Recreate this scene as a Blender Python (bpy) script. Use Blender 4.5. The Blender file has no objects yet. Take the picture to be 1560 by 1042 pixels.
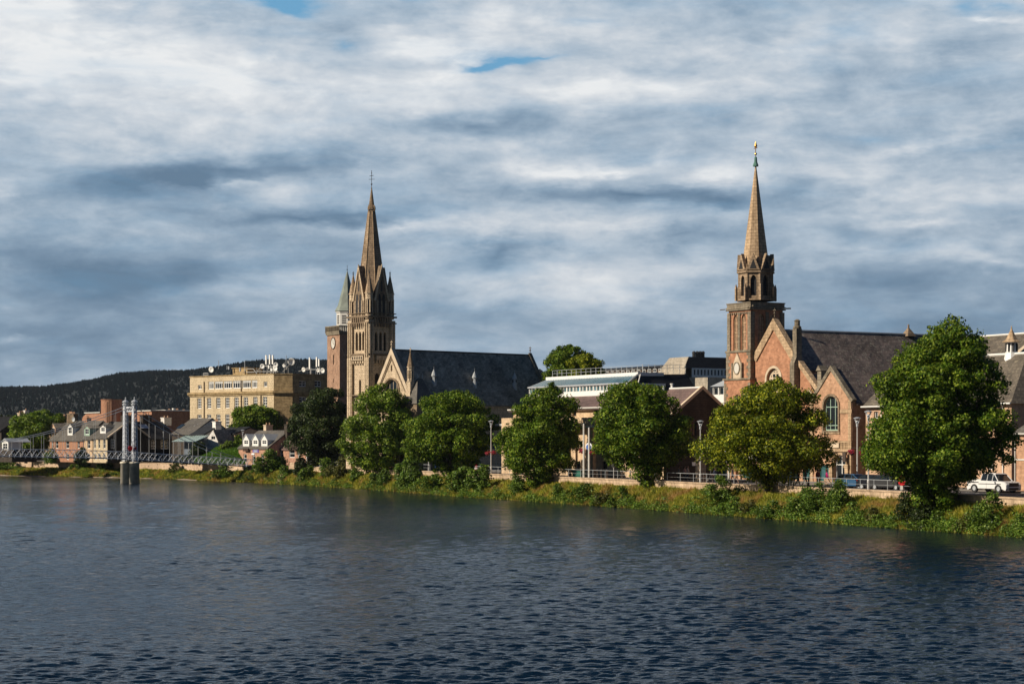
import bpy, bmesh, math, random
import numpy as np
from mathutils import Vector, Matrix
from mathutils.geometry import tessellate_polygon
random.seed(7); RNG = np.random.default_rng(11)
SC = bpy.context.scene; COL = SC.collection
R = math.radians; PI = math.pi
CAMZ, FOC, HY, ST = 7.9, 3000.0, 668.0, 2.97     # eye height over the water, focal length in px, horizon row, street level

def W(px, D): return ((px - 780) * D / FOC, D)
def Z(py, D): return CAMZ + (HY - py) * D / FOC

# ---------------------------------------------------------------- mesh collecting
class MB:
    def __init__(s): s.v = []; s.f = []; s.m = []
    def face(s, pts, m=0):
        i = len(s.v); s.v += [tuple(p) for p in pts]; s.f.append(tuple(range(i, i + len(pts)))); s.m.append(m)
    def solid(s, vs, fs, m=0):
        i = len(s.v); s.v += [tuple(p) for p in vs]
        for f in fs: s.f.append(tuple(i + k for k in f)); s.m.append(m)
    def box(s, x0, x1, y0, y1, z0, z1, m=0):
        s.solid([(x0,y0,z0),(x1,y0,z0),(x1,y1,z0),(x0,y1,z0),(x0,y0,z1),(x1,y0,z1),(x1,y1,z1),(x0,y1,z1)],
                [(3,2,1,0),(4,5,6,7),(0,1,5,4),(1,2,6,5),(2,3,7,6),(3,0,4,7)], m)
    def prism(s, poly, axis, a, b, m=0):
        n = len(poly)
        if axis == 'x': P = lambda p, t: (t, p[0], p[1])
        elif axis == 'y': P = lambda p, t: (p[0], t, p[1])
        else: P = lambda p, t: (p[0], p[1], t)
        vs = [P(p, a) for p in poly] + [P(p, b) for p in poly]
        tris = tessellate_polygon([[Vector((p[0], p[1], 0)) for p in poly]])
        fs = [tuple(t) for t in tris] + [tuple(n + k for k in reversed(t)) for t in tris]
        fs += [(i, (i+1) % n, n + (i+1) % n, n + i) for i in range(n)]
        s.solid(vs, fs, m)
    def lathe(s, cx, cy, prof, n=8, rot=None, m=0, sx=1, sy=1):
        rot = PI / n if rot is None else rot
        vs = []; fs = []
        for r, z in prof:
            for k in range(n):
                a = rot + 2 * PI * k / n
                vs.append((cx + r * sx * math.cos(a), cy + r * sy * math.sin(a), z))
        for j in range(len(prof) - 1):
            for k in range(n):
                k2 = (k + 1) % n
                fs.append((j*n + k, j*n + k2, (j+1)*n + k2, (j+1)*n + k))
        fs.append(tuple(reversed(range(n)))); fs.append(tuple(range((len(prof)-1)*n, len(prof)*n)))
        s.solid(vs, fs, m)
    def tube(s, p0, p1, r0, r1=None, n=6, m=0):
        r1 = r0 if r1 is None else r1
        p0 = Vector(p0); p1 = Vector(p1); d = (p1 - p0)
        if d.length < 1e-6: return
        d.normalize(); u = d.cross(Vector((0,0,1)) if abs(d.z) < .9 else Vector((1,0,0))).normalized(); w = d.cross(u)
        vs = [p0 + (u*math.cos(2*PI*k/n) + w*math.sin(2*PI*k/n))*r0 for k in range(n)]
        vs += [p1 + (u*math.cos(2*PI*k/n) + w*math.sin(2*PI*k/n))*r1 for k in range(n)]
        s.solid(vs, [(k, (k+1) % n, n + (k+1) % n, n + k) for k in range(n)] + [tuple(reversed(range(n))), tuple(range(n, 2*n))], m)
    def path(s, pts, r, n=5, m=0):
        for a, b in zip(pts[:-1], pts[1:]): s.tube(a, b, r, r, n, m)
    def ball(s, c, r, n=8, m=0, sz=1):
        s.lathe(c[0], c[1], [(r*math.sin(PI*(j+.02)/n*.999), c[2] - r*sz*math.cos(PI*j/n)) for j in range(n+1)], n, 0, m)
    def build(s, name, mats, parent=None, smooth=False, fix=True):
        me = bpy.data.meshes.new(name); me.from_pydata(s.v, [], s.f)
        for mt in (mats if isinstance(mats, (list, tuple)) else [mats]): me.materials.append(mt)
        if len(me.materials) > 1: me.polygons.foreach_set('material_index', s.m)
        if fix:
            bm = bmesh.new(); bm.from_mesh(me); bmesh.ops.recalc_face_normals(bm, faces=bm.faces); bm.to_mesh(me); bm.free()
        if smooth: me.polygons.foreach_set('use_smooth', [True] * len(me.polygons))
        me.update()
        o = bpy.data.objects.new(name, me); COL.objects.link(o); o.parent = parent
        return o

def tag(o, label=None, cat=None, group=None, kind=None):
    for k, v in (('label', label), ('category', cat), ('group', group), ('kind', kind)):
        if v: o[k] = v
    return o
def empty(name, loc, rz=0, label=None, cat=None, group=None):
    o = bpy.data.objects.new(name, None); COL.objects.link(o); o.location = loc; o.rotation_euler = (0, 0, rz)
    o.empty_display_size = .5
    return tag(o, label, cat, group)
def copy_tree(src, loc=None, rz=None, label=None, parent=None, scale=None):
    c = src.copy(); COL.objects.link(c); c.parent = parent
    for ch in list(src.children): copy_tree(ch, parent=c)
    if loc is not None: c.location = loc
    if rz is not None: c.rotation_euler = (0, 0, rz)
    if label: c['label'] = label
    if scale: c.scale = scale
    return c

class Fr:
    """a building's frame: x runs along the front (left to right), y inland, a = bearing of y from +Y in degrees"""
    def __init__(s, px, D, a, z=0.0):
        s.o = W(px, D); s.a = R(a); s.q = (math.cos(s.a), -math.sin(s.a)); s.e = (math.sin(s.a), math.cos(s.a)); s.zb = z
    def w(s, x, y): return (s.o[0] + x*s.q[0] + y*s.e[0], s.o[1] + x*s.q[1] + y*s.e[1])
    def x(s, px, y=0.0):
        t = (px - 780) / FOC; return (t*(s.o[1] + y*s.e[1]) - s.o[0] - y*s.e[0]) / (s.q[0] - t*s.q[1])
    def y(s, px, x=0.0):
        t = (px - 780) / FOC; return (t*(s.o[1] + x*s.q[1]) - s.o[0] - x*s.q[0]) / (s.e[0] - t*s.e[1])
    def z(s, py, x=0.0, y=0.0): return CAMZ + (HY - py) * s.w(x, y)[1] / FOC
    def empty(s, name, label, cat, group=None): return empty(name, (s.o[0], s.o[1], 0), -s.a, label, cat, group)

# ---------------------------------------------------------------- facades
def front(y): return lambda s, z, d: (s, y + d, z)            # a wall facing -y
def right(x): return lambda s, z, d: (x - d, s, z)            # a wall facing +x, s runs along y
def rect(s0, s1, z0, z1): return [(s0,z0),(s1,z0),(s1,z1),(s0,z1)]
def pointed(s0, s1, z0, zs, zt, n=5):
    c = (s0+s1)/2; L = [(s0,z0),(s1,z0)]
    for k in range(n+1):
        t = k/n; L.append((s1 + (c-s1)*(1-math.cos(t*PI/2))**.9, zs + (zt-zs)*math.sin(t*PI/2)**.95))
    for k in range(n-1, -1, -1):
        t = k/n; L.append((s0 + (c-s0)*(1-math.cos(t*PI/2))**.9, zs + (zt-zs)*math.sin(t*PI/2)**.95))
    return L
def rounded(s0, s1, z0, zs, zt=None, n=10):
    c = (s0+s1)/2; r = (s1-s0)/2; zt = zs + r if zt is None else zt; L = [(s0,z0),(s1,z0)]
    for k in range(n+1):
        t = PI*k/n; L.append((c + r*math.cos(t), zs + (zt-zs)*math.sin(t)))
    return L
def facade(mb, poly, holes, M, depth=.25, m=0):
    loops = [[Vector((p[0], p[1], 0)) for p in L] for L in [poly] + holes]
    flat = [p for L in loops for p in L]
    for t in tessellate_polygon(loops): mb.face([M(flat[i].x, flat[i].y, 0) for i in t], m)
    for h in holes:
        for i in range(len(h)):
            a, b = h[i], h[(i+1) % len(h)]
            mb.face([M(a[0],a[1],0), M(b[0],b[1],0), M(b[0],b[1],depth), M(a[0],a[1],depth)], m)
def slab(mb, poly, M, d0, d1, m=0):
    """a flat polygon with thickness between depths d0 (outer) and d1"""
    n = len(poly); vs = [M(p[0],p[1],d0) for p in poly] + [M(p[0],p[1],d1) for p in poly]
    tris = tessellate_polygon([[Vector((p[0],p[1],0)) for p in poly]])
    mb.solid(vs, [tuple(t) for t in tris] + [tuple(n+k for k in t) for t in tris] + [(i,(i+1)%n,n+(i+1)%n,n+i) for i in range(n)], m)
def ring(mb, poly, M, w, d0, d1, m=0, out=False):
    """a frame of width w following the outline (inside it, or outside when out)"""
    cx = sum(p[0] for p in poly)/len(poly); cz = (min(p[1] for p in poly)+max(p[1] for p in poly))/2
    hw = (max(p[0] for p in poly)-min(p[0] for p in poly))/2; hh = (max(p[1] for p in poly)-min(p[1] for p in poly))/2
    sgn = 1 if out else -1
    q = [(cx+(p[0]-cx)*(hw+sgn*w)/hw, cz+(p[1]-cz)*(hh+sgn*w)/hh) for p in poly]
    n = len(poly)
    for i in range(n):
        j = (i+1) % n
        a, b, c, d = poly[i], poly[j], q[j], q[i]
        mb.solid([M(*a,d0),M(*b,d0),M(*c,d0),M(*d,d0),M(*a,d1),M(*b,d1),M(*c,d1),M(*d,d1)],
                 [(0,1,2,3),(4,5,6,7),(0,1,5,4),(2,3,7,6)], m)
def window(parent, M, outline, nx=2, nz=2, depth=.25, mats=None, fw=.08, name='window', zbar=None):
    mb = MB(); n = len(outline)
    slab(mb, outline, M, depth-.02, depth+.02, 1)
    ring(mb, outline, M, fw, depth-.09, depth-.021, 0)
    s0 = min(p[0] for p in outline); s1 = max(p[0] for p in outline); z0 = min(p[1] for p in outline); z1 = max(p[1] for p in outline)
    def top(s):   # outline height at s
        best = z0
        for i in range(n):
            a, b = outline[i], outline[(i+1) % n]
            if min(a[0],b[0]) <= s <= max(a[0],b[0]) and abs(a[0]-b[0]) > 1e-9:
                best = max(best, a[1] + (b[1]-a[1])*(s-a[0])/(b[0]-a[0]))
        return best
    bw = fw*.62
    for k in range(1, nx):
        s = s0 + (s1-s0)*k/nx; slab(mb, rect(s-bw/2, s+bw/2, z0, top(s)), M, depth-.075, depth-.021, 0)
    zs = [z0 + (z1-z0)*k/nz for k in range(1, nz)] if zbar is None else zbar
    for z in zs:
        xs = [s for s in np.linspace(s0, s1, 41) if top(s) >= z-1e-6]
        if len(xs) > 1: slab(mb, rect(xs[0], xs[-1], z-bw/2, z+bw/2), M, depth-.07, depth-.021, 0)
    return mb.build(name, mats or [M_['white'], M_['glass']], parent)

# ---------------------------------------------------------------- materials
M_ = {}
def nodes(name):
    m = bpy.data.materials.new(name); m.use_nodes = True; nt = m.node_tree; nt.nodes.clear()
    def N(t, **kw):
        n = nt.nodes.new(t)
        for k, v in kw.items():
            if k.startswith('_'): setattr(n, k[1:], v)
            else:
                k = int(k[1:]) if k[0] == 'i' and k[1:].isdigit() else k.replace('__', ' ')
                if isinstance(v, bpy.types.NodeSocket): nt.links.new(v, n.inputs[k])
                else: n.inputs[k].default_value = v
        return n
    return m, nt, N
def c4(c): return (c[0], c[1], c[2], 1)
def mix(N, f, a, b, blend='MIX'):
    n = N('ShaderNodeMix', _data_type='RGBA', _blend_type=blend)
    nt = n.id_data
    for i, v in ((0, f), (6, a), (7, b)):
        if isinstance(v, bpy.types.NodeSocket): nt.links.new(v, n.inputs[i])
        else: n.inputs[i].default_value = v if i == 0 else c4(v)
    return n.outputs[2]
def ramp(N, fac, stops, interp='LINEAR'):
    r = N('ShaderNodeValToRGB', Fac=fac); cr = r.color_ramp; cr.interpolation = interp
    while len(cr.elements) < len(stops): cr.elements.new(.5)
    for e, (p, c) in zip(cr.elements, stops):
        e.position = p; e.color = c4(c) if len(c) == 3 else c
    return r.outputs[0]
def g(v): return (v, v, v)
def plain(name, c, rough=.7, var=.12, metal=0, scale=1.5, spec=.5):
    m, nt, N = nodes(name)
    tc = N('ShaderNodeTexCoord'); no = N('ShaderNodeTexNoise', Vector=tc.outputs['Object'], Scale=scale, Detail=4.0)
    col = mix(N, 1.0, c, ramp(N, no.outputs['Fac'], [(.3, g(1-var)), (.7, g(1+var*.6))]), 'MULTIPLY')
    b = N('ShaderNodeBsdfPrincipled', Base__Color=col, Roughness=rough, Metallic=metal)
    b.inputs['Specular IOR Level'].default_value = spec
    N('ShaderNodeOutputMaterial', Surface=b.outputs[0]); M_[name] = m; return m
def masonry(name, c1, c2, mortar, bw=.6, bh=.3, stain=.35, stain_c=(.35,.32,.28), ms=.02, blotch=(1,1,1), rough=.9, bump=.3, streak=True):
    m, nt, N = nodes(name)
    tc = N('ShaderNodeTexCoord'); sp = N('ShaderNodeSeparateXYZ', Vector=tc.outputs['Object'])
    u = N('ShaderNodeMath', _operation='ADD', i0=sp.outputs[0], i1=sp.outputs[1])
    v = N('ShaderNodeCombineXYZ', X=u.outputs[0], Y=sp.outputs[2])
    br = N('ShaderNodeTexBrick', Vector=v.outputs[0], Color1=c4(c1), Color2=c4(c2), Mortar=c4(mortar), Scale=1.0)
    br.inputs['Mortar Size'].default_value = ms; br.inputs['Brick Width'].default_value = bw; br.inputs['Row Height'].default_value = bh
    br.inputs['Bias'].default_value = -.1
    n1 = N('ShaderNodeTexNoise', Vector=tc.outputs['Object'], Scale=2.6, Detail=5.0)
    c = mix(N, 1.0, br.outputs['Color'], ramp(N, n1.outputs['Fac'], [(.28, g(.72)), (.5, g(1)), (.75, g(1.22))]), 'MULTIPLY')
    sm = N('ShaderNodeMapping', Vector=v.outputs[0]); sm.inputs['Scale'].default_value = (.9, .12 if streak else .7, 1)
    n2 = N('ShaderNodeTexNoise', Vector=sm.outputs[0], Scale=1.0, Detail=6.0, Roughness=.65)
    c = mix(N, 1.0, c, ramp(N, n2.outputs['Fac'], [(.36, tuple(1-(1-k)*stain*1.9 for k in stain_c)), (.58, (1,1,1)), (.8, blotch)]), 'MULTIPLY')
    bp = N('ShaderNodeBump', Height=br.outputs['Fac'], Strength=bump, Distance=.03); bp.invert = True
    b = N('ShaderNodeBsdfPrincipled', Base__Color=c, Roughness=rough, Normal=bp.outputs[0])
    b.inputs['Specular IOR Level'].default_value = .25
    N('ShaderNodeOutputMaterial', Surface=b.outputs[0]); M_[name] = m; return m
def slate(name, c1, c2, lichen=.15, lc=(.3,.3,.22), big=(.7,1.2), rough=.65, bw=.5, bh=.36, spec=.3):
    m, nt, N = nodes(name)
    tc = N('ShaderNodeTexCoord'); sp = N('ShaderNodeSeparateXYZ', Vector=tc.outputs['Object'])
    u = N('ShaderNodeMath', _operation='ADD', i0=sp.outputs[0], i1=sp.outputs[1])
    v = N('ShaderNodeCombineXYZ', X=u.outputs[0], Y=sp.outputs[2])
    br = N('ShaderNodeTexBrick', Vector=v.outputs[0], Color1=c4(c1), Color2=c4(c2), Mortar=c4(tuple(k*.45 for k in c1)), Scale=1.0)
    br.inputs['Mortar Size'].default_value = .018; br.inputs['Brick Width'].default_value = bw; br.inputs['Row Height'].default_value = bh
    n1 = N('ShaderNodeTexNoise', Vector=tc.outputs['Object'], Scale=.35, Detail=6.0, Roughness=.6)
    c = mix(N, 1.0, br.outputs['Color'], ramp(N, n1.outputs['Fac'], [(.3, g(big[0])), (.7, g(big[1]))]), 'MULTIPLY')
    n2 = N('ShaderNodeTexNoise', Vector=tc.outputs['Object'], Scale=3.4, Detail=6.0, Roughness=.7)
    f = ramp(N, n2.outputs['Fac'], [(.54, g(0)), (.68, g(lichen*4 if lichen < .25 else 1))])
    c = mix(N, f, c, lc)
    n3 = N('ShaderNodeTexNoise', Vector=tc.outputs['Object'], Scale=2.2, Detail=5.0)
    rr = ramp(N, n3.outputs['Fac'], [(.3, g(max(0, rough-.12))), (.7, g(rough+.2))])
    bp = N('ShaderNodeBump', Height=br.outputs['Fac'], Strength=.35, Distance=.03); bp.invert = True
    b = N('ShaderNodeBsdfPrincipled', Base__Color=c, Roughness=rr, Normal=bp.outputs[0])
    b.inputs['Specular IOR Level'].default_value = spec
    N('ShaderNodeOutputMaterial', Surface=b.outputs[0]); M_[name] = m; return m
def leafmat(name, cols, trans=.25, big=(.6, 1.35), spec=.25, patch=None, rough=.5):
    m, nt, N = nodes(name)
    ge = N('ShaderNodeNewGeometry'); tc = N('ShaderNodeTexCoord')
    c = ramp(N, ge.outputs['Random Per Island'], [(i/(len(cols)-1), k) for i, k in enumerate(cols)])
    n1 = N('ShaderNodeTexNoise', Vector=tc.outputs['Object'], Scale=.55, Detail=4.0)
    c = mix(N, 1.0, c, ramp(N, n1.outputs['Fac'], [(.32, g(big[0])), (.68, g(big[1]))]), 'MULTIPLY')
    if patch:
        n2 = N('ShaderNodeTexNoise', Vector=tc.outputs['Object'], Scale=patch[1], Detail=3.0, Roughness=.6)
        c = mix(N, ramp(N, n2.outputs['Fac'], [(patch[2], g(0)), (patch[3], g(1))]), c,
                mix(N, ge.outputs['Random Per Island'], patch[0], tuple(k*.62 for k in patch[0])))
    b = N('ShaderNodeBsdfPrincipled', Base__Color=c, Roughness=rough)
    b.inputs['Specular IOR Level'].default_value = spec
    t = N('ShaderNodeBsdfTranslucent', Color=mix(N, 1.0, c, (1.25, 1.3, .55), 'MULTIPLY'))
    mx = N('ShaderNodeMixShader', Fac=trans, i1=b.outputs[0], i2=t.outputs[0])
    N('ShaderNodeOutputMaterial', Surface=mx.outputs[0]); M_[name] = m; return m

masonry('buff', (.68,.545,.385), (.57,.45,.31), (.28,.22,.15), .55, .28, .22)
masonry('buff_dark', (.30,.225,.15), (.22,.165,.11), (.12,.09,.07), .55, .28, .3)
masonry('spire_stone', (.42,.31,.205), (.30,.225,.15), (.15,.10,.07), .7, .35, .35)
masonry('spire_tan', (.54,.395,.25), (.44,.315,.20), (.22,.15,.09), .8, .4, .3)
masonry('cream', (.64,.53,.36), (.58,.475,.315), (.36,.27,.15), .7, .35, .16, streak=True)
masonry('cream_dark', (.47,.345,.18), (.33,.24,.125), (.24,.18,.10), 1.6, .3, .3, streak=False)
masonry('rubble_pink', (.46,.27,.18), (.36,.22,.15), (.30,.22,.16), .38, .22, .25, ms=.03, streak=False)
masonry('red_stone', (.50,.245,.145), (.40,.19,.11), (.40,.24,.15), .5, .16, .2, ms=.016, streak=False)
masonry('orange_stone', (.56,.335,.21), (.46,.26,.16), (.44,.29,.19), .42, .24, .2, ms=.02, streak=False)
masonry('grey_stone', (.30,.255,.19), (.22,.19,.14), (.15,.13,.1), .6, .35, .35, blotch=(1.2,1.15,.8))
masonry('quay_stone', (.60,.45,.31), (.50,.37,.25), (.30,.23,.16), 1.1, .42, .3)
masonry('quay_pink', (.64,.48,.34), (.55,.405,.285), (.30,.22,.16), .8, .36, .25)
masonry('brick_orange', (.42,.205,.125), (.34,.165,.10), (.38,.25,.17), .3, .12, .15, ms=.012)
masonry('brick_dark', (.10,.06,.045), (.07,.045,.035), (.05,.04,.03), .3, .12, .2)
masonry('dark_and_shaded_stone', (.075,.06,.048), (.05,.042,.035), (.035,.03,.025), .5, .26, .2)  # near-black stone; on walls turned from the sun it carries their shade
masonry('pub_stone', (.52,.28,.19), (.44,.235,.16), (.42,.28,.2), .34, .2, .2, ms=.025, streak=False)
masonry('harl', (.62,.46,.30), (.58,.43,.28), (.58,.43,.28), 2.4, 1.2, .2, ms=.004)
masonry('harl_pink', (.60,.40,.27), (.55,.37,.25), (.5,.34,.23), .5, .22, .2, ms=.01)
masonry('white_wall', (.78,.76,.72), (.74,.72,.68), (.7,.68,.64), 2.0, 1.0, .12, ms=.003)
masonry('concrete', (.46,.41,.33), (.38,.34,.28), (.25,.22,.18), .4, .25, .2)
slate('slate_dark', (.30,.265,.21), (.14,.125,.105), .24, (.34,.33,.27), (.5,1.7))
slate('slate_brown', (.18,.14,.12), (.085,.07,.066), .24, (.36,.35,.27), (.5,1.6))
slate('slate_lit', (.16,.135,.105), (.11,.095,.075), .2, (.30,.26,.18), (.65,1.3))
slate('slate_grey', (.13,.12,.105), (.09,.083,.075), .15, (.24,.22,.17), (.7,1.25))
slate('slate_purple', (.19,.125,.11), (.14,.095,.085), .1, (.3,.24,.2), (.75,1.2))
slate('slate_black', (.025,.027,.032), (.018,.02,.024), .03, (.06,.06,.06))
plain('copper_green', (.20,.235,.20), .6, .3, scale=.9); plain('copper_bright', (.09,.22,.18), .5, .2)
plain('lead', (.42,.45,.47), .55, .15); plain('gold', (.55,.30,.07), .35, .1, metal=.6)
plain('white', (.78,.78,.75), .5, .05); plain('offwhite', (.62,.61,.57), .6, .1); plain('steel', (.50,.53,.56), .45, .1, metal=.3)
plain('bridge_paint', (.62,.66,.72), .5, .15); plain('bridge_dark', (.14,.17,.21), .5, .15)
plain('galv', (.55,.55,.54), .45, .1, metal=.3); plain('iron', (.03,.03,.032), .5, .1)
plain('dark', (.012,.012,.014), .6, .1); plain('door_green', (.03,.13,.10), .4, .1); plain('timber_dark', (.06,.04,.03), .7, .2)
plain('trim_stone', (.58,.47,.34), .85, .2); plain('red_paint', (.65,.02,.03), .4, .1); plain('blue_sign', (.03,.12,.45), .4, .1)
plain('sign_white', (.85,.86,.88), .5, .03); plain('sign_pale', (.55,.68,.62), .5, .03); plain('turq', (.03,.30,.33), .5, .05)
plain('green_light', (.32,.45,.36), .5, .1); plain('clock', (.62,.60,.54), .5, .03); plain('pot', (.45,.28,.18), .8, .2)
plain('violet_sign', (.16,.10,.38), .5, .05); plain('asphalt', (.055,.054,.055), .9, .2); plain('paving', (.17,.155,.135), .9, .2, scale=.6)
plain('line_white', (.7,.7,.68), .7, .1); plain('kerb', (.38,.35,.31), .85, .15); plain('bark', (.055,.04,.028), .9, .4, scale=4)
plain('pier_stone', (.66,.61,.50), .85, .3, scale=1.2); plain('pier_dark', (.30,.27,.21), .85, .4, scale=1.5)
plain('lichen', (.48,.38,.06), .9, .3)
for nm, c, r, sp in (('glass', (.015,.02,.025), .08, .6), ('glass_blue', (.05,.17,.23), .2, .5), ('glass_teal', (.05,.12,.14), .2, .6)):
    m, nt, N = nodes(nm); tc = N('ShaderNodeTexCoord')
    no = N('ShaderNodeTexNoise', Vector=tc.outputs['Object'], Scale=.8, Detail=1.0)
    b = N('ShaderNodeBsdfPrincipled', Base__Color=mix(N, no.outputs['Fac'], tuple(k*.6 for k in c), tuple(k*1.5 for k in c)), Roughness=r)
    b.inputs['Specular IOR Level'].default_value = sp
    N('ShaderNodeOutputMaterial', Surface=b.outputs[0]); M_[nm] = m
leafmat('leaf_main', [(.020,.058,.005), (.085,.155,.010), (.25,.315,.032)], spec=.15)
leafmat('leaf_dark', [(.014,.03,.007), (.03,.055,.01), (.07,.09,.02)], trans=.15)
leafmat('leaf_bright', [(.04,.09,.008), (.12,.20,.014), (.27,.34,.032)])
leafmat('leaf_yellow', [(.035,.07,.006), (.14,.18,.010), (.38,.38,.025)], spec=.15)
leafmat('leaf_shrub', [(.03,.075,.008), (.09,.17,.016), (.24,.33,.05)], trans=.2)
leafmat('leaf_olive', [(.05,.065,.012), (.10,.11,.025), (.18,.17,.04)], trans=.2)
leafmat('grass_blade', [(.08,.13,.012), (.26,.27,.03), (.50,.42,.08)], trans=.3, big=(.6,1.4), patch=((.46,.29,.10), .30, .52, .66))
leafmat('lawn_blade', [(.07,.16,.012), (.10,.21,.018), (.13,.25,.03)], trans=.3, big=(.9,1.1))
leafmat('flowers', [(.45,.02,.05), (.55,.05,.14), (.30,.02,.04), (.10,.14,.03)], trans=.3, big=(.9,1.1))
leafmat('conifer', [(.003,.0065,.0085), (.0035,.0075,.009), (.005,.0095,.0105)], trans=0, big=(.85,1.1), spec=0, rough=1)  # very dark: the hill's cloud shadow is put into this colour
# ================================================================ camera, sun, sky
cam = bpy.data.cameras.new('camera'); co = bpy.data.objects.new('camera', cam); COL.objects.link(co); SC.camera = co
co.location = (0, 0, CAMZ); co.rotation_euler = (PI/2, 0, 0)
cam.sensor_width = 36; cam.lens = FOC/1560*36; cam.shift_y = (HY-521)/1560; cam.clip_start = 1; cam.clip_end = 20000
SAZ, SEL = 19, 31
sd = Vector((-math.cos(R(SAZ))*math.cos(R(SEL)), -math.sin(R(SAZ))*math.cos(R(SEL)), math.sin(R(SEL))))
sl = bpy.data.lights.new('sun', 'SUN'); sl.energy = 5.0; sl.angle = R(.5); sl.color = (1, .87, .70)
so = bpy.data.objects.new('sun', sl); COL.objects.link(so); so.rotation_euler = (-sd).to_track_quat('-Z', 'Y').to_euler(); so.location = (-60, -40, 120)
SC.view_settings.view_transform = 'Standard'; SC.view_settings.look = 'None'; SC.view_settings.exposure = .15; SC.view_settings.gamma = 1
SC.view_settings.use_curve_mapping = False
SC.cycles.max_bounces = 5; SC.cycles.transparent_max_bounces = 6; SC.cycles.diffuse_bounces = 2; SC.cycles.glossy_bounces = 3
SC.cycles.use_denoising = True

def make_world():
    w = bpy.data.worlds.new('World'); SC.world = w; w.use_nodes = True; nt = w.node_tree; nt.nodes.clear()
    def N(t, **kw):
        n = nt.nodes.new(t)
        for k, v in kw.items():
            if k.startswith('_'): setattr(n, k[1:], v)
            else:
                k = int(k[1:]) if k[0] == 'i' and k[1:].isdigit() else k.replace('__', ' ')
                if isinstance(v, bpy.types.NodeSocket): nt.links.new(v, n.inputs[k])
                else: n.inputs[k].default_value = v
        return n
    def M(op, a, b=0.0, c=None):
        n = N('ShaderNodeMath', _operation=op, i0=a, i1=b)
        if c is not None:
            if isinstance(c, bpy.types.NodeSocket): nt.links.new(c, n.inputs[2])
            else: n.inputs[2].default_value = c
        return n.outputs[0]
    tc = N('ShaderNodeTexCoord'); sp = N('ShaderNodeSeparateXYZ', Vector=tc.outputs['Generated'])
    az = M('ARCTAN2', sp.outputs[0], sp.outputs[1]); el = M('ARCSINE', sp.outputs[2])
    ael = M('ABSOLUTE', el)
    # clouds lie in a flat layer: they crowd towards the horizon
    P = N('ShaderNodeCombineXYZ', X=az, Y=ael)
    wn = N('ShaderNodeTexNoise', Vector=N('ShaderNodeVectorMath', _operation='MULTIPLY', i0=P.outputs[0], i1=(12, 34, 1)).outputs[0], Scale=1.0, Detail=5.0, Roughness=.6)
    ws = N('ShaderNodeVectorMath', _operation='SUBTRACT', i0=wn.outputs['Color'], i1=(.5, .5, .5))
    wm = N('ShaderNodeVectorMath', _operation='MULTIPLY', i0=ws.outputs[0], i1=(.085, .030, 0))
    PW = N('ShaderNodeVectorMath', _operation='ADD', i0=P.outputs[0], i1=wm.outputs[0]).outputs[0]
    def noise(sx, sy, off, det=7.0, rough=.58, rot=0.0, dist=0.0):
        mp = N('ShaderNodeMapping', Vector=P.outputs[0]); mp.inputs['Scale'].default_value = (sx, sy, 1); mp.inputs['Rotation'].default_value = (0, 0, rot); mp.inputs['Location'].default_value = (off, off*.7, off*.3)
        return N('ShaderNodeTexNoise', Vector=mp.outputs[0], Scale=1.0, Detail=det, Roughness=rough, Distortion=dist).outputs['Fac']
    def blob(px, py, rx, ry, rot=0.0):
        a, e = (px-780)/FOC, (HY-py)/FOC; rx /= FOC; ry /= FOC
        s0 = N('ShaderNodeVectorMath', _operation='SUBTRACT', i0=PW, i1=(a, e, 0))
        r = N('ShaderNodeVectorRotate', _rotation_type='Z_AXIS', Vector=s0.outputs[0]); r.inputs['Angle'].default_value = -rot
        sc = N('ShaderNodeVectorMath', _operation='MULTIPLY', i0=r.outputs[0], i1=(1/rx, 1/ry, 0))
        gt = N('ShaderNodeTexGradient', _gradient_type='QUADRATIC_SPHERE', Vector=sc.outputs[0])
        return gt.outputs['Fac']
    base = noise(8, 30, 1.3, 9.0, .62, .06, .2)       # broad wisps
    fine = noise(24, 60, 4.1, 7.0, .60, -.04, .3)     # ragged edges
    puff = noise(46, 66, 9.4, 6.0, .62, 0, .2)
    v = M('MULTIPLY_ADD', base, .95, .08)
    v = M('MULTIPLY_ADD', M('SUBTRACT', fine, .5), .70, v)
    v = M('MULTIPLY_ADD', M('SUBTRACT', puff, .5), .36, v)
    for px, py, rx, ry, rot, amp in SKY_BLOBS:
        v = M('MULTIPLY_ADD', blob(px, py, rx, ry, rot), amp*1.15, v)
    # brighter aloft, duller towards the horizon, as seen under a high layer
    v = M('ADD', v, M('MULTIPLY', M('SUBTRACT', M('MINIMUM', ael, .21), .10), .9))
    cloud = ramp(N, v, [(.0, (.115, .19, .28)), (.24, (.175, .26, .36)), (.44, (.26, .35, .45)), (.62, (.39, .47, .555)), (.80, (.565, .61, .66)), (1.0, (.76, .775, .785))], 'LINEAR')
    gap = noise(11, 60, 7.7, 6.0, .6, .1, .5)
    gv = M('MULTIPLY_ADD', gap, .9, -.25)
    for px, py, rx, ry, rot, amp in GAP_BLOBS:
        gv = M('MULTIPLY_ADD', blob(px, py, rx, ry, rot), amp, gv)
    gf = ramp(N, gv, [(.12, g(0)), (.95, g(1))], 'EASE')
    sky = N('ShaderNodeTexSky', _sky_type='NISHITA', _sun_disc=False, _sun_elevation=R(SEL), _sun_rotation=math.atan2(sd.x, sd.y), _altitude=0)
    sky.air_density = 1.0; sky.dust_density = .6; sky.ozone_density = 2.0
    skyc = N('ShaderNodeVectorMath', _operation='MULTIPLY', i0=sky.outputs[0], i1=(.075, .10, .115)).outputs[0]
    # sky overhead and to the sides, out of view, darkened to cut fill light
    side = ramp(N, M('MULTIPLY', M('ABSOLUTE', az), 1/PI), [(.16, g(0)), (.36, g(1))], 'EASE')
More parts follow.
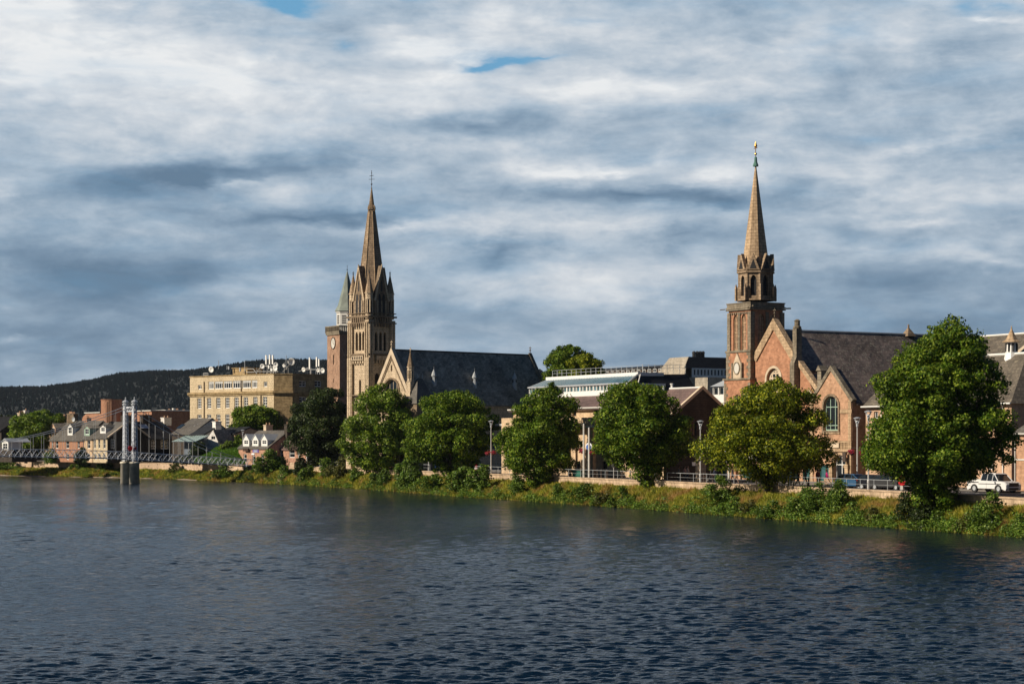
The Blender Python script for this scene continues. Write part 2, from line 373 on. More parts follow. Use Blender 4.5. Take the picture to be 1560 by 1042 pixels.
    hi = N('ShaderNodeMath', _operation='MAXIMUM', i0=ramp(N, ael, [(.225, g(0)), (.36, g(1))], 'EASE'), i1=side).outputs[0]
    low = mix(N, gf, cloud, (.14, .34, .54))
    thin = mix(N, .22, N('ShaderNodeVectorMath', _operation='MINIMUM', i0=N('ShaderNodeVectorMath', _operation='MULTIPLY', i0=skyc, i1=(.16, .30, .48)).outputs[0], i1=(.035, .075, .135)).outputs[0], N('ShaderNodeVectorMath', _operation='MULTIPLY', i0=cloud, i1=(.11, .15, .21)).outputs[0])  # dimmed sky for the part outside the frame
    col = mix(N, hi, low, thin)
    bg = N('ShaderNodeBackground', Color=col, Strength=1.0)
    N('ShaderNodeOutputWorld', Surface=bg.outputs[0])
    w.cycles.sampling_method = 'MANUAL'; w.cycles.sample_map_resolution = 1024
SKY_BLOBS = [  # px, py, rx, ry, tilt, amount   (photo pixels turned into directions)
 (100,120,420,260,.0,.30),(330,130,330,90,.05,.22),(700,85,240,60,0,.35),(640,85,150,40,0,.25),(560,150,330,60,0,.18),
 (880,150,420,80,0,.30),(1000,150,300,55,0,.22),(450,200,420,70,.05,.15),
 (700,195,230,40,.03,-.50),(340,262,420,48,.12,-.62),(230,290,330,40,.1,-.32),(480,330,420,30,0,-.38),(560,325,200,18,0,-.25),
 (360,283,150,16,.18,.30),(20,300,130,40,0,.25),(850,265,230,40,.12,.42),(930,258,130,20,.12,.35),(1080,262,160,36,.05,.30),
 (960,300,420,26,.03,-.45),(1100,300,120,30,0,-.35),(860,350,330,40,.05,.26),(600,345,260,20,.03,.26),(760,380,140,34,.1,-.42),
 (1040,355,200,36,.1,-.38),(130,420,420,90,0,-.60),(60,510,380,90,0,-.50),(400,400,380,60,.05,-.18),(340,440,220,40,.08,.22),
 (520,420,330,50,0,.12),(900,420,420,60,0,.16),(760,520,700,90,0,-.06),(1450,90,330,120,0,-.20),(1250,60,220,50,0,.18),(1510,52,60,12,0,.35),
 (1260,215,330,90,0,-.10),(1430,232,180,26,.12,.26),(1330,290,160,40,0,.22),(1480,300,200,60,0,.12),(1350,335,200,22,.03,.32),
 (1300,385,420,30,.02,.12),(1380,440,520,60,0,-.32),(1400,500,600,70,0,-.25),(1230,300,120,50,.1,-.30),(40,520,90,16,-.15,.35),
 (1180,120,500,90,0,.02),(820,450,500,60,0,.06),(1500,400,160,24,0,.22),(620,520,500,80,0,.02),(200,60,140,60,.2,-.12)]
GAP_BLOBS = [(330,0,260,60,-.1,.45),(790,100,150,34,0,.35),(1400,10,260,40,0,.35),(360,8,150,34,-.1,1.1),(410,22,90,24,-.35,.5),(765,107,110,13,0,1.15),(840,101,60,8,.05,.5),(1380,2,170,12,0,.8),(1090,0,40,8,0,.5),
 (520,88,40,16,0,.35),(215,40,60,40,.3,.25),(1500,30,90,40,.1,.42),(1290,65,160,40,-.05,.30),(1330,215,90,26,0,.22),(620,12,80,10,0,.4),(900,50,120,16,.1,.28)]
make_world()

# ================================================================ the quay line, the shore and the land
def table(pts, w=45):
    xs = np.arange(-3000, 6001, 5.0); ys = np.interp(xs, [p[0] for p in pts], [p[1] for p in pts])
    k = np.exp(-.5*(np.arange(-150, 151, 5.0)/w)**2); k /= k.sum()
    ys = np.convolve(np.pad(ys, 30, mode='edge'), k, mode='valid')
    return lambda px: float(np.interp(px, xs, ys))
wall_y = table([(-3000,690),(-300,698.5),(20,701.8),(240,704.6),(450,709.9),(650,717.3),(857,726),(1060,734.6),(1260,742.8),(1400,749.3),(1560,758.3),(1750,770),(2000,790),(2600,850),(4000,990),(6000,1150)])
shore_y = table([(-3000,708),(-300,719),(0,724.5),(240,729),(385,735),(450,738.5),(520,743),(600,748.5),(700,757),(850,766.5),(1000,777),(1100,785),(1200,792.5),(1300,800),(1400,808),(1560,819),(1750,834),(2000,860),(2600,935),(4000,1090),(6000,1290)])
WTOP = 3.05
def wall_D(px): return (CAMZ-WTOP)*FOC/(wall_y(px)-HY)
def shore_D(px): return CAMZ*FOC/(shore_y(px)-HY)
def wallp(px, off=0.0, z=WTOP):
    """a point of the wall's river face, moved off metres inland"""
    a = Vector(W(px-3, wall_D(px-3))); b = Vector(W(px+3, wall_D(px+3))); p = Vector(W(px, wall_D(px)))
    t = (b-a).normalized(); n = Vector((-t.y, t.x))
    if n.y < 0: n = -n
    return Vector((p.x+n.x*off, p.y+n.y*off, z))
def atpx(px, off, z=WTOP):
    """a point off metres inland of the wall, where the sight line through px meets that line"""
    q = px
    for _ in range(12):
        p = wallp(q, off, z); q -= ((780+p.x/p.y*FOC)-px)*.9
    return wallp(q, off, z)
def quay_dir(px):
    a = Vector(W(px-20, wall_D(px-20))); b = Vector(W(px+20, wall_D(px+20))); return (b-a).normalized()
def ground_at_wall(px): return float(np.interp(px, [-300,300,440,560,800,1200,2000], [1.35,1.45,1.9,2.0,2.05,2.1,2.1]))
def bank(px, t):
    """t = 0 at the water's edge, 1 at the wall"""
    a = Vector((*W(px, shore_D(px)), -.12)); b = wallp(px, 0, ground_at_wall(px))
    z = a.z + (b.z-a.z)*(.25*t + .75*(math.sin((t-.5)*PI)*.5+.5)) if t > 0 else -.12 + 3*t
    p = a.lerp(b, t); bump = .16*math.sin(px*.043+t*3)+.12*math.sin(px*.11+1.3+t*5)
    return Vector((p.x, p.y, z + bump*math.sin(max(0,min(1,t))*PI)))

def sheet(name, cols, mat, kind=None, smooth=True):
    """cols: list of rows of points"""
    n = len(cols[0]); vs = [tuple(p) for c in cols for p in c]; fs = []
    for i in range(len(cols)-1):
        for j in range(n-1): fs.append((i*n+j, i*n+j+1, (i+1)*n+j+1, (i+1)*n+j))
    mb = MB(); mb.v = vs; mb.f = fs; mb.m = [0]*len(fs)
    return tag(mb.build(name, mat, None, smooth), kind=kind)

# ---- soil of the bank
m, nt, N = nodes('soil'); tc = N('ShaderNodeTexCoord')
n1 = N('ShaderNodeTexNoise', Vector=tc.outputs['Object'], Scale=.5, Detail=8.0, Roughness=.65)
b = N('ShaderNodeBsdfPrincipled', Base__Color=ramp(N, n1.outputs['Fac'], [(.3,(.02,.028,.007)),(.5,(.045,.05,.013)),(.7,(.09,.07,.025))]), Roughness=.95)
N('ShaderNodeOutputMaterial', Surface=b.outputs[0]); M_['soil'] = m
pxs = [x for x in range(-1200, -100, 60)] + [x for x in range(-100, 1700, 6)] + [x for x in range(1700, 5200, 60)]
ts = [-.25, -.1, 0, .08, .16, .25, .35, .45, .55, .65, .75, .85, .93, 1.0, 1.02]
sheet('riverbank', [[bank(px, t) for t in ts] for px in pxs], M_['soil'], 'structure')

# ---- land, road, pavement behind the wall
def land_mat():
    m, nt, N = nodes('land'); tc = N('ShaderNodeTexCoord')
    n1 = N('ShaderNodeTexNoise', Vector=tc.outputs['Object'], Scale=.05, Detail=8.0, Roughness=.65)
    b = N('ShaderNodeBsdfPrincipled', Base__Color=ramp(N, n1.outputs['Fac'], [(.35,(.07,.06,.05)),(.5,(.05,.05,.04)),(.62,(.03,.045,.018))]), Roughness=.95)
    N('ShaderNodeOutputMaterial', Surface=b.outputs[0]); M_['land'] = m
land_mat()
lp = [x for x in range(-2400, -100, 100)] + [x for x in range(-100, 1700, 20)] + [x for x in range(1700, 5800, 100)]
def landward(px, d, z):
    p = wallp(px, .45, z); k = (px+2400)/8200; a = R(-55 + 130*k)
    return Vector((p.x + d*math.sin(a), p.y + d*math.cos(a), z))
sheet('ground', [[wallp(px, .45, ST-.15)] + [landward(px, d, ST-.15) for d in (40, 200, 1500, 9000)] for px in lp], M_['land'], 'structure', False)
rp = [x for x in range(-300, 2300, 12)]
sheet('pavement', [[wallp(px, .45, ST-.0), wallp(px, 3.3, ST-.0), wallp(px, 3.32, ST-.14)] for px in rp], M_['paving'], 'structure', False)
sheet('road', [[wallp(px, 3.3, ST-.11), wallp(px, 10.5, ST-.11)] for px in rp], M_['asphalt'], 'structure', False)
sheet('forecourt', [[wallp(px, 10.5, ST-.13), wallp(px, 10.52, ST+.0), wallp(px, 26, ST+.0)] for px in rp], M_['paving'], 'structure', False)
mk = MB()
for k in range(0, 160):
    px = 560 + k*7
    if k % 2: continue
    a, b_, c, d = wallp(px, 6.8, ST-.105), wallp(px+6, 6.8, ST-.105), wallp(px+6, 6.95, ST-.105), wallp(px, 6.95, ST-.105); mk.face([a, b_, c, d])
tag(mk.build('road_markings', M_['line_white'], None, fix=False), kind='structure')

# ---- parapet walls
def parapet(px0, px1, mat, label, base):
    body = MB(); cop = MB(); st = 5
    P = list(range(px0, px1, st)) + [px1]
    for a, b_ in zip(P[:-1], P[1:]):
        g0, g1 = base(a), base(b_)
        q = [wallp(a,0,g0), wallp(b_,0,g1), wallp(b_,.45,g1), wallp(a,.45,g0), wallp(a,0,WTOP-.16), wallp(b_,0,WTOP-.16), wallp(b_,.45,WTOP-.16), wallp(a,.45,WTOP-.16)]
        body.solid(q, [(0,1,5,4),(2,3,7,6)])
        q = [wallp(a,-.06,WTOP-.16), wallp(b_,-.06,WTOP-.16), wallp(b_,.51,WTOP-.16), wallp(a,.51,WTOP-.16), wallp(a,-.06,WTOP), wallp(b_,-.06,WTOP), wallp(b_,.51,WTOP), wallp(a,.51,WTOP)]
        cop.solid(q, [(0,1,5,4),(2,3,7,6),(4,5,6,7),(0,3,2,1)])
    for a, s in ((px0, 0), (px1, 1)):
        g0 = base(a); body.face([wallp(a,0,g0), wallp(a,.45,g0), wallp(a,.45,WTOP-.16), wallp(a,0,WTOP-.16)]); cop.face([wallp(a,-.06,WTOP-.16), wallp(a,.51,WTOP-.16), wallp(a,.51,WTOP), wallp(a,-.06,WTOP)])
    r = empty('parapet_wall', (0,0,0), 0, label, 'wall')
    body.build('wall', mat, r, fix=False); cop.build('coping', M_['quay_stone'], r, fix=False)
parapet(12, 372, M_['quay_pink'], 'long pinkish sandstone quay wall running behind and beyond the footbridge', lambda p: 1.0)
parapet(-400, 6, M_['quay_pink'], 'short stretch of quay wall at the left edge beyond a gap', lambda p: 1.0)
parapet(440, 2200, M_['quay_stone'], 'long pale stone river wall under the railing along the tree-lined street', lambda p: 1.5)

# ---- railing on the river wall
def railing(px0, px1, step, label):
    r = empty('railing', (0,0,0), 0, label, 'railing')
    rail = MB(); L = []
    px = px0
    while px <= px1: L.append(px); px += step(px)
    for a, b_ in zip(L[:-1], L[1:]):
        rail.tube(wallp(a,.22,WTOP+.95), wallp(b_,.22,WTOP+.95), .025, n=5)
        rail.tube(wallp(a,.22,WTOP+.48), wallp(b_,.22,WTOP+.48), .012, n=4)
    rail.build('handrail', M_['lead'], r)
    for a in L:
        p = MB(); p.tube(wallp(a,.22,WTOP), wallp(a,.22,WTOP+.95), .028, n=5); p.build('post', M_['lead'], r)
step = lambda px: 2.6*FOC/wall_D(px)*abs(math.sin(math.atan2(-quay_dir(px).x, quay_dir(px).y))+.0) + 6
railing(468, 664, step, 'thin grey tubular railing on the river wall under the two leftmost street trees')
railing(722, 1010, step, 'thin grey tubular railing on the river wall before the long glazed building')
railing(1014, 1406, step, 'thin grey tubular railing on the river wall before the red church and the blue car')

# ================================================================ water
def water_mat():
    m, nt, N = nodes('water'); tc = N('ShaderNodeTexCoord')
    def no(scale, sx, sy, det, rough=.55, dist=0.0, rot=0.0):
        mp = N('ShaderNodeMapping', Vector=tc.outputs['Object']); mp.inputs['Scale'].default_value = (sx, sy, 1); mp.inputs['Rotation'].default_value = (0, 0, rot)
        return N('ShaderNodeTexNoise', Vector=mp.outputs[0], Scale=scale, Detail=det, Roughness=rough, Distortion=dist).outputs['Fac']
    a = no(1.6, 1, 1.8, 3.0, .5, .3, .2); b_ = no(4.5, 1, 2.0, 4.0, .55, .4, -.2); c = no(12.0, 1, 1.5, 4.0, .6, .3, .5); big = no(.05, 1, .45, 4.0, .6)
    def M(op, x, y=0.0, z=None):
        n = N('ShaderNodeMath', _operation=op, i0=x, i1=y)
        if z is not None:
            if isinstance(z, bpy.types.NodeSocket): nt.links.new(z, n.inputs[2])
            else: n.inputs[2].default_value = z
        return n.outputs[0]
    h = M('MULTIPLY_ADD', a, .50, M('MULTIPLY_ADD', b_, .26, M('MULTIPLY', c, .085)))
    amp = N('ShaderNodeMapRange', Value=big); amp.inputs[1].default_value = .35; amp.inputs[2].default_value = .65; amp.inputs[3].default_value = .6; amp.inputs[4].default_value = 1.15
    h = M('MULTIPLY', h, amp.outputs[0])
    bp = N('ShaderNodeBump', Height=h, Strength=1.0, Distance=WATER_BUMP)
    b = N('ShaderNodeBsdfPrincipled', Base__Color=c4((.002,.009,.019)), Roughness=.09, Normal=bp.outputs[0]); b.inputs['IOR'].default_value = 1.33; b.inputs['Specular Tint'].default_value = (.48,.77,1,1); b.inputs['Specular IOR Level'].default_value = .5
    N('ShaderNodeOutputMaterial', Surface=b.outputs[0]); M_['water'] = m
WATER_BUMP = .24
water_mat()
def river():
    Y = [-200, 0, 30, 52, 58]
    while Y[-1] < 445: Y.append(Y[-1]*(1.0013 if Y[-1] < 170 else 1.002))
    Y += [600, 1000, 2500]; Y = np.array(Y)
    T = np.concatenate([[-50, -8, -2, -1, -.6], np.arange(-.36, .3601, .0016), [.6, 1, 2, 8, 50]])
    YY, TT = np.meshgrid(Y, T, indexing='ij'); XX = TT*np.maximum(YY, 58)
    H = np.zeros_like(XX); rng = np.random.default_rng(5); grid = .0016*np.maximum(YY, 58)
    n = 130
    for k in range(n):
        lam = .19*(1.9/.19)**((k/n)**1.6); th = rng.normal(0, .42) + .12; kx, ky = math.sin(th)*2*PI/lam, math.cos(th)*2*PI/lam
        a = lam*(.0105 if lam < .5 else .0105*(.5/lam)**1.25)*rng.uniform(.6, 1.4)*WAVE
        ph = rng.uniform(0, 2*PI); wgt = np.clip(1.5 - 3.2*grid/lam, 0, 1)
        H += a*wgt*np.sin(kx*XX+ky*YY+ph + 1.3*np.sin(XX*.31*rng.uniform(.5,1.5)+ph*3)+1.1*np.sin(YY*.23*rng.uniform(.5,1.5)+ph*5))
    patch = .5+.5*np.sin(XX*.05+YY*.021+1)*np.sin(YY*.043-XX*.02)+.25*np.sin(XX*.13+.4)*np.sin(YY*.09)
    H *= .45+.85*np.clip(patch, 0, 1.2)
    pxg = 780+XX/np.maximum(YY, 58)*FOC; xs_ = np.arange(-400, 2200, 10.0); sd_ = np.interp(pxg, xs_, np.array([shore_D(q) for q in xs_]))
    H *= .30+.70*np.clip((sd_-YY)/(.28*sd_), 0, 1)          # calmer water under the bank
    H = H + .35*np.maximum(H, 0)          # peaked crests, flat troughs
    H[(YY < 56) | (YY > 470) | (abs(TT) > .5)] = 0
    n0, n1 = XX.shape; me = bpy.data.meshes.new('river'); P = np.stack([XX, YY, H], axis=2).reshape(-1, 3)
    me.vertices.add(len(P)); me.vertices.foreach_set('co', P.reshape(-1).astype(np.float32))
    I = np.arange(n0*n1).reshape(n0, n1); Q = np.stack([I[:-1,:-1], I[:-1,1:], I[1:,1:], I[1:,:-1]], axis=2).reshape(-1, 4)
    me.loops.add(Q.size); me.loops.foreach_set('vertex_index', Q.reshape(-1).astype(np.int32)); me.polygons.add(len(Q)); me.polygons.foreach_set('loop_start', np.arange(0, Q.size, 4, dtype=np.int32))
    me.polygons.foreach_set('use_smooth', np.ones(len(Q), dtype=bool)); me.materials.append(M_['water']); me.update(calc_edges=True)
    o = bpy.data.objects.new('river', me); COL.objects.link(o); tag(o, kind='structure')
WAVE = .85
river()

# ================================================================ leaves
def quads(name, P, mat, parent=None):
    n, k = P.shape[0], P.shape[1]
    me = bpy.data.meshes.new(name); me.vertices.add(n*k); me.vertices.foreach_set('co', P.reshape(-1).astype(np.float32))
    me.loops.add(n*k); me.loops.foreach_set('vertex_index', np.arange(n*k, dtype=np.int32))
    me.polygons.add(n); me.polygons.foreach_set('loop_start', np.arange(0, n*k, k, dtype=np.int32))
    me.materials.append(mat); me.update(calc_edges=True)
    o = bpy.data.objects.new(name, me); COL.objects.link(o); o.parent = parent; return o
def leaves(C, size, nrm=None, spread=1.0):
    """kite-shaped leaf sprays at points C"""
    n = len(C); d = RNG.normal(size=(n,3)); d /= np.linalg.norm(d, axis=1)[:,None]
    if nrm is not None: d = nrm + d*spread; d /= np.linalg.norm(d, axis=1)[:,None]
    u = np.cross(d, RNG.normal(size=(n,3))); u /= np.linalg.norm(u, axis=1)[:,None]; v = np.cross(d, u)
    s = (size*RNG.uniform(.6, 1.35, n))[:,None]
    return np.stack([C-u*s*.5, C+v*s*.36, C+u*s*.6, C-v*s*.36], axis=1)
def boughs(C, Rr, n_each, size, up=.25, thin=1.0):
    """leaf clumps: each a bumpy shell of leaves round its centre, fuller on top"""
    k = len(C); idx = np.repeat(np.arange(k), n_each); n = len(idx)
    d = RNG.normal(size=(n,3)); d[:,2] += up; d /= np.linalg.norm(d, axis=1)[:,None]
    rad = Rr[idx]*(RNG.uniform(.45, 1.0, n)**.6)*RNG.uniform(.85, 1.18, n)
    off = d*rad[:,None]; off[:,2] *= .72
    P = C[idx] + off
    return leaves(P, size, d, .75)

def crown(rows, px0, D, base_z, nb, nl, size, mat, parent, br=1.35, depth=1.0, seed=1, droop=0.0, fill=.3):
    """rows = (y px, left px, right px) of the crown's outline as measured; the solid is as deep as wide"""
    rng = np.random.default_rng(seed)
    x0 = (px0-780)*D/FOC
    zz = np.array([Z(r[0], D)-base_z for r in rows])[::-1]; xl = np.array([(r[1]-780)*D/FOC - x0 for r in rows])[::-1]; xr = np.array([(r[2]-780)*D/FOC - x0 for r in rows])[::-1]
    def env(z): return np.interp(z, zz, (xl+xr)/2), np.interp(z, zz, (xr-xl)/2)
    area = np.interp(np.linspace(zz[0], zz[-1], 400), zz, (xr-xl)/2) + .25
    cdf = np.cumsum(area); cdf /= cdf[-1]
    z = np.interp(rng.random(nb*3), cdf, np.linspace(zz[0], zz[-1], 400))
    th = rng.uniform(0, 2*PI, nb*3)
    f = np.where(rng.random(nb*3) < fill, rng.uniform(.1, .7, nb*3), rng.uniform(.74, .98, nb*3))
    cx, r = env(z); b_r = br*rng.uniform(.5, 1.35, nb*3)
    ph = rng.uniform(0, 2*PI, 4); wob = 1+.10*np.sin(th*3+ph[0]+z*.5)+.08*np.sin(th*5+ph[1]-z*.9)+.07*np.sin(z*1.7+ph[2])
    rr = np.maximum(r*wob - b_r*.45, 0)*f/.95
    P = np.stack([cx + rr*np.cos(th), rr*np.sin(th)*depth, z], axis=1)
    zt = zz[-1]; b_r = np.minimum(b_r, np.maximum(r*.95, .35)); b_r = np.minimum(b_r, np.maximum((zt - z)+.25, .3))
    keep = []                      # spread the boughs out, leave gaps between them
    for i in range(len(P)):
        if len(keep) >= nb: break
        if keep:
            dd = np.linalg.norm(P[keep]-P[i], axis=1)
            if (dd < .52*(b_r[keep]+b_r[i])).any(): continue
        keep.append(i)
    P = P[keep]; b_r = b_r[keep]
    per = max(20, int(nl*1.6/len(P)))
    cnt = np.maximum(14, (per*(b_r/b_r.mean())**2).astype(int))
    Q = boughs(P, b_r, cnt, size)
    # small side clumps that break the outline
    m = int(len(P)*3.4); i = rng.integers(0, len(P), m); d = rng.normal(size=(m,3)); d[:,2] += .2; d /= np.linalg.norm(d, axis=1)[:,None]
    S = P[i] + d*(b_r[i]*rng.uniform(.85,1.25,m))[:,None]*np.array([1,1,.75])
    Q2 = boughs(S, rng.uniform(.16,.42,m)*br, 15, size*.9)
    o = quads('crown', np.concatenate([Q, Q2]), mat, parent)
    return o, P, b_r

def trunk(parent, P, h, r, lean=(0,0), n_limb=9, seed=1, start=.3):
    rng = random.Random(seed); mb = MB(); pts = []; k = 8
    for i in range(k+1):
        t = i/k; pts.append(Vector((lean[0]*t + .12*math.sin(t*5+seed), lean[1]*t + .12*math.cos(t*4+seed), -.4 + (h+.4)*t)))
    for i in range(k): mb.tube(pts[i], pts[i+1], r*(1.25 if i == 0 else 1-.8*i/k), r*(1-.8*(i+1)/k), 8)
    if len(P):
        for j in range(n_limb):
            q = Vector(P[rng.randrange(len(P))]); t = max(start, min(.85, (q.z/h)*.6)); i = min(k-1, int(t*k)); s = pts[i]
            mid = s.lerp(q, .5) + Vector((0, 0, .35)); rr = r*(1-.8*t)*.55
            mb.tube(s, mid, rr, rr*.6, 6); mb.tube(mid, q, rr*.6, rr*.15, 5)
            for _ in range(2):
                e = q + Vector((rng.uniform(-1,1), rng.uniform(-1,1), rng.uniform(-.3,.8))); mb.tube(mid.lerp(q,.5), e, rr*.35, .02, 4)
    return mb.build('trunk', M_['bark'], parent)

def tree(px, D, zb, rows, label, mat='leaf_main', nb=90, nl=16000, size=.3, r=.32, group=None, br=1.35, seed=1, lean=(0,0), name='street_tree', start=.3, fill=.3, limbs=10):
    x, y = W(px, D); root = empty(name, (x, y, zb), 0, label, 'tree', group)
    o, P, b_r = crown(rows, px, D, zb, int(nb*1.15), int(nl*1.35), size*.84, M_[mat], root, br=br, seed=seed, fill=fill)
    h = (Z(rows[0][0], D)-zb)
    trunk(root, P, h*.8, r, lean, limbs, seed, start)
    return root
GT = 'broadleaf trees along the river wall'
def tb(px, t): p = bank(px, t); return p.y, p.z-.1
tree(497, wall_D(497)+4, ST, [(592,490,510),(600,474,524),(615,455,528),(630,445,530),(650,440,528),(670,438,527),(690,452,522),(703,470,512)], 'dark green round tree left of the tall pinnacled steeple, leftmost along the river wall', 'leaf_dark', 100, 17000, .34, .35, GT, seed=3, limbs=12)
D_, z_ = tb(583, .9); tree(583, D_, z_, [(587,578,590),(594,560,605),(605,548,614),(628,534,627),(652,521,632),(674,517,629),(690,522,618),(704,536,606),(716,562,594)], 'leafy green tree standing before the tall pinnacled steeple and its church gable', 'leaf_bright', 110, 17000, .34, .3, GT, seed=5)
D_, z_ = tb(688, .85); tree(688, D_, z_, [(597,684,700),(602,668,714),(613,645,735),(630,632,746),(652,622,752),(674,621,752),(690,632,746),(705,655,727),(719,670,712),(730,680,700)], 'broad round green tree beneath the long dark church roof with three ventilators', 'leaf_main', 125, 19000, .33, .32, GT, seed=8)
D_, z_ = tb(820, .75); tree(820, D_, z_, [(586,836,848),(592,828,856),(602,812,864),(616,796,872),(640,776,880),(664,764,882),(688,762,882),(704,774,876),(720,792,852),(736,804,840),(744,812,832)], 'tall pointed-top green tree left of the two flag poles', 'leaf_main', 130, 20000, .32, .33, GT, seed=13)
D_, z_ = tb(985, .85); tree(985, D_, z_, [(584,955,975),(590,938,995),(602,922,1016),(620,908,1030),(645,902,1042),(666,904,1052),(686,910,1046),(700,930,1032),(713,950,1016),(726,964,1006),(736,972,998)], 'wide green tree whose crown hides the long roof left of the dark gable', 'leaf_main', 135, 21000, .31, .34, GT, seed=21)
D_, z_ = tb(1168, .88); tree(1168, D_, z_, [(578,1172,1198),(585,1155,1212),(597,1132,1226),(616,1104,1242),(640,1086,1252),(664,1078,1260),(690,1080,1266),(704,1094,1258),(716,1118,1236),(726,1144,1202),(738,1158,1182)], 'rounded yellow-green tree in front of the red church front', 'leaf_yellow', 140, 23000, .29, .36, GT, seed=34)
D_, z_ = tb(1420, .38); tree(1420, D_, z_, [(484,1442,1456),(493,1432,1466),(506,1420,1478),(522,1400,1492),(542,1370,1504),(572,1350,1512),(604,1334,1518),(640,1324,1528),(680,1314,1534),(700,1322,1530),(712,1338,1510),(724,1372,1484),(740,1388,1468),(756,1392,1456),(774,1398,1442)], 'largest green tree, tall and spreading beside the white pickup', 'leaf_main', 260, 44000, .28, .45, GT, br=1.3, seed=55, limbs=22)
GB = 'trees growing beyond the riverside buildings'
tree(868, 330, ST, [(528,858,878),(534,846,890),(545,838,898),(556,832,900),(572,828,905),(600,850,885)], 'green tree top rising behind the glazed roof, beside a yellower one', 'leaf_main', 60, 9000, .36, .3, GB, seed=61)
tree(896, 322, ST, [(541,888,904),(547,874,912),(556,866,918),(568,862,920),(600,875,905)], 'lower yellow-green tree top behind the glazed roof railing', 'leaf_yellow', 45, 6000, .36, .3, GB, seed=63)
tree(385, 398, ST, [(619,375,400),(624,362,414),(632,352,424),(645,348,428),(655,356,420),(668,372,402)], 'flat-topped green tree in front of the cream office building', 'leaf_main', 60, 8000, .42, .3, GB, seed=66, br=1.6)
tree(40, 425, ST, [(629,50,62),(634,34,70),(644,20,76),(658,13,78),(674,16,76),(688,26,66)], 'bright green tree left of the terraced houses at the far left', 'leaf_bright', 70, 9000, .45, .3, GB, seed=68, br=1.7)
tree(65, 470, ST, [(624,60,72),(630,57,76),(640,56,80),(655,58,80)], 'small pale tree top showing behind the bright green tree at far left', 'leaf_bright', 20, 2000, .45, .2, GB, seed=69, br=1.2)
tree(88, 470, ST, [(631,82,96),(637,79,100),(645,80,99)], 'small round shrub-like tree top behind the terrace chimneys at far left', 'leaf_main', 14, 1400, .4, .2, GB, seed=70, br=1.2)
tree(14, 455, ST, [(634,5,22),(645,-6,28),(665,-10,30),(690,-5,25)], 'dark green tree behind the bright one at the left edge', 'leaf_dark', 40, 4500, .45, .3, GB, seed=71, br=1.7)

# ---- shrubs on the bank and lawn
def shrub(px, t, w, h, label, mat='leaf_shrub', seed=1, nl=None, pos=None, name='shrub', group='shrubs along the river bank'):
    p = bank(px, t) if pos is None else Vector(pos); root = empty(name, (p.x, p.y, p.z-.1), 0, label, 'shrub', group)
    rng = np.random.default_rng(seed); nl_ = 2+int(rng.integers(2, 4)); PP = []; BR_ = []
    for q in range(nl_):
        main = q == 0; hh = h*(1 if main else rng.uniform(.42, .85)); ww = w*(.5 if main else rng.uniform(.3, .55)); ox = 0 if main else rng.uniform(-.42, .42)*w; oy = rng.uniform(-.2, .2)*w
        nb = max(5, int(9*ww*hh)); br = .30*min(1.3, hh/1.6)+.08
        a = rng.uniform(0, 2*PI, nb); zf = rng.random(nb)**.8; rr = np.sqrt(rng.random(nb))*(ww/2)*np.sqrt(np.maximum(.04, 1-(zf*.95)**2))*rng.uniform(.8,1.3,nb)
        PP.append(np.stack([ox+rr*np.cos(a), oy+rr*np.sin(a)*.8, .1+zf*(hh-br*.6)], axis=1)); BR_.append(br*rng.uniform(.55, 1.35, nb))
    P = np.concatenate(PP); b_r = np.concatenate(BR_); nb = len(P)
    n_each = np.full(nb, max(16, int((nl or 900*w*h/3)/nb)))
    quads('foliage', boughs(P, b_r, n_each, .17 if p.y < 260 else .24, .5), M_[mat], root)
    mb = MB()
    for q in P[:8]: mb.tube((0,0,-.2), tuple(q), .03, .01, 4)
    mb.build('stem', M_['bark'], root)
    return root
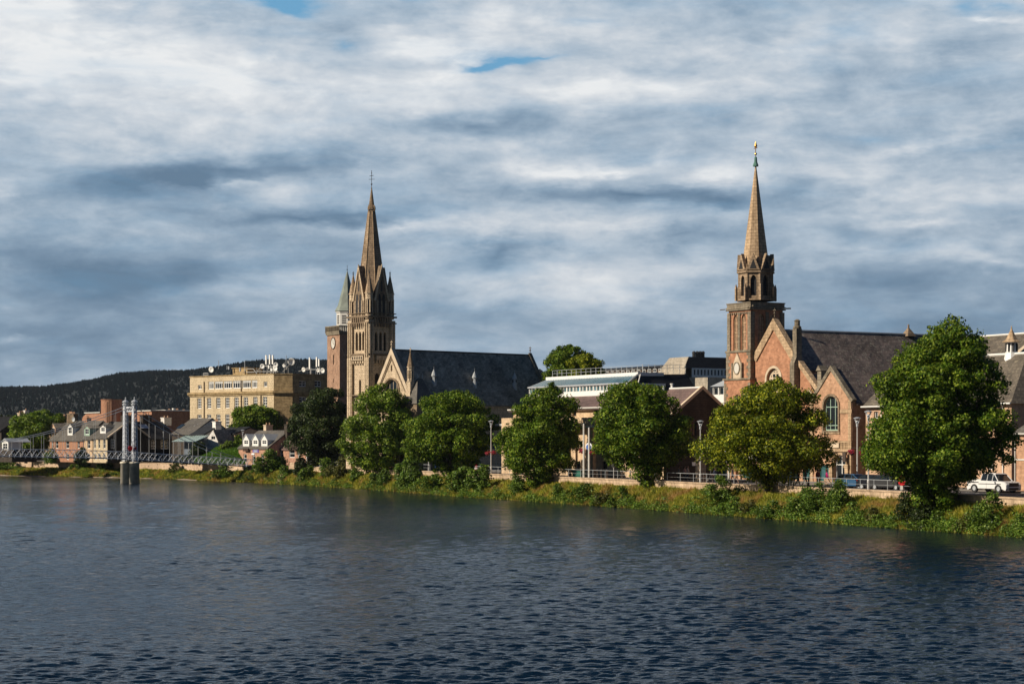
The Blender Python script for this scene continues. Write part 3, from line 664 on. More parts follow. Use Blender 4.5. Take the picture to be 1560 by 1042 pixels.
SH = [(411,.75,6.0,4.3,'leaf_shrub','large bright shrub on the bank just right of the footbridge end'),
 (458,.8,3.6,3.0,'leaf_dark','dark shrub under the orange stone pub corner'),(472,.5,3.6,2.0,'leaf_shrub','green shrub low on the bank beside the dark shrub'),
 (497,.75,4.4,2.6,'leaf_shrub','bright green shrub below the dark leftmost street tree'),(524,.8,5.2,3.2,'leaf_olive','brownish shrub between two green ones left of the steeple tree'),
 (541,.5,2.6,2.0,'leaf_shrub','small green shrub left of the yellow grass patch'),(585,.4,3.4,2.0,'leaf_shrub','low shrub by the water below the steeple tree'),
 (627,.78,5.4,3.9,'leaf_shrub','tall dense shrub rising above the wall between two street trees'),(628,.4,3.8,2.4,'leaf_shrub','leafy shrub at the water right below the tall dense one'),
 (664,.35,3.6,2.0,'leaf_shrub','rounded shrub at the water below the broad round tree'),(708,.4,4.8,2.8,'leaf_shrub','wide dark green shrub below the grey lamp post'),
 (737,.45,4.0,2.8,'leaf_shrub','fresh green shrub beside the wide one, left of the pointed-top tree'),(788,.35,3.6,2.4,'leaf_shrub','green shrub below left of the pointed-top tree'),
 (850,.3,2.8,1.6,'leaf_shrub','small shrub low on the bank right of the pointed-top tree'),(892,.22,3.6,2.0,'leaf_shrub','dark shrub at the water below the flag poles'),
 (925,.2,2.4,1.4,'leaf_olive','small olive shrub at the water below the pink stone wall'),(950,.2,3.4,1.9,'leaf_shrub','dark shrub at the water below the wide tree'),
 (1098,.5,4.4,3.2,'leaf_shrub','bright shrub reaching the wall top left of the yellow-green tree'),(1120,.22,2.8,1.6,'leaf_shrub','low shrub beside the bright one left of the yellow-green tree'),
 (1145,.2,2.2,1.3,'leaf_olive','olive shrub at the water below the yellow-green tree trunk'),(1178,.15,2.8,1.5,'leaf_shrub','dark low shrub right below the yellow-green tree'),
 (1226,.3,3.6,2.4,'leaf_shrub','green shrub at the water below the walking people'),(1246,.4,3.4,2.6,'leaf_shrub','dense shrub below the person in the pink top'),
 (1276,.5,3.4,3.1,'leaf_shrub','tall thin shrub reaching the wall below the door of the hall'),(1300,.2,2.6,1.6,'leaf_shrub','low shrub at the water below the blue car'),
 (1330,.15,2.6,1.4,'leaf_olive','olive shrub at the water below the dark car'),(1394,.45,3.6,2.6,'leaf_dark','dark shrub against the left side of the largest tree'),
 (1404,.2,3.4,2.2,'leaf_dark','dark shrub at the water below the largest tree'),(1428,.2,2.4,1.3,'leaf_shrub','small shrub at the water right below the largest tree'),
 (1510,.3,3.8,2.6,'leaf_shrub','rounded green shrub below the white pickup'),(1470,.15,2.4,1.3,'leaf_olive','low olive shrub at the water left of the pickup'),
 (1552,.2,2.2,1.7,'leaf_shrub','green shrub cut by the right edge'),
 (121,.8,3.4,2.4,'leaf_shrub','solitary shrub before the pinkish wall, left of its twin near the bridge tower'),(161,.8,3.0,2.2,'leaf_shrub','solitary shrub before the pinkish wall close to the bridge tower'),
 (8,.7,5.5,2.4,'leaf_shrub','dark shrub at the far left end of the bank'),(268,.7,2.6,1.7,'leaf_olive','olive shrub under the footbridge deck'),(344,.5,4.4,2.2,'leaf_shrub','dark shrub against the left side of the bridge abutment'),
 (433,.45,3.2,1.8,'leaf_shrub','low shrub beside the steps near the footbridge end'),(340,.4,3.6,1.7,'leaf_olive','olive shrub at the water left of the bridge abutment')]
for i, (px, t, w_, h_, mt, lb) in enumerate(SH): shrub(px, t, w_*1.12, h_*(1.25 if h_ < 3 else 1.05), lb, mt, seed=100+i, nl=1300*w_*h_/3)
# ground cover at the water's edge: one mass
def cover():
    C = []; 
    for _ in range(9000):
        px = RNG.uniform(-40, 1600)
        t = abs(RNG.normal(0, .16))+.01 if px > 420 else RNG.uniform(.16, .9)
        dens = .5+.3*math.sin(px*.09)*math.sin(px*.037+1)+.3*math.sin(px*.19+2)*math.sin(px*.061)-t*.5
        if RNG.random() > dens: continue
        p = bank(px, min(t, .95)); hh = .35+1.15*max(0, dens)*RNG.random()**.8
        C.append((p.x, p.y, p.z+RNG.uniform(.0, hh)))
    C = np.array(C)
    o = quads('undergrowth', boughs(C, RNG.uniform(.2, .5, len(C)), 20, .15, .5), M_['leaf_shrub']); tag(o, kind='stuff')
cover()
# hedge by the lawn and the flowering gaps
# ================================================================ grass on the bank
def grass(n):
    px = RNG.uniform(-40, 1640, n); t = RNG.uniform(.02, 1.0, n)**.85; t = np.where(px < 300, .15+.85*t, t)
    P = np.array([bank(a, b) for a, b in zip(px, t)])
    D = P[:,1]
    clump = np.clip(.5+.35*np.sin(px*.21+t*9)*np.sin(px*.083+2+t*4)+.35*np.sin(px*.53+t*17)*np.sin(px*.31-t*11), 0, 1)
    h = (.18 + .55*clump*RNG.random(n) + .10*RNG.random(n))*np.where(px < 420, .9, 1)
    w_ = .05*(D/200)*RNG.uniform(.7, 1.7, n)
    th = RNG.uniform(0, PI, n); lean = RNG.normal(0, .16, (n,2))
    dx = np.stack([np.cos(th)*w_, np.sin(th)*w_, np.zeros(n)], axis=1)
    top = P + np.stack([lean[:,0], lean[:,1], h], axis=1)
    Q = np.stack([P-dx-[0,0,.05], P+dx-[0,0,.05], top], axis=1)
    tag(quads('grass', Q, M_['grass_blade']), kind='stuff')
grass(170000)

# ================================================================ hills and their forest
ridge = [(-900,612),(-200,606),(0,599),(60,597),(100,591),(140,582),(180,570),(230,564),(290,562),(340,556),(380,551),(440,552),(500,557),(560,560),(700,562),(820,561),(845,575),(900,600),(1000,630),(1300,655),(2400,660)]
def hz(x, y):
    D = 2600.0; px = 780 + x/y*FOC; top = Z(float(np.interp(px, [p[0] for p in ridge], [p[1] for p in ridge])) - 1, D) - ST
    f = max(0, min(1, (y-1500)/1100)); s = f*f*(3-2*f); back = 1 if y < 2600 else max(.3, 1-(y-2600)/2500)
    return ST - 3 + top*s*back + 5*math.sin(x*.013+y*.004)*s
m, nt, N = nodes('hill'); tc = N('ShaderNodeTexCoord'); n1 = N('ShaderNodeTexNoise', Vector=tc.outputs['Object'], Scale=.012, Detail=6.0)
b = N('ShaderNodeBsdfPrincipled', Base__Color=ramp(N, n1.outputs['Fac'], [(.35,(.006,.011,.012)),(.65,(.011,.018,.016))]), Roughness=1.0)  # ground colour holds the cloud shadow too
N('ShaderNodeOutputMaterial', Surface=b.outputs[0]); M_['hill'] = m
sheet('hills', [[(x, y, hz(x, y)) for y in range(1400, 5001, 100)] for x in [k*40*1.0 for k in range(-60, 61)]], M_['hill'], 'structure')
def forest(n):
    y = RNG.uniform(1550, 2660, n); y[:n//3] = RNG.uniform(2480, 2640, n//3)
    px = RNG.uniform(-120, 960, n); x = (px-780)*y/FOC
    z = np.array([hz(a, b) for a, b in zip(x, y)]); h = RNG.uniform(2.5, 5.5, n)*RNG.uniform(.7, 1.25, n); r = h*.55
    ang = RNG.uniform(0, PI, n); T = []
    B = np.stack([x, y, z], axis=1)
    for k in range(4):
        a0 = ang+k*PI/2; a1 = a0+PI/2
        T.append(np.stack([B+np.stack([np.cos(a0)*r, np.sin(a0)*r, 0*r-1], axis=1), B+np.stack([np.cos(a1)*r, np.sin(a1)*r, 0*r-1], axis=1), B+np.stack([0*r, 0*r, h], axis=1)], axis=1))
    tag(quads('forest', np.concatenate(T), M_['conifer']), kind='stuff')
forest(30000)

# ================================================================ the air
mb = MB(); mb.box(-2600, 2600, -60, 5200, -1.6, 260)
hm_ = bpy.data.materials.new('haze'); hm_.use_nodes = True; hm_.node_tree.nodes.clear(); nt = hm_.node_tree
pv = nt.nodes.new('ShaderNodeVolumePrincipled'); pv.inputs['Color'].default_value = (.72,.84,1,1); pv.inputs['Density'].default_value = .000028; pv.inputs['Anisotropy'].default_value = .2
ou = nt.nodes.new('ShaderNodeOutputMaterial'); nt.links.new(pv.outputs[0], ou.inputs['Volume'])
hz_ = mb.build('haze', hm_); tag(hz_, kind='stuff')

plain('shingle', (.34,.27,.19), .95, .5, scale=1.2)
sheet('shingle_shore', [[bank(px, t)+Vector((0,0,.07+.05*math.sin(px*.23))) for t in (-.07,.0,.05,.10,.15)] for px in range(-60, 330, 6)], M_['shingle'], 'structure')
# ================================================================ shared building pieces
def gable_roof(parent, x0, x1, y0, y1, ze, zr, mat, axis='x', over=.25, th=.22, name='roof', ends=True):
    """pitched roof over a rectangle; axis = direction of the ridge"""
    mb = MB()
    if axis == 'x':
        ym = (y0+y1)/2; k = (zr-ze)/(ym-y0); e = over
        prof = [(y0-e, ze-k*e), (ym, zr), (y1+e, ze-k*e), (y1+e, ze-k*e-th), (ym, zr-th*1.3), (y0-e, ze-k*e-th)]
        mb.prism(prof, 'x', x0, x1)
    else:
        xm = (x0+x1)/2; k = (zr-ze)/(xm-x0); e = over
        prof = [(x0-e, ze-k*e), (xm, zr), (x1+e, ze-k*e), (x1+e, ze-k*e-th), (xm, zr-th*1.3), (x0-e, ze-k*e-th)]
        mb.prism(prof, 'y', y0, y1)
    return mb.build(name, mat, parent)
def coping(parent, x0, xm, x1, ze, zr, y0, y1, w, mat, axis='y', name='coping', lift=.12):
    """raised stones along a gable's slopes, seen as a band of width w"""
    mb = MB()
    for a, b_ in ((x0, xm), (x1, xm)):
        d = Vector((b_-a, zr-ze)); d.normalize(); n = Vector((-d.y, d.x)) if b_ > a else Vector((d.y, -d.x))
        p = [(a+n.x*lift, ze+n.y*lift), (b_+(0), zr+lift/abs(d.x)), (b_, zr+lift/abs(d.x)-w/abs(d.x)), (a-n.x*(w-lift), ze-n.y*(w-lift))]
        mb.prism(p, axis, y0, y1)
    return mb.build(name, mat, parent)
def shell(mb, x0, x1, y0, y1, z0, z1, skip='', m=0):
    """four plain wall faces, those in skip left out"""
    if 'f' not in skip: mb.face([(x0,y0,z0),(x1,y0,z0),(x1,y0,z1),(x0,y0,z1)], m)
    if 'b' not in skip: mb.face([(x1,y1,z0),(x0,y1,z0),(x0,y1,z1),(x1,y1,z1)], m)
    if 'l' not in skip: mb.face([(x0,y1,z0),(x0,y0,z0),(x0,y0,z1),(x0,y1,z1)], m)
    if 'r' not in skip: mb.face([(x1,y0,z0),(x1,y1,z0),(x1,y1,z1),(x1,y0,z1)], m)
def finial(parent, x, y, z, s, mat, name='finial', cross=True):
    mb = MB(); mb.lathe(x, y, [(.10*s,z),(.07*s,z+.5*s),(.2*s,z+.62*s),(.2*s,z+.74*s),(.06*s,z+.86*s),(.05*s,z+1.5*s)], 6)
    if cross: mb.box(x-.30*s, x+.30*s, y-.05*s, y+.05*s, z+1.1*s, z+1.24*s); mb.box(x-.052*s, x+.052*s, y-.26*s, y+.26*s, z+1.13*s, z+1.21*s)
    return mb.build(name, mat, parent)
def chimney(parent, x, y, z0, z1, w, d, mat, pots=3, potmat='pot', name='chimney'):
    mb = MB(); mb.box(x-w/2, x+w/2, y-d/2, y+d/2, z0, z1); mb.box(x-w/2-.08, x+w/2+.08, y-d/2-.08, y+d/2+.08, z1, z1+.16)
    c = mb.build(name, M_[mat], parent); pm = MB()
    for k in range(pots):
        u = (k+.5)/pots-.5
        px_, py_ = (x+u*w*.9, y) if w >= d else (x, y+u*d*.9)
        pm.lathe(px_, py_, [(.13,z1+.14),(.11,z1+.55),(.14,z1+.6)], 7)
    pm.build('pots', M_[potmat], c); return c
def corbels(mb, M, s0, s1, z0, z1, n, d=.18, m=0):
    w = (s1-s0)/(2*n-1)
    for k in range(n):
        a = s0+2*k*w; slab(mb, rect(a, a+w, z0, z1), M, -d, .02, m)
def turret(parent, cx, cy, z0, z1, z2, r, stone, cone, fin=None, name='pinnacle'):
    """octagonal open-shafted turret with a cone"""
    mb = MB(); mb.lathe(cx, cy, [(r*.62, z0),(r*.62, z1)], 8, m=1)
    h = z1-z0
    mb.lathe(cx, cy, [(r*1.02,z0-.02),(r*1.02,z0+h*.16),(r*.9,z0+h*.2)], 8); mb.lathe(cx, cy, [(r*.95,z0+h*.74),(r*1.12,z0+h*.78),(r*1.0,z0+h*.82),(r*1.0,z1),(r*1.18,z1+.02),(r*1.18,z1+.14)], 8)
    for k in range(8):
        a = PI/8+k*PI/4; mb.lathe(cx+r*.86*math.cos(a), cy+r*.86*math.sin(a), [(r*.2,z0+h*.14),(r*.2,z0+h*.78)], 5)
    o = mb.build(name, [M_[stone], M_['dark']], parent)
    c = MB(); c.lathe(cx, cy, [(r*1.08,z1+.14),(r*.10,z2)], 8); c.build('cone', M_[cone], o)
    f = MB(); f.lathe(cx, cy, [(.05,z2-.1),(.13,z2+.12),(.04,z2+.25),(.04,z2+.6)], 6); f.box(cx-.2,cx+.2,cy-.04,cy+.04,z2+.3,z2+.4); f.build('finial', M_[fin or cone], o)
    return o

# ================================================================ pinnacled steeple and its church
F = Fr(561.5, 318, 47.5)
S = F.empty('pinnacled_church', 'long sandstone church with a tall pinnacled steeple, pointed gable and dark slate roof', 'church')
w = max(-F.x(530), 5.0); wd = F.y(602.3); zc = lambda py, x=-w/2, y=0: F.z(py, x, y)
cx, cy = -w/2, wd/2
# shaft
mb = MB(); i = .38
zb, zt = ST, zc(486)
bel = [(zc(534), zc(515), zc(504))]; Mf, Mr = front(i), right(-i)
nf = []; x0, x1 = -w+i, -i
def lights(s0, s1, n, gap, z0, zs, zt):
    L = []; ww = (s1-s0-gap*(n-1))/n
    for k in range(n): a = s0+k*(ww+gap); L.append(pointed(a, a+ww, z0, zs, zt))
    return L
HF = lights(x0+1.15, x1-1.15, 3, .22, zc(534), zc(512), zc(505)) + [pointed((x0+x1)/2-.28, (x0+x1)/2+.28, zc(601), zc(582), zc(578))]
facade(mb, rect(x0, x1, zb, zt), HF, Mf, .45)
y0, y1 = i, wd-i
HR = lights(y0+1.2, y1-1.2, 3, .3, zc(534,0,2), zc(512,0,2), zc(505,0,2)) + lights(y0+1.2, y1-1.2, 2, .4, zc(600,0,2), zc(574,0,2), zc(568,0,2))
facade(mb, rect(y0, y1, zb, zt), HR, Mr, .45)
shell(mb, x0, x1, y0, y1, zb, zt, 'fr'); mb.face([(x0,y0,zt),(x1,y0,zt),(x1,y1,zt),(x0,y1,zt)])
shaft = mb.build('tower', M_['buff'], S)
for h in HF[:3]: window(shaft, Mf, h, 1, 7, .42, [M_['timber_dark'], M_['dark']], .06, 'louvre')
window(shaft, Mf, HF[3], 1, 2, .42, [M_['buff_dark'], M_['glass']], .06)
for h in HR: window(shaft, Mr, h, 1, 6, .42, [M_['timber_dark'], M_['dark']], .06, 'louvre')
# clasping buttresses with offsets and thin edge shafts
b_ = MB(); bw = 1.05
for sx in (0, 1):
    for sy in (0, 1):
        xa = -w if sx == 0 else -bw; ya = 0 if sy == 0 else wd-bw
        for z0, z1, g_ in ((zb, zc(640), .22), (zc(640), zc(545), .1), (zc(545), zc(488), 0)):
            b_.box(xa-(g_ if sx == 0 else 0), xa+bw+(g_ if sx else 0), ya-(g_ if sy == 0 else 0), ya+bw+(g_ if sy else 0), z0, z1)
    # recessed slot down each front buttress, as twin shafts
for xs in (-w+.12, -w+.62, -bw+.12, -bw+.62): b_.box(xs, xs+.2, -.17, .0, zc(660), zc(492))
for ys in (.12, .62, wd-bw+.12, wd-bw+.62): b_.box(0, .17, ys, ys+.2, zc(660), zc(492))
b_.build('buttress', M_['buff'], S)
# string courses, corbel tables, balcony
b_ = MB()
for py, t, d in ((541, .22, .12), (603, .18, .10), (493, .2, .16), (484, .26, .2), (478, .12, .12)):
    z = zc(py); c_ = MB(); c_.box(-w-d, d, -d, wd+d, z, z+t); c_.build('string_course', M_['buff_dark'], S)
for Mx, s0, s1 in ((front(-.02), -w+1.1, -1.1), (right(.02), 1.1, wd-1.1)):
    corbels(b_, Mx, s0, s1, zc(498), zc(493), 6, .16); corbels(b_, Mx, s0, s1, zc(491.5), zc(484), 7, .14)
b_.build('corbel_table', M_['buff_dark'], S)
b_ = MB(); Mx = front(i); s0, s1 = x0+.85, x1-.85
slab(b_, rect(s0, s1, zc(549), zc(542)), Mx, -.62, 0); corbels(b_, Mx, s0+.05, s1-.05, zc(554), zc(549), 5, .45)
bo = b_.build('balcony', M_['buff'], S); b_ = MB()
Mx = right(-i); slab(b_, rect(1.5, wd-1.5, zc(549), zc(542)), Mx, -.62, 0); corbels(b_, Mx, 1.55, wd-1.55, zc(554), zc(549), 5, .45)
b_.build('balcony', M_['buff'], S)
b_ = MB(); corbels(b_, front(i-.62), s0+.2, s1-.2, zc(547.5), zc(543.5), 5, .03); b_.build('tracery', M_['dark'], bo)
# upper stage: four steep lucarne gables round the spire foot
b_ = MB(); zg0, zg1 = zc(485), zc(405); e = .55
b_.box(-w+e, -e, e, wd-e, zg0-.3, zc(455))
Hg = {}
for ax in 'xy':
    mid, half = (cx, w*.27) if ax == 'x' else (cy, wd*.27)
    for pos, sgn in (((.12, 1), (wd-.12, -1)) if ax == 'x' else ((-.12, -1), (-w+.12, 1))):
        poly = [(mid-half, zg0), (mid+half, zg0), (mid+half, zc(458)), (mid+.14, zg1), (mid-.14, zg1), (mid-half, zc(458))]
        if ax == 'x': b_.prism(poly, 'y', pos, pos+sgn*1.5)
        else: b_.prism([(p[0], p[1]) for p in poly], 'x', pos, pos+sgn*1.5)
lu = b_.build('lucarne', M_['buff_dark'], S)
b_ = MB()
for Mx, mid in ((front(.12), cx), (right(-.12), cy)):
    for dx in (-.42, .42): slab(b_, pointed(mid+dx-.24, mid+dx+.24, zc(479), zc(453), zc(448)), Mx, -.02, .05, 0)
    slab(b_, pointed(mid-.16, mid+.16, zc(444), zc(432), zc(428)), Mx, -.02, .05, 0)
b_.build('opening', M_['dark'], lu)
b_ = MB()
for Mx, mid, half in ((front(.12), cx, w*.27), (right(-.12), cy, wd*.27)):
    for s in (-1, 1): slab(b_, [(mid+s*half*1.08, zc(459)), (mid+s*half*.86, zc(459)), (mid, zg1-.5), (mid, zg1+.25)], Mx, -.14, 0)
    for s in (-.52, 0, .52): slab(b_, rect(mid+s*1.6-.07, mid+s*1.6+.07, zg0, zc(458)), Mx, -.1, 0)
b_.build('gable_trim', M_['buff'], lu)
# spire
sp = MB(); pr = lambda py: (py-281)*.1305*318/FOC*1.03
prof = [(pr(455), zc(455,cx,cy)), (pr(320), zc(320,cx,cy)), (pr(320)+.14, zc(319.5,cx,cy)), (pr(316)+.16, zc(315,cx,cy)), (pr(314), zc(314,cx,cy)), (pr(284), zc(284,cx,cy))]
sp.lathe(cx, cy, prof, 8); spi = sp.build('spire', M_['spire_stone'], S)
b_ = MB()
for k in range(4):
    a = k*PI/2; rr = pr(317)+.12; b_.lathe(cx+rr*math.cos(a), cy+rr*math.sin(a), [(.13, zc(322,cx,cy)), (.15, zc(317,cx,cy)), (.02, zc(312,cx,cy))], 4, 0)
for k in range(8):
    a = PI/8+k*PI/4; p0 = Vector((cx+pr(455)*math.cos(a), cy+pr(455)*math.sin(a), zc(455,cx,cy))); p1 = Vector((cx+pr(322)*math.cos(a), cy+pr(322)*math.sin(a), zc(322,cx,cy))); b_.tube(p0, p1, .09, .06, 5)
b_.build('rib', M_['spire_tan'], spi)
b_ = MB(); b_.path([(cx,cy,zc(285,cx,cy)),(cx,cy,zc(260,cx,cy))], .045, 5); b_.ball((cx,cy,zc(281,cx,cy)), .14); b_.tube((cx-.5,cy,zc(268,cx,cy)),(cx+.5,cy,zc(268,cx,cy)),.04,n=4); b_.tube((cx-.35,cy-.3,zc(273.5,cx,cy)),(cx+.4,cy+.3,zc(273.5,cx,cy)),.035,n=4); b_.ball((cx,cy,zc(264,cx,cy)), .09)
b_.build('weathervane', M_['iron'], spi)
for tx, ty, apex in ((-w+.62, .62, 419), (-.62, .62, 416), (-.62, wd-.62, 419), (-w+.62, wd-.62, 421)):
    turret(S, tx, ty, zc(486), zc(448), zc(apex,tx,ty), .66, 'buff', 'spire_stone', 'iron')

# nave and gable
gx = 5.3; gy = F.y(596.5, gx)
gyr = min(max(gy, .6), 3.2); gxa = F.x(596.5, gyr); hw = 5.2
zt_ = F.z(531.5, gxa, gyr); pitch = (F.z(531.5,gxa,gyr)-F.z(583,gxa,gyr))/(F.x(617,gyr)-gxa); ze = zt_-pitch*hw
gm = MB(); Mg = front(gyr)
ww_ = pointed(gxa-1.75, gxa+1.75, F.z(628,gxa,gyr), F.z(592,gxa,gyr), F.z(578,gxa,gyr))
sl_ = pointed(gxa-.2, gxa+.2, F.z(565.5,gxa,gyr), F.z(558.5,gxa,gyr), F.z(556,gxa,gyr))
dr_ = pointed(gxa-1.3, gxa+1.3, ST+.1, ST+3.2, ST+4.6)
facade(gm, [(gxa-hw,ST),(gxa+hw,ST),(gxa+hw,ze),(gxa,zt_-.2),(gxa-hw,ze)], [ww_, sl_, dr_], Mg, .5)
yend = F.y(809, gxa)
gm.prism([(gxa-hw,ST),(gxa+hw,ST),(gxa+hw,ze),(gxa,zt_-.2),(gxa-hw,ze)], 'y', yend-.6, yend)
shell(gm, gxa-hw, gxa+hw, gyr, yend-.5, ST, ze, 'fb')
nave = gm.build('nave_wall', M_['buff'], S)
window(nave, Mg, ww_, 4, 3, .45, [M_['trim_stone'], M_['glass']], .12)
window(nave, Mg, sl_, 1, 1, .4, [M_['buff_dark'], M_['dark']], .04); window(nave, Mg, dr_, 2, 1, .45, [M_['timber_dark'], M_['red_stone']], .1, 'door')
hm = MB(); ring(hm, ww_, Mg, .28, -.14, .0, out=True); ring(hm, dr_, Mg, .3, -.16, 0, out=True); hm.build('hood_mould', M_['buff_dark'], nave)
coping(S, gxa-hw, gxa, gxa+hw, ze, zt_, gyr-.12, gyr+.55, .62, M_['trim_stone'])
hm = MB()
for s in (-1, 1): slab(hm, [(gxa+s*(hw-.9), ze+.1), (gxa+s*(hw-.72), ze+.1), (gxa, zt_-1.3), (gxa, zt_-1.75)], Mg, -.1, 0)
hm.build('gable_moulding', M_['buff_dark'], nave)
finial(S, gxa, gyr, zt_+.1, .85, M_['trim_stone'])
zr_ = F.z(533.5, gxa, gyr+2)
rk = (zr_-ze)/hw; rf = gable_roof(S, gxa-hw, gxa+hw, gyr+.5, yend-.3, ze, zr_, M_['slate_dark'], 'y', .35)
coping(S, gxa-hw, gxa, gxa+hw, ze, zr_+.15, yend-.55, yend+.15, .4, M_['grey_stone'])
hm = MB(); hm.tube((gxa, gyr+.5, zr_+.04), (gxa, yend, zr_+.04), .12, n=6); hm.build('ridge', M_['slate_black'], rf)
finial(S, gxa, yend-.2, zr_+.3, .8, M_['buff_dark'])
turret(S, gxa+hw-.35, gyr-.1, F.z(581,gxa+hw,gyr), F.z(560,gxa+hw,gyr), F.z(535,gxa+hw,gyr), .52, 'buff', 'spire_stone', 'buff')
b_ = MB(); b_.box(gxa+hw-.9, gxa+hw+.2, gyr-.65, gyr+.45, ST, F.z(596,gxa+hw,gyr)); b_.box(gxa+hw-.85, gxa+hw+.1, gyr-.5, gyr+.4, F.z(596,gxa+hw,gyr), F.z(581,gxa+hw,gyr)); b_.build('buttress', M_['buff'], S)
# roof ventilators
for pb, pt, px in ((585, 563, 661), (590, 566, 723), (594, 568, 784)):
    # on the slope facing +x: find where the sight line meets it
    best = None
    for k in range(200):
        x = gxa + hw*k/200; y = F.y(px, x); z = zr_-(x-gxa)*rk
        d = abs(F.z((pb+pt)/2+7, x, y)-z)
        if best is None or d < best[0]: best = (d, x, y, z)
    _, x, y, z = best; zt2 = F.z(pt+4, x, y)
    v = MB(); v.lathe(x, y, [(.50,z-.9),(.40,z+.3),(.34,zt2-.7),(.44,zt2-.62),(.44,zt2-.5),(.3,zt2-.1),(.05,zt2+.45)], 8); vo = v.build('roof_ventilator', M_['lead'], S)
    v = MB(); v.box(x-.06, x+.06, y-.42, y+.42, zt2-1.2, zt2-.75); v.box(x-.41, x+.41, y-.06, y+.06, zt2-1.2, zt2-.75); v.build('slot', M_['dark'], vo)
    v = MB(); v.tube((x,y,zt2+.4),(x,y,zt2+.95),.03,n=4); v.build('finial', M_['lead'], vo)
# porch with pyramid roof in front of the nave's right side
px_, pD = 637, None
pxx = gxa+hw+.4; pyy = F.y(637.5, pxx+2.4) 
P0x, P1x = gxa+hw-.6, gxa+hw+2.4; P0y = pyy; P1y = P0y+F.y(662, P1x)-P0y
ez = F.z(615, P1x, P0y); rz_ = F.z(576, (P0x+P1x)/2, P0y+1.4)
b_ = MB(); facade(b_, rect(P0x-1.2, P1x, ST, ez), [pointed(P0x+.4, P0x+1.2, ez-4.5, ez-2.2, ez-1.4)], front(P0y), .3)
facade(b_, rect(P0y, P1y, ST, ez), [pointed(P0y+.9, P0y+1.7, ez-4.5, ez-2.2, ez-1.4)], right(P1x), .3); shell(b_, P0x-1.2, P1x, P0y, P1y, ST, ez, 'fr')
po = b_.build('porch_wall', M_['buff_dark'], S)
window(po, front(P0y), pointed(P0x+.4, P0x+1.2, ez-4.5, ez-2.2, ez-1.4), 2, 2, .28, [M_['buff'], M_['glass']], .06)
b_ = MB(); xm = (P0x-1.2+P1x)/2; ya, yb = P0y+1.9, P0y+2.9
E = [(P0x-1.4,P0y-.2,ez),(P1x+.2,P0y-.2,ez),(P1x+.2,P1y+.2,ez),(P0x-1.4,P1y+.2,ez),(xm,ya,rz_),(xm,yb,rz_)]
b_.solid(E, [(0,1,4),(1,2,5,4),(2,3,5),(3,0,4,5),(3,2,1,0)]); pr_ = b_.build('porch_roof', M_['slate_grey'], S)
for yy in (ya, yb): finial(pr_, xm, yy, rz_-.05, .55, M_['lead'], cross=False)

# ================================================================ old tower with clock and copper spire
F = Fr(517.5, 372, 59)
O = F.empty('clock_tower', 'square pinkish rubble tower with a white clock and green copper spire', 'tower')
w = -F.x(498.5); wd = F.y(560); w = max(w, 5.0)
zc = lambda py, x=-w/2, y=wd/2: F.z(py, x, y)
ztop = zc(508); fl = 3.2
mb = MB()
clk = [( -w/2+.85*math.cos(t), zc(523.5)+1.0*math.sin(t)) for t in np.linspace(0, 2*PI, 21)[:-1]]
H = [rect(-w/2-.2, -w/2+.2, zc(556), zc(541)), rect(-w/2-.12, -w/2+.12, zc(583), zc(577))]
facade(mb, rect(-w, 0, zc(592), ztop), H, front(0), .35); facade(mb, rect(0, wd, zc(592), ztop), [rect(wd/2-.25, wd/2+.25, zc(556), zc(541))], right(0), .35)
shell(mb, -w, 0, 0, wd, zc(592), ztop, 'fr')
# battered foot
E = [(-w,0),(0,0),(0,wd),(-w,wd)]; G_ = [(-w-fl,-fl),(fl*.3,-fl),(fl*.3,wd+fl),(-w-fl,wd+fl)]
for k in range(4):
    a, b2, c, d = E[k], E[(k+1)%4], G_[(k+1)%4], G_[k]; mb.face([(*a,zc(592)),(*b2,zc(592)),(*c,ST),(*d,ST)])
tw = mb.build('tower', M_['rubble_pink'], O)
for h in H: window(tw, front(0), h, 1, 1, .3, [M_['grey_stone'], M_['dark']], .04)
b_ = MB(); slab(b_, clk, front(0), -.08, .0, 0); c0 = b_.build('clock_face', M_['clock'], O)
b_ = MB(); ring(b_, clk, front(0), .14, -.14, 0, out=True); cz = zc(523.5); slab(b_, [(-w/2-.05,cz),(-w/2+.05,cz),(-w/2+.03,cz+.75),(-w/2-.03,cz+.75)], front(0), -.12, -.08); slab(b_, [(-w/2,cz-.05),(-w/2+.5,cz-.28),(-w/2+.5,cz-.2),(-w/2,cz+.05)], front(0), -.12, -.08)
b_.build('hands', M_['timber_dark'], c0)
b_ = MB(); g_ = .3; b_.box(-w-g_, g_, -g_, wd+g_, ztop, zc(506)); b_.box(-w-g_*.7, g_*.7, -g_*.7, wd+g_*.7, zc(511), ztop)
pz0, pz1 = zc(506), zc(499)
for k in range(12):
    x = -w-g_+.1+(w+2*g_-.2)*k/11; b_.box(x-.08, x+.08, -g_, -g_+.2, pz0, pz1)
for k in range(18):
    y = -g_+.1+(wd+2*g_-.2)*k/17; b_.box(g_-.2, g_, y-.08, y+.08, pz0, pz1)
b_.box(-w-g_, g_, -g_-.03, -g_+.25, pz1, zc(497.5)); b_.box(g_-.25, g_+.03, -g_, wd+g_, pz1, zc(497.5)); b_.box(-w-g_, -w-g_+.25, -g_, wd+g_, pz0, zc(497.5))
b_.build('parapet', M_['grey_stone'], O)
cx = F.x(529, wd/2); cy = wd/2; rl = 2.05
b_ = MB(); b_.lathe(cx, cy, [(rl,zc(506)),(rl,zc(476))], 8); b_.lathe(cx, cy, [(rl+.12,zc(477)),(rl+.2,zc(475)),(rl+.1,zc(474.5))], 8); b_.lathe(cx,cy,[(rl+.1,zc(499)),(rl+.1,zc(497))],8); ln = b_.build('lantern', M_['offwhite'], O)
b_ = MB()
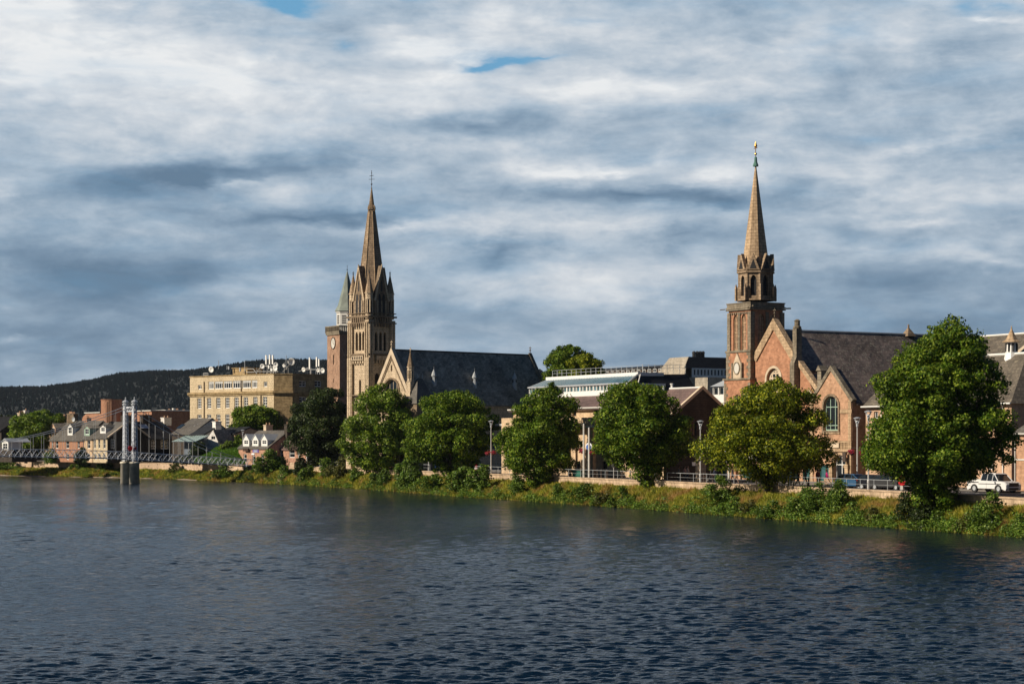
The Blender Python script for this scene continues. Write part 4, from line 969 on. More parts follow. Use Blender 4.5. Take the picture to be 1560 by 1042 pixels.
for k in range(8):
    a = k*PI/4; u = Vector((math.cos(a), math.sin(a), 0)); t = Vector((-u.y, u.x, 0)); c = Vector((cx, cy, 0)) + u*(rl*math.cos(PI/8)+.02)
    for j in range(5):
        z0 = zc(494)+j*(zc(480)-zc(494))/5; p = c + Vector((0,0,z0)); h = (zc(480)-zc(494))/5*.62
        b_.face([p-t*.42, p+t*.42, p+t*.42+Vector((0,0,h)), p-t*.42+Vector((0,0,h))])
b_.build('louvre', M_['dark'], ln)
b_ = MB(); b_.lathe(cx, cy, [(rl+.35,zc(474.5)),(rl*.86,zc(465)),(.06,zc(413))], 8); cs = b_.build('spire', M_['copper_green'], O)
b_ = MB(); b_.tube((cx,cy,zc(414)),(cx,cy,zc(404)),.04,n=4); b_.ball((cx,cy,zc(411)), .12,6); b_.build('finial', M_['iron'], cs)

# ================================================================ red church with spire
DCH = 240.0
F = Fr(1143.5, DCH, 60)
C_ = F.empty('red_church', 'red sandstone church with a square tower, octagonal lantern and slender tan spire', 'church')
w = -F.x(1108); wd = F.y(1194.8); cx, cy = -w/2, wd/2
zc = lambda py, x=None, y=None: F.z(py, cx if x is None else x, (cy if y is None else y))
zf = lambda py: F.z(py, -w/2, 0)
mb = MB(); i = .13; Mf, Mr = front(i), right(-i); x0, x1, y0, y1 = -w+i, -i, i, wd-i; xm = -w/2
zs = zf(536); zt = zf(471)
HB = [pointed(xm-1.32, xm-.34, zf(534), zf(487), zf(479)), pointed(xm+.34, xm+1.32, zf(534), zf(487), zf(479))]
facade(mb, rect(x0, x1, zs-.5, zt), HB, Mf, .3)
ym = wd/2; HC = [pointed(ym-1.4, ym-.36, zf(534), zf(487), zf(479)), pointed(ym+.36, ym+1.4, zf(534), zf(487), zf(479))]
facade(mb, rect(y0, y1, zs-.5, zt), HC, Mr, .3); shell(mb, x0, x1, y0, y1, zs-.5, zt, 'fr')
tw = mb.build('tower', M_['red_stone'], C_)
for h, Mx in [(h, Mf) for h in HB] + [(h, Mr) for h in HC]: window(tw, Mx, h, 2, 4, .28, [M_['spire_tan'], M_['rubble_pink']], .16, 'blind_window')
low = MB(); g1 = .28
bl = pointed(xm-.62, xm+.62, zf(600), zf(592), zf(588))
facade(low, rect(-w-g1, g1, ST, zf(579)), [pointed(xm-.55, xm+.55, zf(622), zf(607), zf(601))], front(-g1), .3); shell(low, -w-g1, g1, -g1, wd+g1, ST, zf(579), 'f')
facade(low, rect(-w-.08, .08, zf(579), zs), [], front(-.08), .3); shell(low, -w-.08, .08, -.08, wd+.08, zf(579), zs, 'f')
lo = low.build('tower_foot', M_['red_stone'], C_)
window(lo, front(-g1), pointed(xm-.55, xm+.55, zf(622), zf(607), zf(601)), 2, 2, .28, [M_['trim_stone'], M_['glass']], .12)
# stone dressings
b_ = MB()
for z, d, t in ((zf(579), g1+.14, .22), (zf(537), .2, .25), (zf(473), .14, .16), (zf(470.5), .13, .2)): b_.box(-w-d, d, -d, wd+d, z, z+t)
b_.prism([(-w-g1-.1, zf(579)), (g1+.1, zf(579)), (.05, zf(575)), (-w-.05, zf(575))], 'y', -.06, wd+.06)
b_.box(-w-.03, .03, -.03, wd+.03, zf(470), zf(463)); b_.box(-w-.1, .1, -.1, wd+.1, zf(463), zf(461.3))
for (xa, xb) in ((-w-.02, -w+.62), (-.62, .02), (xm-.2, xm+.2)):
    b_.box(xa, xb, -.02, i+.02, zs, zf(476))
for (ya, yb) in ((0, .62), (wd-.62, wd+.02), (ym-.2, ym+.2)):
    b_.box(-i-.02, .03, ya, yb, zs, zf(476)); b_.box(-w-.03, -w+i+.02, ya, yb, zs, zf(476))
corbels(b_, front(i), x0+.3, xm-.2, zf(479), zf(476), 5, .15); corbels(b_, front(i), xm+.2, x1-.3, zf(479), zf(476), 5, .15)
b_.build('dressing', M_['grey_stone'], C_)
for sx in (-1, 1):
  q = MB(); n = 0; z = ST
  while z < zs-.4:
    L = .5 if n % 2 else .8; d = g1 if z < zf(579)-.4 else .08
    xa = -w-d-.03 if sx < 0 else d+.03
    q.box(min(xa, xa-sx*L), max(xa, xa-sx*L), -d-.03, -d+.3, z, z+.38)
    if sx > 0: q.box(d-.3, d+.032, -d-.028, -d+L*.9, z+.005, z+.375)
    z += .42; n += 1
  q.build('quoins', M_['grey_stone'], C_)
cn = MB(); cc = ( xm, zf(561)); Mx = front(-.08)
poly = [(xm-.85, zf(577)), (xm+.85, zf(577)), (xm+.85, zf(556)), (xm, zf(538)), (xm-.85, zf(556))]
slab(cn, poly, Mx, -.22, 0); cno = cn.build('clock_niche', M_['trim_stone'], C_)
cn = MB(); slab(cn, [(cc[0]+.52*math.cos(t), cc[1]+.66*math.sin(t)) for t in np.linspace(0, 2*PI, 21)[:-1]], Mx, -.27, -.22); cn.build('clock_face', M_['clock'], cno)
cn = MB(); ring(cn, [(cc[0]+.52*math.cos(t), cc[1]+.66*math.sin(t)) for t in np.linspace(0, 2*PI, 21)[:-1]], Mx, .12, -.32, -.22, out=True); 
for s in (-1, 1): slab(cn, rect(xm+s*.95-.12, xm+s*.95+.12, zf(577), zf(553)), Mx, -.3, 0)
cn.build('clock_rim', M_['grey_stone'], cno)
# lantern and spire
ro = (1177-1126)/2*DCH/FOC*1.13
b_ = MB(); b_.lathe(cx, cy, [(ro*.80,zc(459)),(ro*.80,zc(410))], 8, m=1)
for k in range(8):
    a = PI/8+k*PI/4; ca, sa = math.cos(a), math.sin(a)
    b_.lathe(cx+ro*.88*ca, cy+ro*.88*sa, [(.34,zc(459)),(.34,zc(443)),(.22,zc(438)),(.22,zc(416)),(.16,zc(410)),(.03,zc(402))], 6)
    b_.lathe(cx+ro*1.08*ca, cy+ro*1.08*sa, [(.17,zc(459)),(.17,zc(440)),(.05,zc(434))], 4)
for z, d in ((zc(459), .1), (zc(417), .14), (zc(413.5), .05)): b_.lathe(cx, cy, [(ro*.98+d,z),(ro*.98+d,z+.22)], 8)
for k in range(8):      # arched faces, each pierced by one tall opening, with a gablet above
    a = k*PI/4; u = Vector((math.cos(a), math.sin(a), 0)); t = Vector((-u.y, u.x, 0)); c = Vector((cx, cy, 0)) + u*(ro*.93*math.cos(PI/8)); hf = ro*.93*math.sin(PI/8)
    Mo = lambda s, z, d, c=c, u=u, t=t: tuple(c + t*s - u*d + Vector((0,0,z)))
    facade(b_, rect(-hf, hf, zc(459), zc(416)), [pointed(-.36, .36, zc(452), zc(429), zc(421))], Mo, .35)
    slab(b_, [(-hf*.98, zc(413)), (hf*.98, zc(413)), (0, zc(388))], Mo, -.26, .2); slab(b_, [(-hf*.5, zc(411)), (hf*.5, zc(411)), (0, zc(397))], Mo, -.29, -.26, 1)
ln = b_.build('lantern', [M_['spire_stone'], M_['dark']], C_)
sp = MB(); rs = lambda py: (py-246)*.1245*DCH/FOC*1.08
sp.lathe(cx, cy, [(rs(416),zc(416)),(rs(252),zc(252))], 8); spi = sp.build('spire', M_['spire_tan'], C_)
b_ = MB(); b_.lathe(cx, cy, [(.34,zc(254)),(.36,zc(252)),(.2,zc(247)),(.16,zc(240)),(.05,zc(239))], 8); b_.build('spire_cap', M_['copper_bright'], spi)
b_ = MB(); b_.tube((cx,cy,zc(241)),(cx,cy,zc(217)),.05,n=5); b_.ball((cx,cy,zc(235)),.16,8); b_.ball((cx,cy,zc(222.5)),.19,8,sz=1.3); b_.tube((cx-.36,cy,zc(226)),(cx+.3,cy,zc(226)),.05,n=4); b_.lathe(cx,cy,[(.13,zc(219.5)),(.01,zc(215.5))],5); b_.build('weathervane', M_['gold'], spi)
b_ = MB()
for k in (-1, 1): b_.tube((cx+k*w/2, -.3, zf(470)), (cx+k*w/2+k*.5, -.75, zf(470.5)), .06, n=4)
b_.tube((.3, wd, zf(470)), (.8, wd+.4, zf(470)), .09, n=4); b_.tube((.3, 0, zf(468)), (.7, -.1, zf(468)), .07, n=4); b_.build('gargoyle', M_['grey_stone'], C_)
# main gable
gy = .55; gxa = F.x(1178.5, gy); gl, gr = F.x(1149, gy), F.x(1210, gy); hw = (gr-gl)/2; gxa = (gl+gr)/2; G = lambda py: F.z(py, gxa, gy)
za, ze = G(487), G(543)
pw = pointed(gxa-1.35, gxa+1.35, G(598), G(577), G(561)); 
gm = MB(); facade(gm, [(gl,ST),(gr,ST),(gr,ze),(gxa,za-.15),(gl,ze)], [pw, pointed(gxa-1.3, gxa+1.3, ST+.1, ST+3.3, ST+5)], front(gy), .4)
yend = F.y(1500, gxa); zsh = F.z(504.5, gxa, F.y(1223, gxa))-(za-ze)/hw*hw-.15; shell(gm, gl, gr, gy+.5, yend, ST, zsh, 'f'); gm.face([(gr,gy,ST),(gr,gy+.5,ST),(gr,gy+.5,ze),(gr,gy,ze)]); gab = gm.build('gable_wall', M_['red_stone'], C_)
window(gab, front(gy), pw, 4, 5, .35, [M_['trim_stone'], M_['glass']], .34); window(gab, front(gy), pointed(gxa-1.3, gxa+1.3, ST+.1, ST+3.3, ST+5), 2, 1, .35, [M_['timber_dark'], M_['timber_dark']], .1, 'door')
hm = MB(); ring(hm, pw, front(gy), .3, -.12, 0, out=True); hm.build('hood_mould', M_['trim_stone'], gab)
coping(C_, gl-.1, gxa, gr+.1, ze, za, gy-.16, gy+.6, .92, M_['spire_tan'])
finial(C_, gxa, gy+.1, za+.3, .72, M_['grey_stone'], cross=True)
# buttress pinnacle on the gable's right
bx = F.x(1212.5, gy); b_ = MB(); b_.box(bx-.42, bx+.42, gy-.6, gy+.7, ST, G(556)); b_.prism([(gy-.6,G(556)),(gy+.7,G(556)),(gy+.6,G(545)),(gy-.2,G(545))],'x',bx-.4,bx+.4); b_.box(bx-.36,bx+.36,gy-.2,gy+.6,G(545),G(503)); b_.lathe(bx,gy+.2,[(.5,G(503)),(.5,G(500)),(.34,G(499)),(.34,G(492)),(.42,G(491.5)),(.1,G(489))],8); b_.build('buttress', M_['grey_stone'], C_)
# nave roof, aisle with lean-to gable
zr = F.z(504.5, gxa, F.y(1223, gxa)); kx = (za-ze)/hw
best = min(((abs(F.z(565, x, F.y(1290, x)) - (zr-kx*(x-gxa))), x) for x in [gxa+.05*k for k in range(20, 260)]))
zbrk = zr-kx*(best[1]-gxa)
mb = MB(); T = .25
xr2 = gxa+ (zr-zbrk)/kx; prof = [(gxa, zr), (xr2, zbrk), (xr2, zbrk-T), (gxa, zr-T*1.6), (gxa-hw, ze-T), (gxa-hw, ze)]
mb.prism(prof, 'y', gy+.6, yend); rf = mb.build('nave_roof', M_['slate_brown'], C_)
hm = MB(); hm.tube((gxa, gy+.6, zr+.05),(gxa, yend, zr+.05), .13, n=6); hm.build('ridge', M_['lead'], rf)
ax1 = F.x(1246, gy+.3); az0 = zbrk-.42; az1 = F.z(605, ax1, gy)
ka = (G(553)-G(592))/(F.x(1243,gy)-F.x(1216,gy))
az1 = az0-ka*(ax1-xr2)
mb = MB(); xe = ax1+1.6; mb.prism([(xr2-.3, az0+.25), (xe, az0-ka*(xe-xr2)), (xe, az0-ka*(xe-xr2)-.22), (xr2-.3, az0)], 'y', gy+.5, yend-4); mb.build('aisle_roof', M_['slate_brown'], C_)
mb = MB(); facade(mb, [(bx+.3,ST),(xe,ST),(xe,az0-ka*(xe-xr2)-.2),(bx+.3,G(550)-.2)], [pointed(F.x(1231,gy)-.35, F.x(1231,gy)+.35, G(612), G(603), G(598))], front(gy+.2), .3)
shell(mb, xr2, xe, gy+.2, yend-4, ST, az0-ka*(xe-xr2)-.2, 'fl'); mb.face([(xr2,gy+.6,az0-2),(xr2,yend,az0-2),(xr2,yend,zbrk),(xr2,gy+.6,zbrk)]); ai = mb.build('aisle_wall', M_['red_stone'], C_)
hm = MB(); ring(hm, pointed(F.x(1231,gy)-.35, F.x(1231,gy)+.35, G(612), G(603), G(598)), front(gy+.2), .2, -.1, 0, out=True); hm.build('hood_mould', M_['trim_stone'], ai)
window(ai, front(gy+.2), pointed(F.x(1231,gy)-.35, F.x(1231,gy)+.35, G(612), G(603), G(598)), 1, 1, .28, [M_['trim_stone'], M_['glass']], .08)
hm = MB(); xa, xb = bx+.35, F.x(1246,gy); z0_, z1_ = G(549.5), G(549.5)-ka*(xb-xa); hm.prism([(xa,z0_),(xb,z1_),(xb,z1_-.75),(xa,z0_-.75)], 'y', gy, gy+.7); hm.build('coping', M_['spire_tan'], ai)
kx_ = F.x(1249,gy); hm = MB(); hm.box(kx_-.35, kx_+.35, gy-.1, gy+.7, G(606), G(568)); hm.prism([(kx_-.45,G(568)),(kx_+.45,G(568)),(kx_,G(560))],'y',gy-.25,gy+.85); hm.build('kneeler', M_['grey_stone'], ai)
for pv in (1384,):
    yv = F.y(pv, gxa); v = MB(); v.lathe(gxa, yv, [(1.0,zr-.2),(.12,zr+.85),(.1,zr+1.3)], 4, PI/4); v.build('roof_ventilator', M_['spire_stone'], C_)

# ================================================================ hall with arched window
F = Fr(1298, 221, 59)
Hh = F.empty('gabled_hall', 'small orange sandstone hall gable with a tall arched window and white double door', 'hall')
x0 = F.x(1235); x1 = 0; xm = (x0+x1)/2; z_ = lambda py: F.z(py, xm, 0); za, ze = z_(559), z_(611)
aw = rounded(F.x(1255.5), F.x(1277.5), z_(656), z_(620)); ad = rounded(F.x(1271), F.x(1289.5), ST+.05, z_(706.5)); 
sh = rect(F.x(1247.5), F.x(1263), ST+.05, z_(708))
mb = MB(); facade(mb, [(x0,ST),(x1,ST),(x1,ze),(xm,za-.1),(x0,ze)], [aw, ad, sh], front(0), .4); dep = 17
HR = [pointed(5, 5.8, z_(680), z_(645), z_(640)), rect(9, 10.4, z_(725), z_(700))]
facade(mb, rect(0, dep, ST, ze), HR, right(0), .3); shell(mb, x0, x1, 0, dep, ST, ze, 'fr'); wl = mb.build('wall', M_['orange_stone'], Hh)
window(wl, front(0), aw, 3, 1, .32, [M_['green_light'], M_['glass']], .14, zbar=[z_(648), z_(620)])
window(wl, front(0), ad, 2, 1, .34, [M_['white'], M_['glass']], .16, 'door', zbar=[z_(707.5)]); window(wl, front(0), sh, 2, 1, .3, [M_['door_green'], M_['glass_teal']], .1, zbar=[z_(714)])
for h in HR: window(wl, right(0), h, 2, 2, .25, [M_['trim_stone'], M_['glass']], .08)
hm = MB(); ring(hm, aw, front(0), .26, -.13, 0, out=True); hm.build('hood_mould', M_['buff_dark'], wl)
hm = MB(); ring(hm, ad, front(0), .28, -.1, 0, out=True)
for xa in (F.x(1268.5), F.x(1292.5)): hm.box(xa-.28, xa+.28, -.35, .0, ST, z_(712)); hm.box(xa-.36, xa+.36, -.42, .0, z_(712), z_(707))
for xa in (x0+.25, x1-.3): hm.box(xa-.25, xa+.25, -.12, .0, ST, ze)
hm.box(x0, F.x(1252.5), -.1, 0, z_(630), z_(624)); hm.box(F.x(1280.5), .05, -.1, 0, z_(630), z_(624))
hm.box(x0-.05, .05, -.16, 0, z_(674), z_(671.5)); hm.box(x0-.05, .05, -.16, 0, z_(688), z_(684)); hm.box(x0,.02,-.06,0,z_(684),z_(674))
hm.box(F.x(1253), F.x(1280), -.12, 0, z_(661), z_(657))
corbels(hm, front(0), F.x(1281), 0, z_(683.5), z_(674.5), 8, .14)
hm.build('dressing', M_['spire_tan'], wl)
hm = MB(); hm.box(F.x(1262.5), F.x(1280), -.22, -.165, z_(682), z_(674.5)); hm.build('sign_board', M_['trim_stone'], Hh)
hm = MB(); hm.box(F.x(1289), F.x(1290), -.5, -.1, z_(690), z_(688)); hm.box(F.x(1289.5), F.x(1294.5), -.62, -.5, z_(703), z_(688.5)); hm.build('hanging_sign', M_['timber_dark'], Hh)
hm = MB(); hm.path([(F.x(1276),0,z_(690)),(F.x(1276),-.5,z_(689.5)),(F.x(1279),-.7,z_(692))], .07); hm.build('lamp', M_['iron'], Hh)
coping(Hh, x0-.1, xm, x1+.15, ze, za, -.12, .5, .42, M_['grey_stone'])
gable_roof(Hh, x0, x1, .5, dep, ze, za-.15, M_['slate_brown'], 'y', .3)
# low shop range left of the hall
xl = F.x(1072); 
mb = MB(); zt = z_(703); hs = []
for a, b2 in ((1092,1104),(1128,1150),(1163,1180),(1192,1212),(1220,1232)): hs.append(rect(F.x(a), F.x(b2), ST+.15, z_(711)))
yf = .25
L = Hh
facade(mb, rect(xl, x0-.02, ST, zt), hs, front(yf), .3); shell(mb, xl, x0-.02, yf, yf+7, ST, zt, 'fr'); mb.box(xl, x0-.02, yf+.35, yf+7, zt, zt+.02)
lw = mb.build('shop_wall', M_['orange_stone'], L)
for h in hs: window(lw, front(yf), h, 3, 1, .25, [M_['door_green'], M_['glass_teal']], .09, 'shop_window', zbar=[h[2][1]-.7])
hm = MB(); hm.box(xl-.1, x0-.05, yf-.35, yf, zt-.05, zt+.95); hm.build('fascia', M_['offwhite'], L)
hm = MB(); hm.box(xl-.15, x0-.05, yf-.42, yf+.1, zt+.95, zt+1.15); hm.build('cornice', M_['sign_white'], L)

# ================================================================ right-hand slate-roofed block
F = Fr(1541, 193, 64)
B = F.empty('slate_roofed_block', 'pinkish stone block under a big lichen-stained slate roof with a wooden cupola', 'building')
x0 = F.x(1319); z_ = lambda py, x=0, y=0: F.z(py, x, y)
ze = z_(613); dep = 11
ya = 3.6; zr = F.z(536, 0, ya+2)
hs = [rect(F.x(a), F.x(b2), z_(656,F.x(a)), z_(627,F.x(a))) for a, b2 in ((1331.5,1337.5),(1347,1354),(1505,1514))]+[rect(F.x(a), F.x(b2), z_(715,F.x(a)), z_(690,F.x(a))) for a, b2 in ((1347,1354),(1440,1450),(1505,1514))]
mb = MB(); facade(mb, rect(x0, 0, ST, ze), hs, front(0), .3); facade(mb, rect(0, dep, ST, ze), [rect(2.5,3.6,z_(660),z_(630)), rect(6,7.1,z_(660),z_(630))], right(0), .3); shell(mb, x0, 0, 0, dep, ST, ze, 'fr')
wl = mb.build('wall', M_['harl_pink'], B)
for h in hs: window(wl, front(0), h, 2, 3, .25, fw=.08)
for h in (rect(2.5,3.6,z_(660),z_(630)), rect(6,7.1,z_(660),z_(630))): window(wl, right(0), h, 2, 3, .25)
mb = MB(); xh = -(dep/2)*.75
E = [(x0-.2,-.4,ze-.1),(.35,-.4,ze-.1),(.35,dep+.4,ze-.1),(x0-.2,dep+.4,ze-.1),(x0-.2,dep/2,zr),(xh,dep/2,zr)]
mb.solid(E, [(0,1,5,4),(1,2,5),(2,3,4,5),(3,0,4),(3,2,1,0)]); rf = mb.build('roof', M_['slate_lit'], B)
hm = MB(); hm.tube((x0,dep/2,zr+.05),(xh,dep/2,zr+.05),.13,n=6); hm.build('ridge', M_['white'], rf)
hm = MB(); hm.tube((x0-.2,-.5,ze-.1),(.4,-.5,ze-.1),.09,n=6); hm.tube((F.x(1529),-.12,ST),(F.x(1529),-.12,ze-.3),.07,n=6); hm.tube((F.x(1529),-.12,ze-.3),(F.x(1529),-.5,ze-.1),.07,n=6); hm.tube((F.x(1344),-.12,ST),(F.x(1344),-.12,ze-.3),.07,n=6); hm.build('gutter', M_['white'], B)
cxp = F.x(1541, dep/2)
if cxp > xh-.6: cxp = xh-.6
cpz = zr
hm = MB(); hm.lathe(cxp, dep/2, [(.85,cpz-.9),(.62,cpz+.1),(.55,cpz+1.25)], 8, 0); cu = hm.build('cupola', M_['white'], B)
hm = MB()
for k in range(8):
    a = k*PI/4+PI/8; hm.lathe(cxp+.55*math.cos(a), dep/2+.55*math.sin(a), [(.12,cpz+.25),(.12,cpz+1.1)], 4, a)
hm.build('louvre', M_['dark'], cu)
hm = MB(); hm.lathe(cxp, dep/2, [(1.0,cpz+1.22),(.62,cpz+1.5),(.1,cpz+2.5),(.04,cpz+2.9)], 8); hm.build('cupola_roof', M_['spire_tan'], cu)
# taller range behind it
F2 = Fr(1545, 216, 64)
K = F2.empty('tall_stone_range', 'taller stone range with a gable, rising behind the cupola roof', 'building')
xa = F2.x(1400); yb = 9; za = F2.z(506, 0, yb/2); ze = F2.z(545, 0, 0)
mb = MB(); shell(mb, xa, 0, 0, yb, ST, ze, ''); mb.prism([(0,ze-1),(yb,ze-1),(yb,ze),(yb/2,za+.1),(0,ze)],'x',-.5,0); mb.build('wall', M_['buff_dark'], K)
gable_roof(K, xa, -.45, 0, yb, ze, za, M_['slate_lit'], 'x', .3)
hm = MB(); hm.tube((xa,yb/2,za+.05),(-.4,yb/2,za+.05),.11,n=6); hm.build('ridge', M_['white'], K)
coping(K, 0, yb/2, yb, ze, za+.25, -.55, .12, .5, M_['trim_stone'], 'x')
chimney(K, -.25, yb*.5, za, za+1.3, .7, 1.6, 'buff_dark', 3)
# low wing at the right edge
F3 = Fr(1546, 187, 64)
Lw = F3.empty('pink_stone_wing', 'low pink stone wing with a small slate roof cut by the right edge', 'building')
x1 = F3.x(1700); ze = F3.z(661); mb = MB(); hh = [rect(2.2,3.2,F3.z(720),F3.z(702)), rect(5,6,F3.z(720),F3.z(702))]
facade(mb, rect(0,x1,ST,ze), hh, front(0), .25); shell(mb,0,x1,0,7,ST,ze,'f'); wl = mb.build('wall', M_['orange_stone'], Lw)
for h in hh: window(wl, front(0), h, 2, 2, .22)
mb = MB(); mb.solid([(-.3,-.3,ze),(x1,-.3,ze),(x1,7.3,ze),(-.3,7.3,ze),(3,3.5,ze+3.4),(x1,3.5,ze+3.4)],[(0,1,5,4),(1,2,5),(2,3,4,5),(3,0,4),(3,2,1,0)]); mb.build('roof', M_['slate_grey'], Lw)
hm = MB(); hm.tube((-.35,-.35,ze),(x1,-.35,ze),.08,n=6); hm.tube((.15,-.1,ST),(.15,-.1,ze),.06,n=6); hm.box(-.02,x1,-.07,0,F3.z(701),F3.z(699)); hm.build('gutter', M_['offwhite'], Lw)
# ================================================================ glazed long building
F = Fr(957, 262, 62)
A = F.empty('glazed_building', 'long tan building with a brown slate roof and a white-framed glazed top storey', 'building')
z_ = lambda py, x=0, y=0: F.z(py, x, y)
# attic: front glass plane at y=0
xl = F.x(806); zt, zg, zw, zb = z_(566.2), z_(571.5), z_(583.5), z_(597.5)
sb = 2.0                                   # how far the sloping glass leans back
depth = F.y(1052)
mb = MB(); n = 15; wx = -xl/n; outl = []
for k in range(n):
    a = xl+k*wx; outl.append(rect(a+.12, a+wx*.42, zb+.35, zw-.2)); outl.append(rect(a+wx*.5, a+wx-.12, zb+.35, zw-.2))
facade(mb, rect(xl, 0, zb-.4, zw), outl, front(0), .2); shell(mb, xl, -.05, .05, depth*.6, zb-1, zw, 'f'); at = mb.build('attic_wall', M_['white'], A)
for k, h in enumerate(outl): window(at, front(0), h, 1, 1, .18, [M_['white'], M_['glass_teal'] if k % 5 else M_['glass_blue']], .05)
mb = MB(); mb.solid([(xl,-.08,zw),(0,-.08,zw),(-.9,sb,zg),(xl+1.6,sb,zg),(xl,-.08,zw-.12),(0,-.08,zw-.12),(-.9,sb,zg-.3),(xl+1.6,sb,zg-.3)],[(0,1,2,3),(0,1,5,4),(1,2,6,5),(2,3,7,6),(3,0,4,7)]); gl = mb.build('sloping_glass', M_['glass_blue'], A)
mb = MB(); nb_ = 34
for k in range(nb_+1):
    t = k/nb_; p0 = Vector((xl*(1-t), -.1, zw+.03)); p1 = Vector((xl+1.6+(-.9-xl-1.6)*t, sb, zg+.03)); mb.tube(p0, p1, .045, n=4)
mb.box(xl-.1, .1, -.2, -.02, zw-.1, zw+.1); mb.build('glazing_bar', M_['steel'], gl)
mb = MB(); mb.box(xl+1.4, -.8, sb, sb+.5, zg-.1, zt); mb.box(xl+1.4,-.8,sb+.5,depth*.62,zt-.5,zt-.02); mb.build('fascia', M_['white'], A)
# dark hipped end: mansard facing right
z1, z2 = z_(568,0,4), z_(603,0,4); yB = F.y(1052)
mb = MB(); mb.solid([(0,.2,zb-1.5),(1.6,1.2,zb-2.5),(1.6,yB+2,zb-2.5),(0,yB+2,zb-1.5),(-.9,sb+.1,zt-.35),(-.9,yB,z_(570,-.9,yB)),(-8,yB,z_(570,-.9,yB)),(-8,sb+.1,zt-.35)],[(0,1,2,3),(1,2,5,4),(0,1,4),(2,3,5),(4,5,6,7)]); mb.build('side_roof', M_['slate_black'], A)
mb = MB(); mb.tube((0,-.05,zw),(-.9,sb,zt-.3),.11,n=5); mb.tube((.8,.6,zb-.5),(-.75,sb+.4,zt-.3),.1,n=5); mb.build('flashing', M_['offwhite'], A)
mb = MB(); mb.lathe(1.2, F.y(1024,1.2), [(.2,z_(600,1,4)),(.2,z_(586,1,4)),(.3,z_(585.5,1,4)),(.3,z_(584,1,4))],8); mb.build('vent_pipe', M_['white'], A)
mb = MB(); mb.lathe(1.4, F.y(1011,1.4), [(.17,z_(601,1,4)),(.17,z_(588,1,4))],8); mb.build('vent_pipe', M_['white'], A)
# roof railing
mb = MB(); ra = xl+1.8; 
for zz in (.95, .5): mb.tube((ra,sb+.9,zt+zz),(-1,sb+.9,zt+zz),.022,n=4); mb.tube((-1,sb+.9,zt+zz),(-1.2,F.y(1045,-1),zt+zz+.2),.022,n=4)
for k in range(19): x = ra+(-1-ra)*k/18; mb.tube((x,sb+.9,zt-.1),(x,sb+.9,zt+.95),.035,n=4)
for k in range(8): y = sb+.9+(F.y(1045,-1)-sb-.9)*k/7; mb.tube((-1.1,y,zt-.1),(-1.1,y,zt+1.1),.035,n=4)
mb.build('roof_railing', M_['lead'], A)
# main body below: front eaves plane stands forward
yf = -5.5; xL = F.x(782, yf); xR = F.x(1012, yf); ze = F.z(620.5, F.x(872,yf), yf); zs = zb-.3
hs = []; hl = []
for a in (792, 806, 826, 863.5, 872, 905, 925, 950, 975, 995): hs.append(rect(F.x(a,yf), F.x(a+5.8,yf), F.z(634,F.x(a,yf),yf), F.z(624,F.x(a,yf),yf)))
for a in (790, 812, 835, 860, 876, 917, 938, 965): hl.append(rect(F.x(a,yf), F.x(a+8,yf), F.z(714 if a > 900 else 722,F.x(a,yf),yf), F.z(702.5,F.x(a,yf),yf)))
for a in (792, 812, 838, 862, 920, 945, 970): hl.append(rect(F.x(a,yf), F.x(a+8,yf), F.z(676,F.x(a,yf),yf), F.z(657,F.x(a,yf),yf)))
mb = MB(); facade(mb, rect(xL, xR, ST, ze), hs+hl, front(yf), .35); shell(mb, xL, xR, yf, 4, ST, ze, 'f'); wl = mb.build('wall', M_['harl'], A)
for h in hs+hl: window(wl, front(yf), h, 2, 1, .3, [M_['timber_dark'], M_['glass']], .07)
mb = MB(); mb.solid([(xL-.4,yf-.6,ze-.15),(xR,yf-.6,ze-.15),(xR,0,zs),(xL-.4+3,0,zs),(xL-.4,yf-.6,ze-.4),(xR,yf-.6,ze-.4),(xR,0,ze),(xL,0,ze)],[(0,1,2,3),(0,1,5,4),(1,2,6,5),(3,0,4,7)]); mb.build('roof', M_['slate_purple'], A)
mb = MB(); mb.tube((xL-.4,yf-.68,ze-.15),(xR,yf-.68,ze-.15),.11,n=6); mb.build('gutter', M_['offwhite'], A)
mb = MB(); xa, xb = F.x(858,yf-1.5), F.x(906,yf-1.5); zz0, zz1 = F.z(652,xa,yf-1.5), F.z(636.5,xa,yf-1.5); mb.box(xa, xb, yf-1.5, yf, zz0, zz1); bx_ = mb.build('projecting_bay', M_['harl'], A)
mb = MB(); xa2 = F.x(895,yf-1.9); mb.box(xa2, xb+3, yf-2.1, yf-1.5, F.z(651,xa2,yf), F.z(649.3,xa2,yf)); mb.build('canopy', M_['white'], A)
mb = MB(); mb.box(F.x(899,yf-1.4), F.x(903,yf-1.4), yf-1.4, yf-.9, ST, zz0); mb.box(F.x(862,yf-1.4), F.x(865,yf-1.4), yf-1.4, yf-.9, ST, zz0); mb.build('pier', M_['harl'], A)
mb = MB(); xa = F.x(764, yf-1.5); mb.box(xa, F.x(782,yf-1.5), yf-1.5, yf+2, ST, F.z(637,xa,yf-1.5)); lo = mb.build('side_bay', M_['harl'], A)
mb = MB(); mb.box(F.x(749,yf), xa, yf-.6, yf+1, F.z(648.5,xa,yf), F.z(645.5,xa,yf)); mb.build('porch_slab', M_['white'], lo)
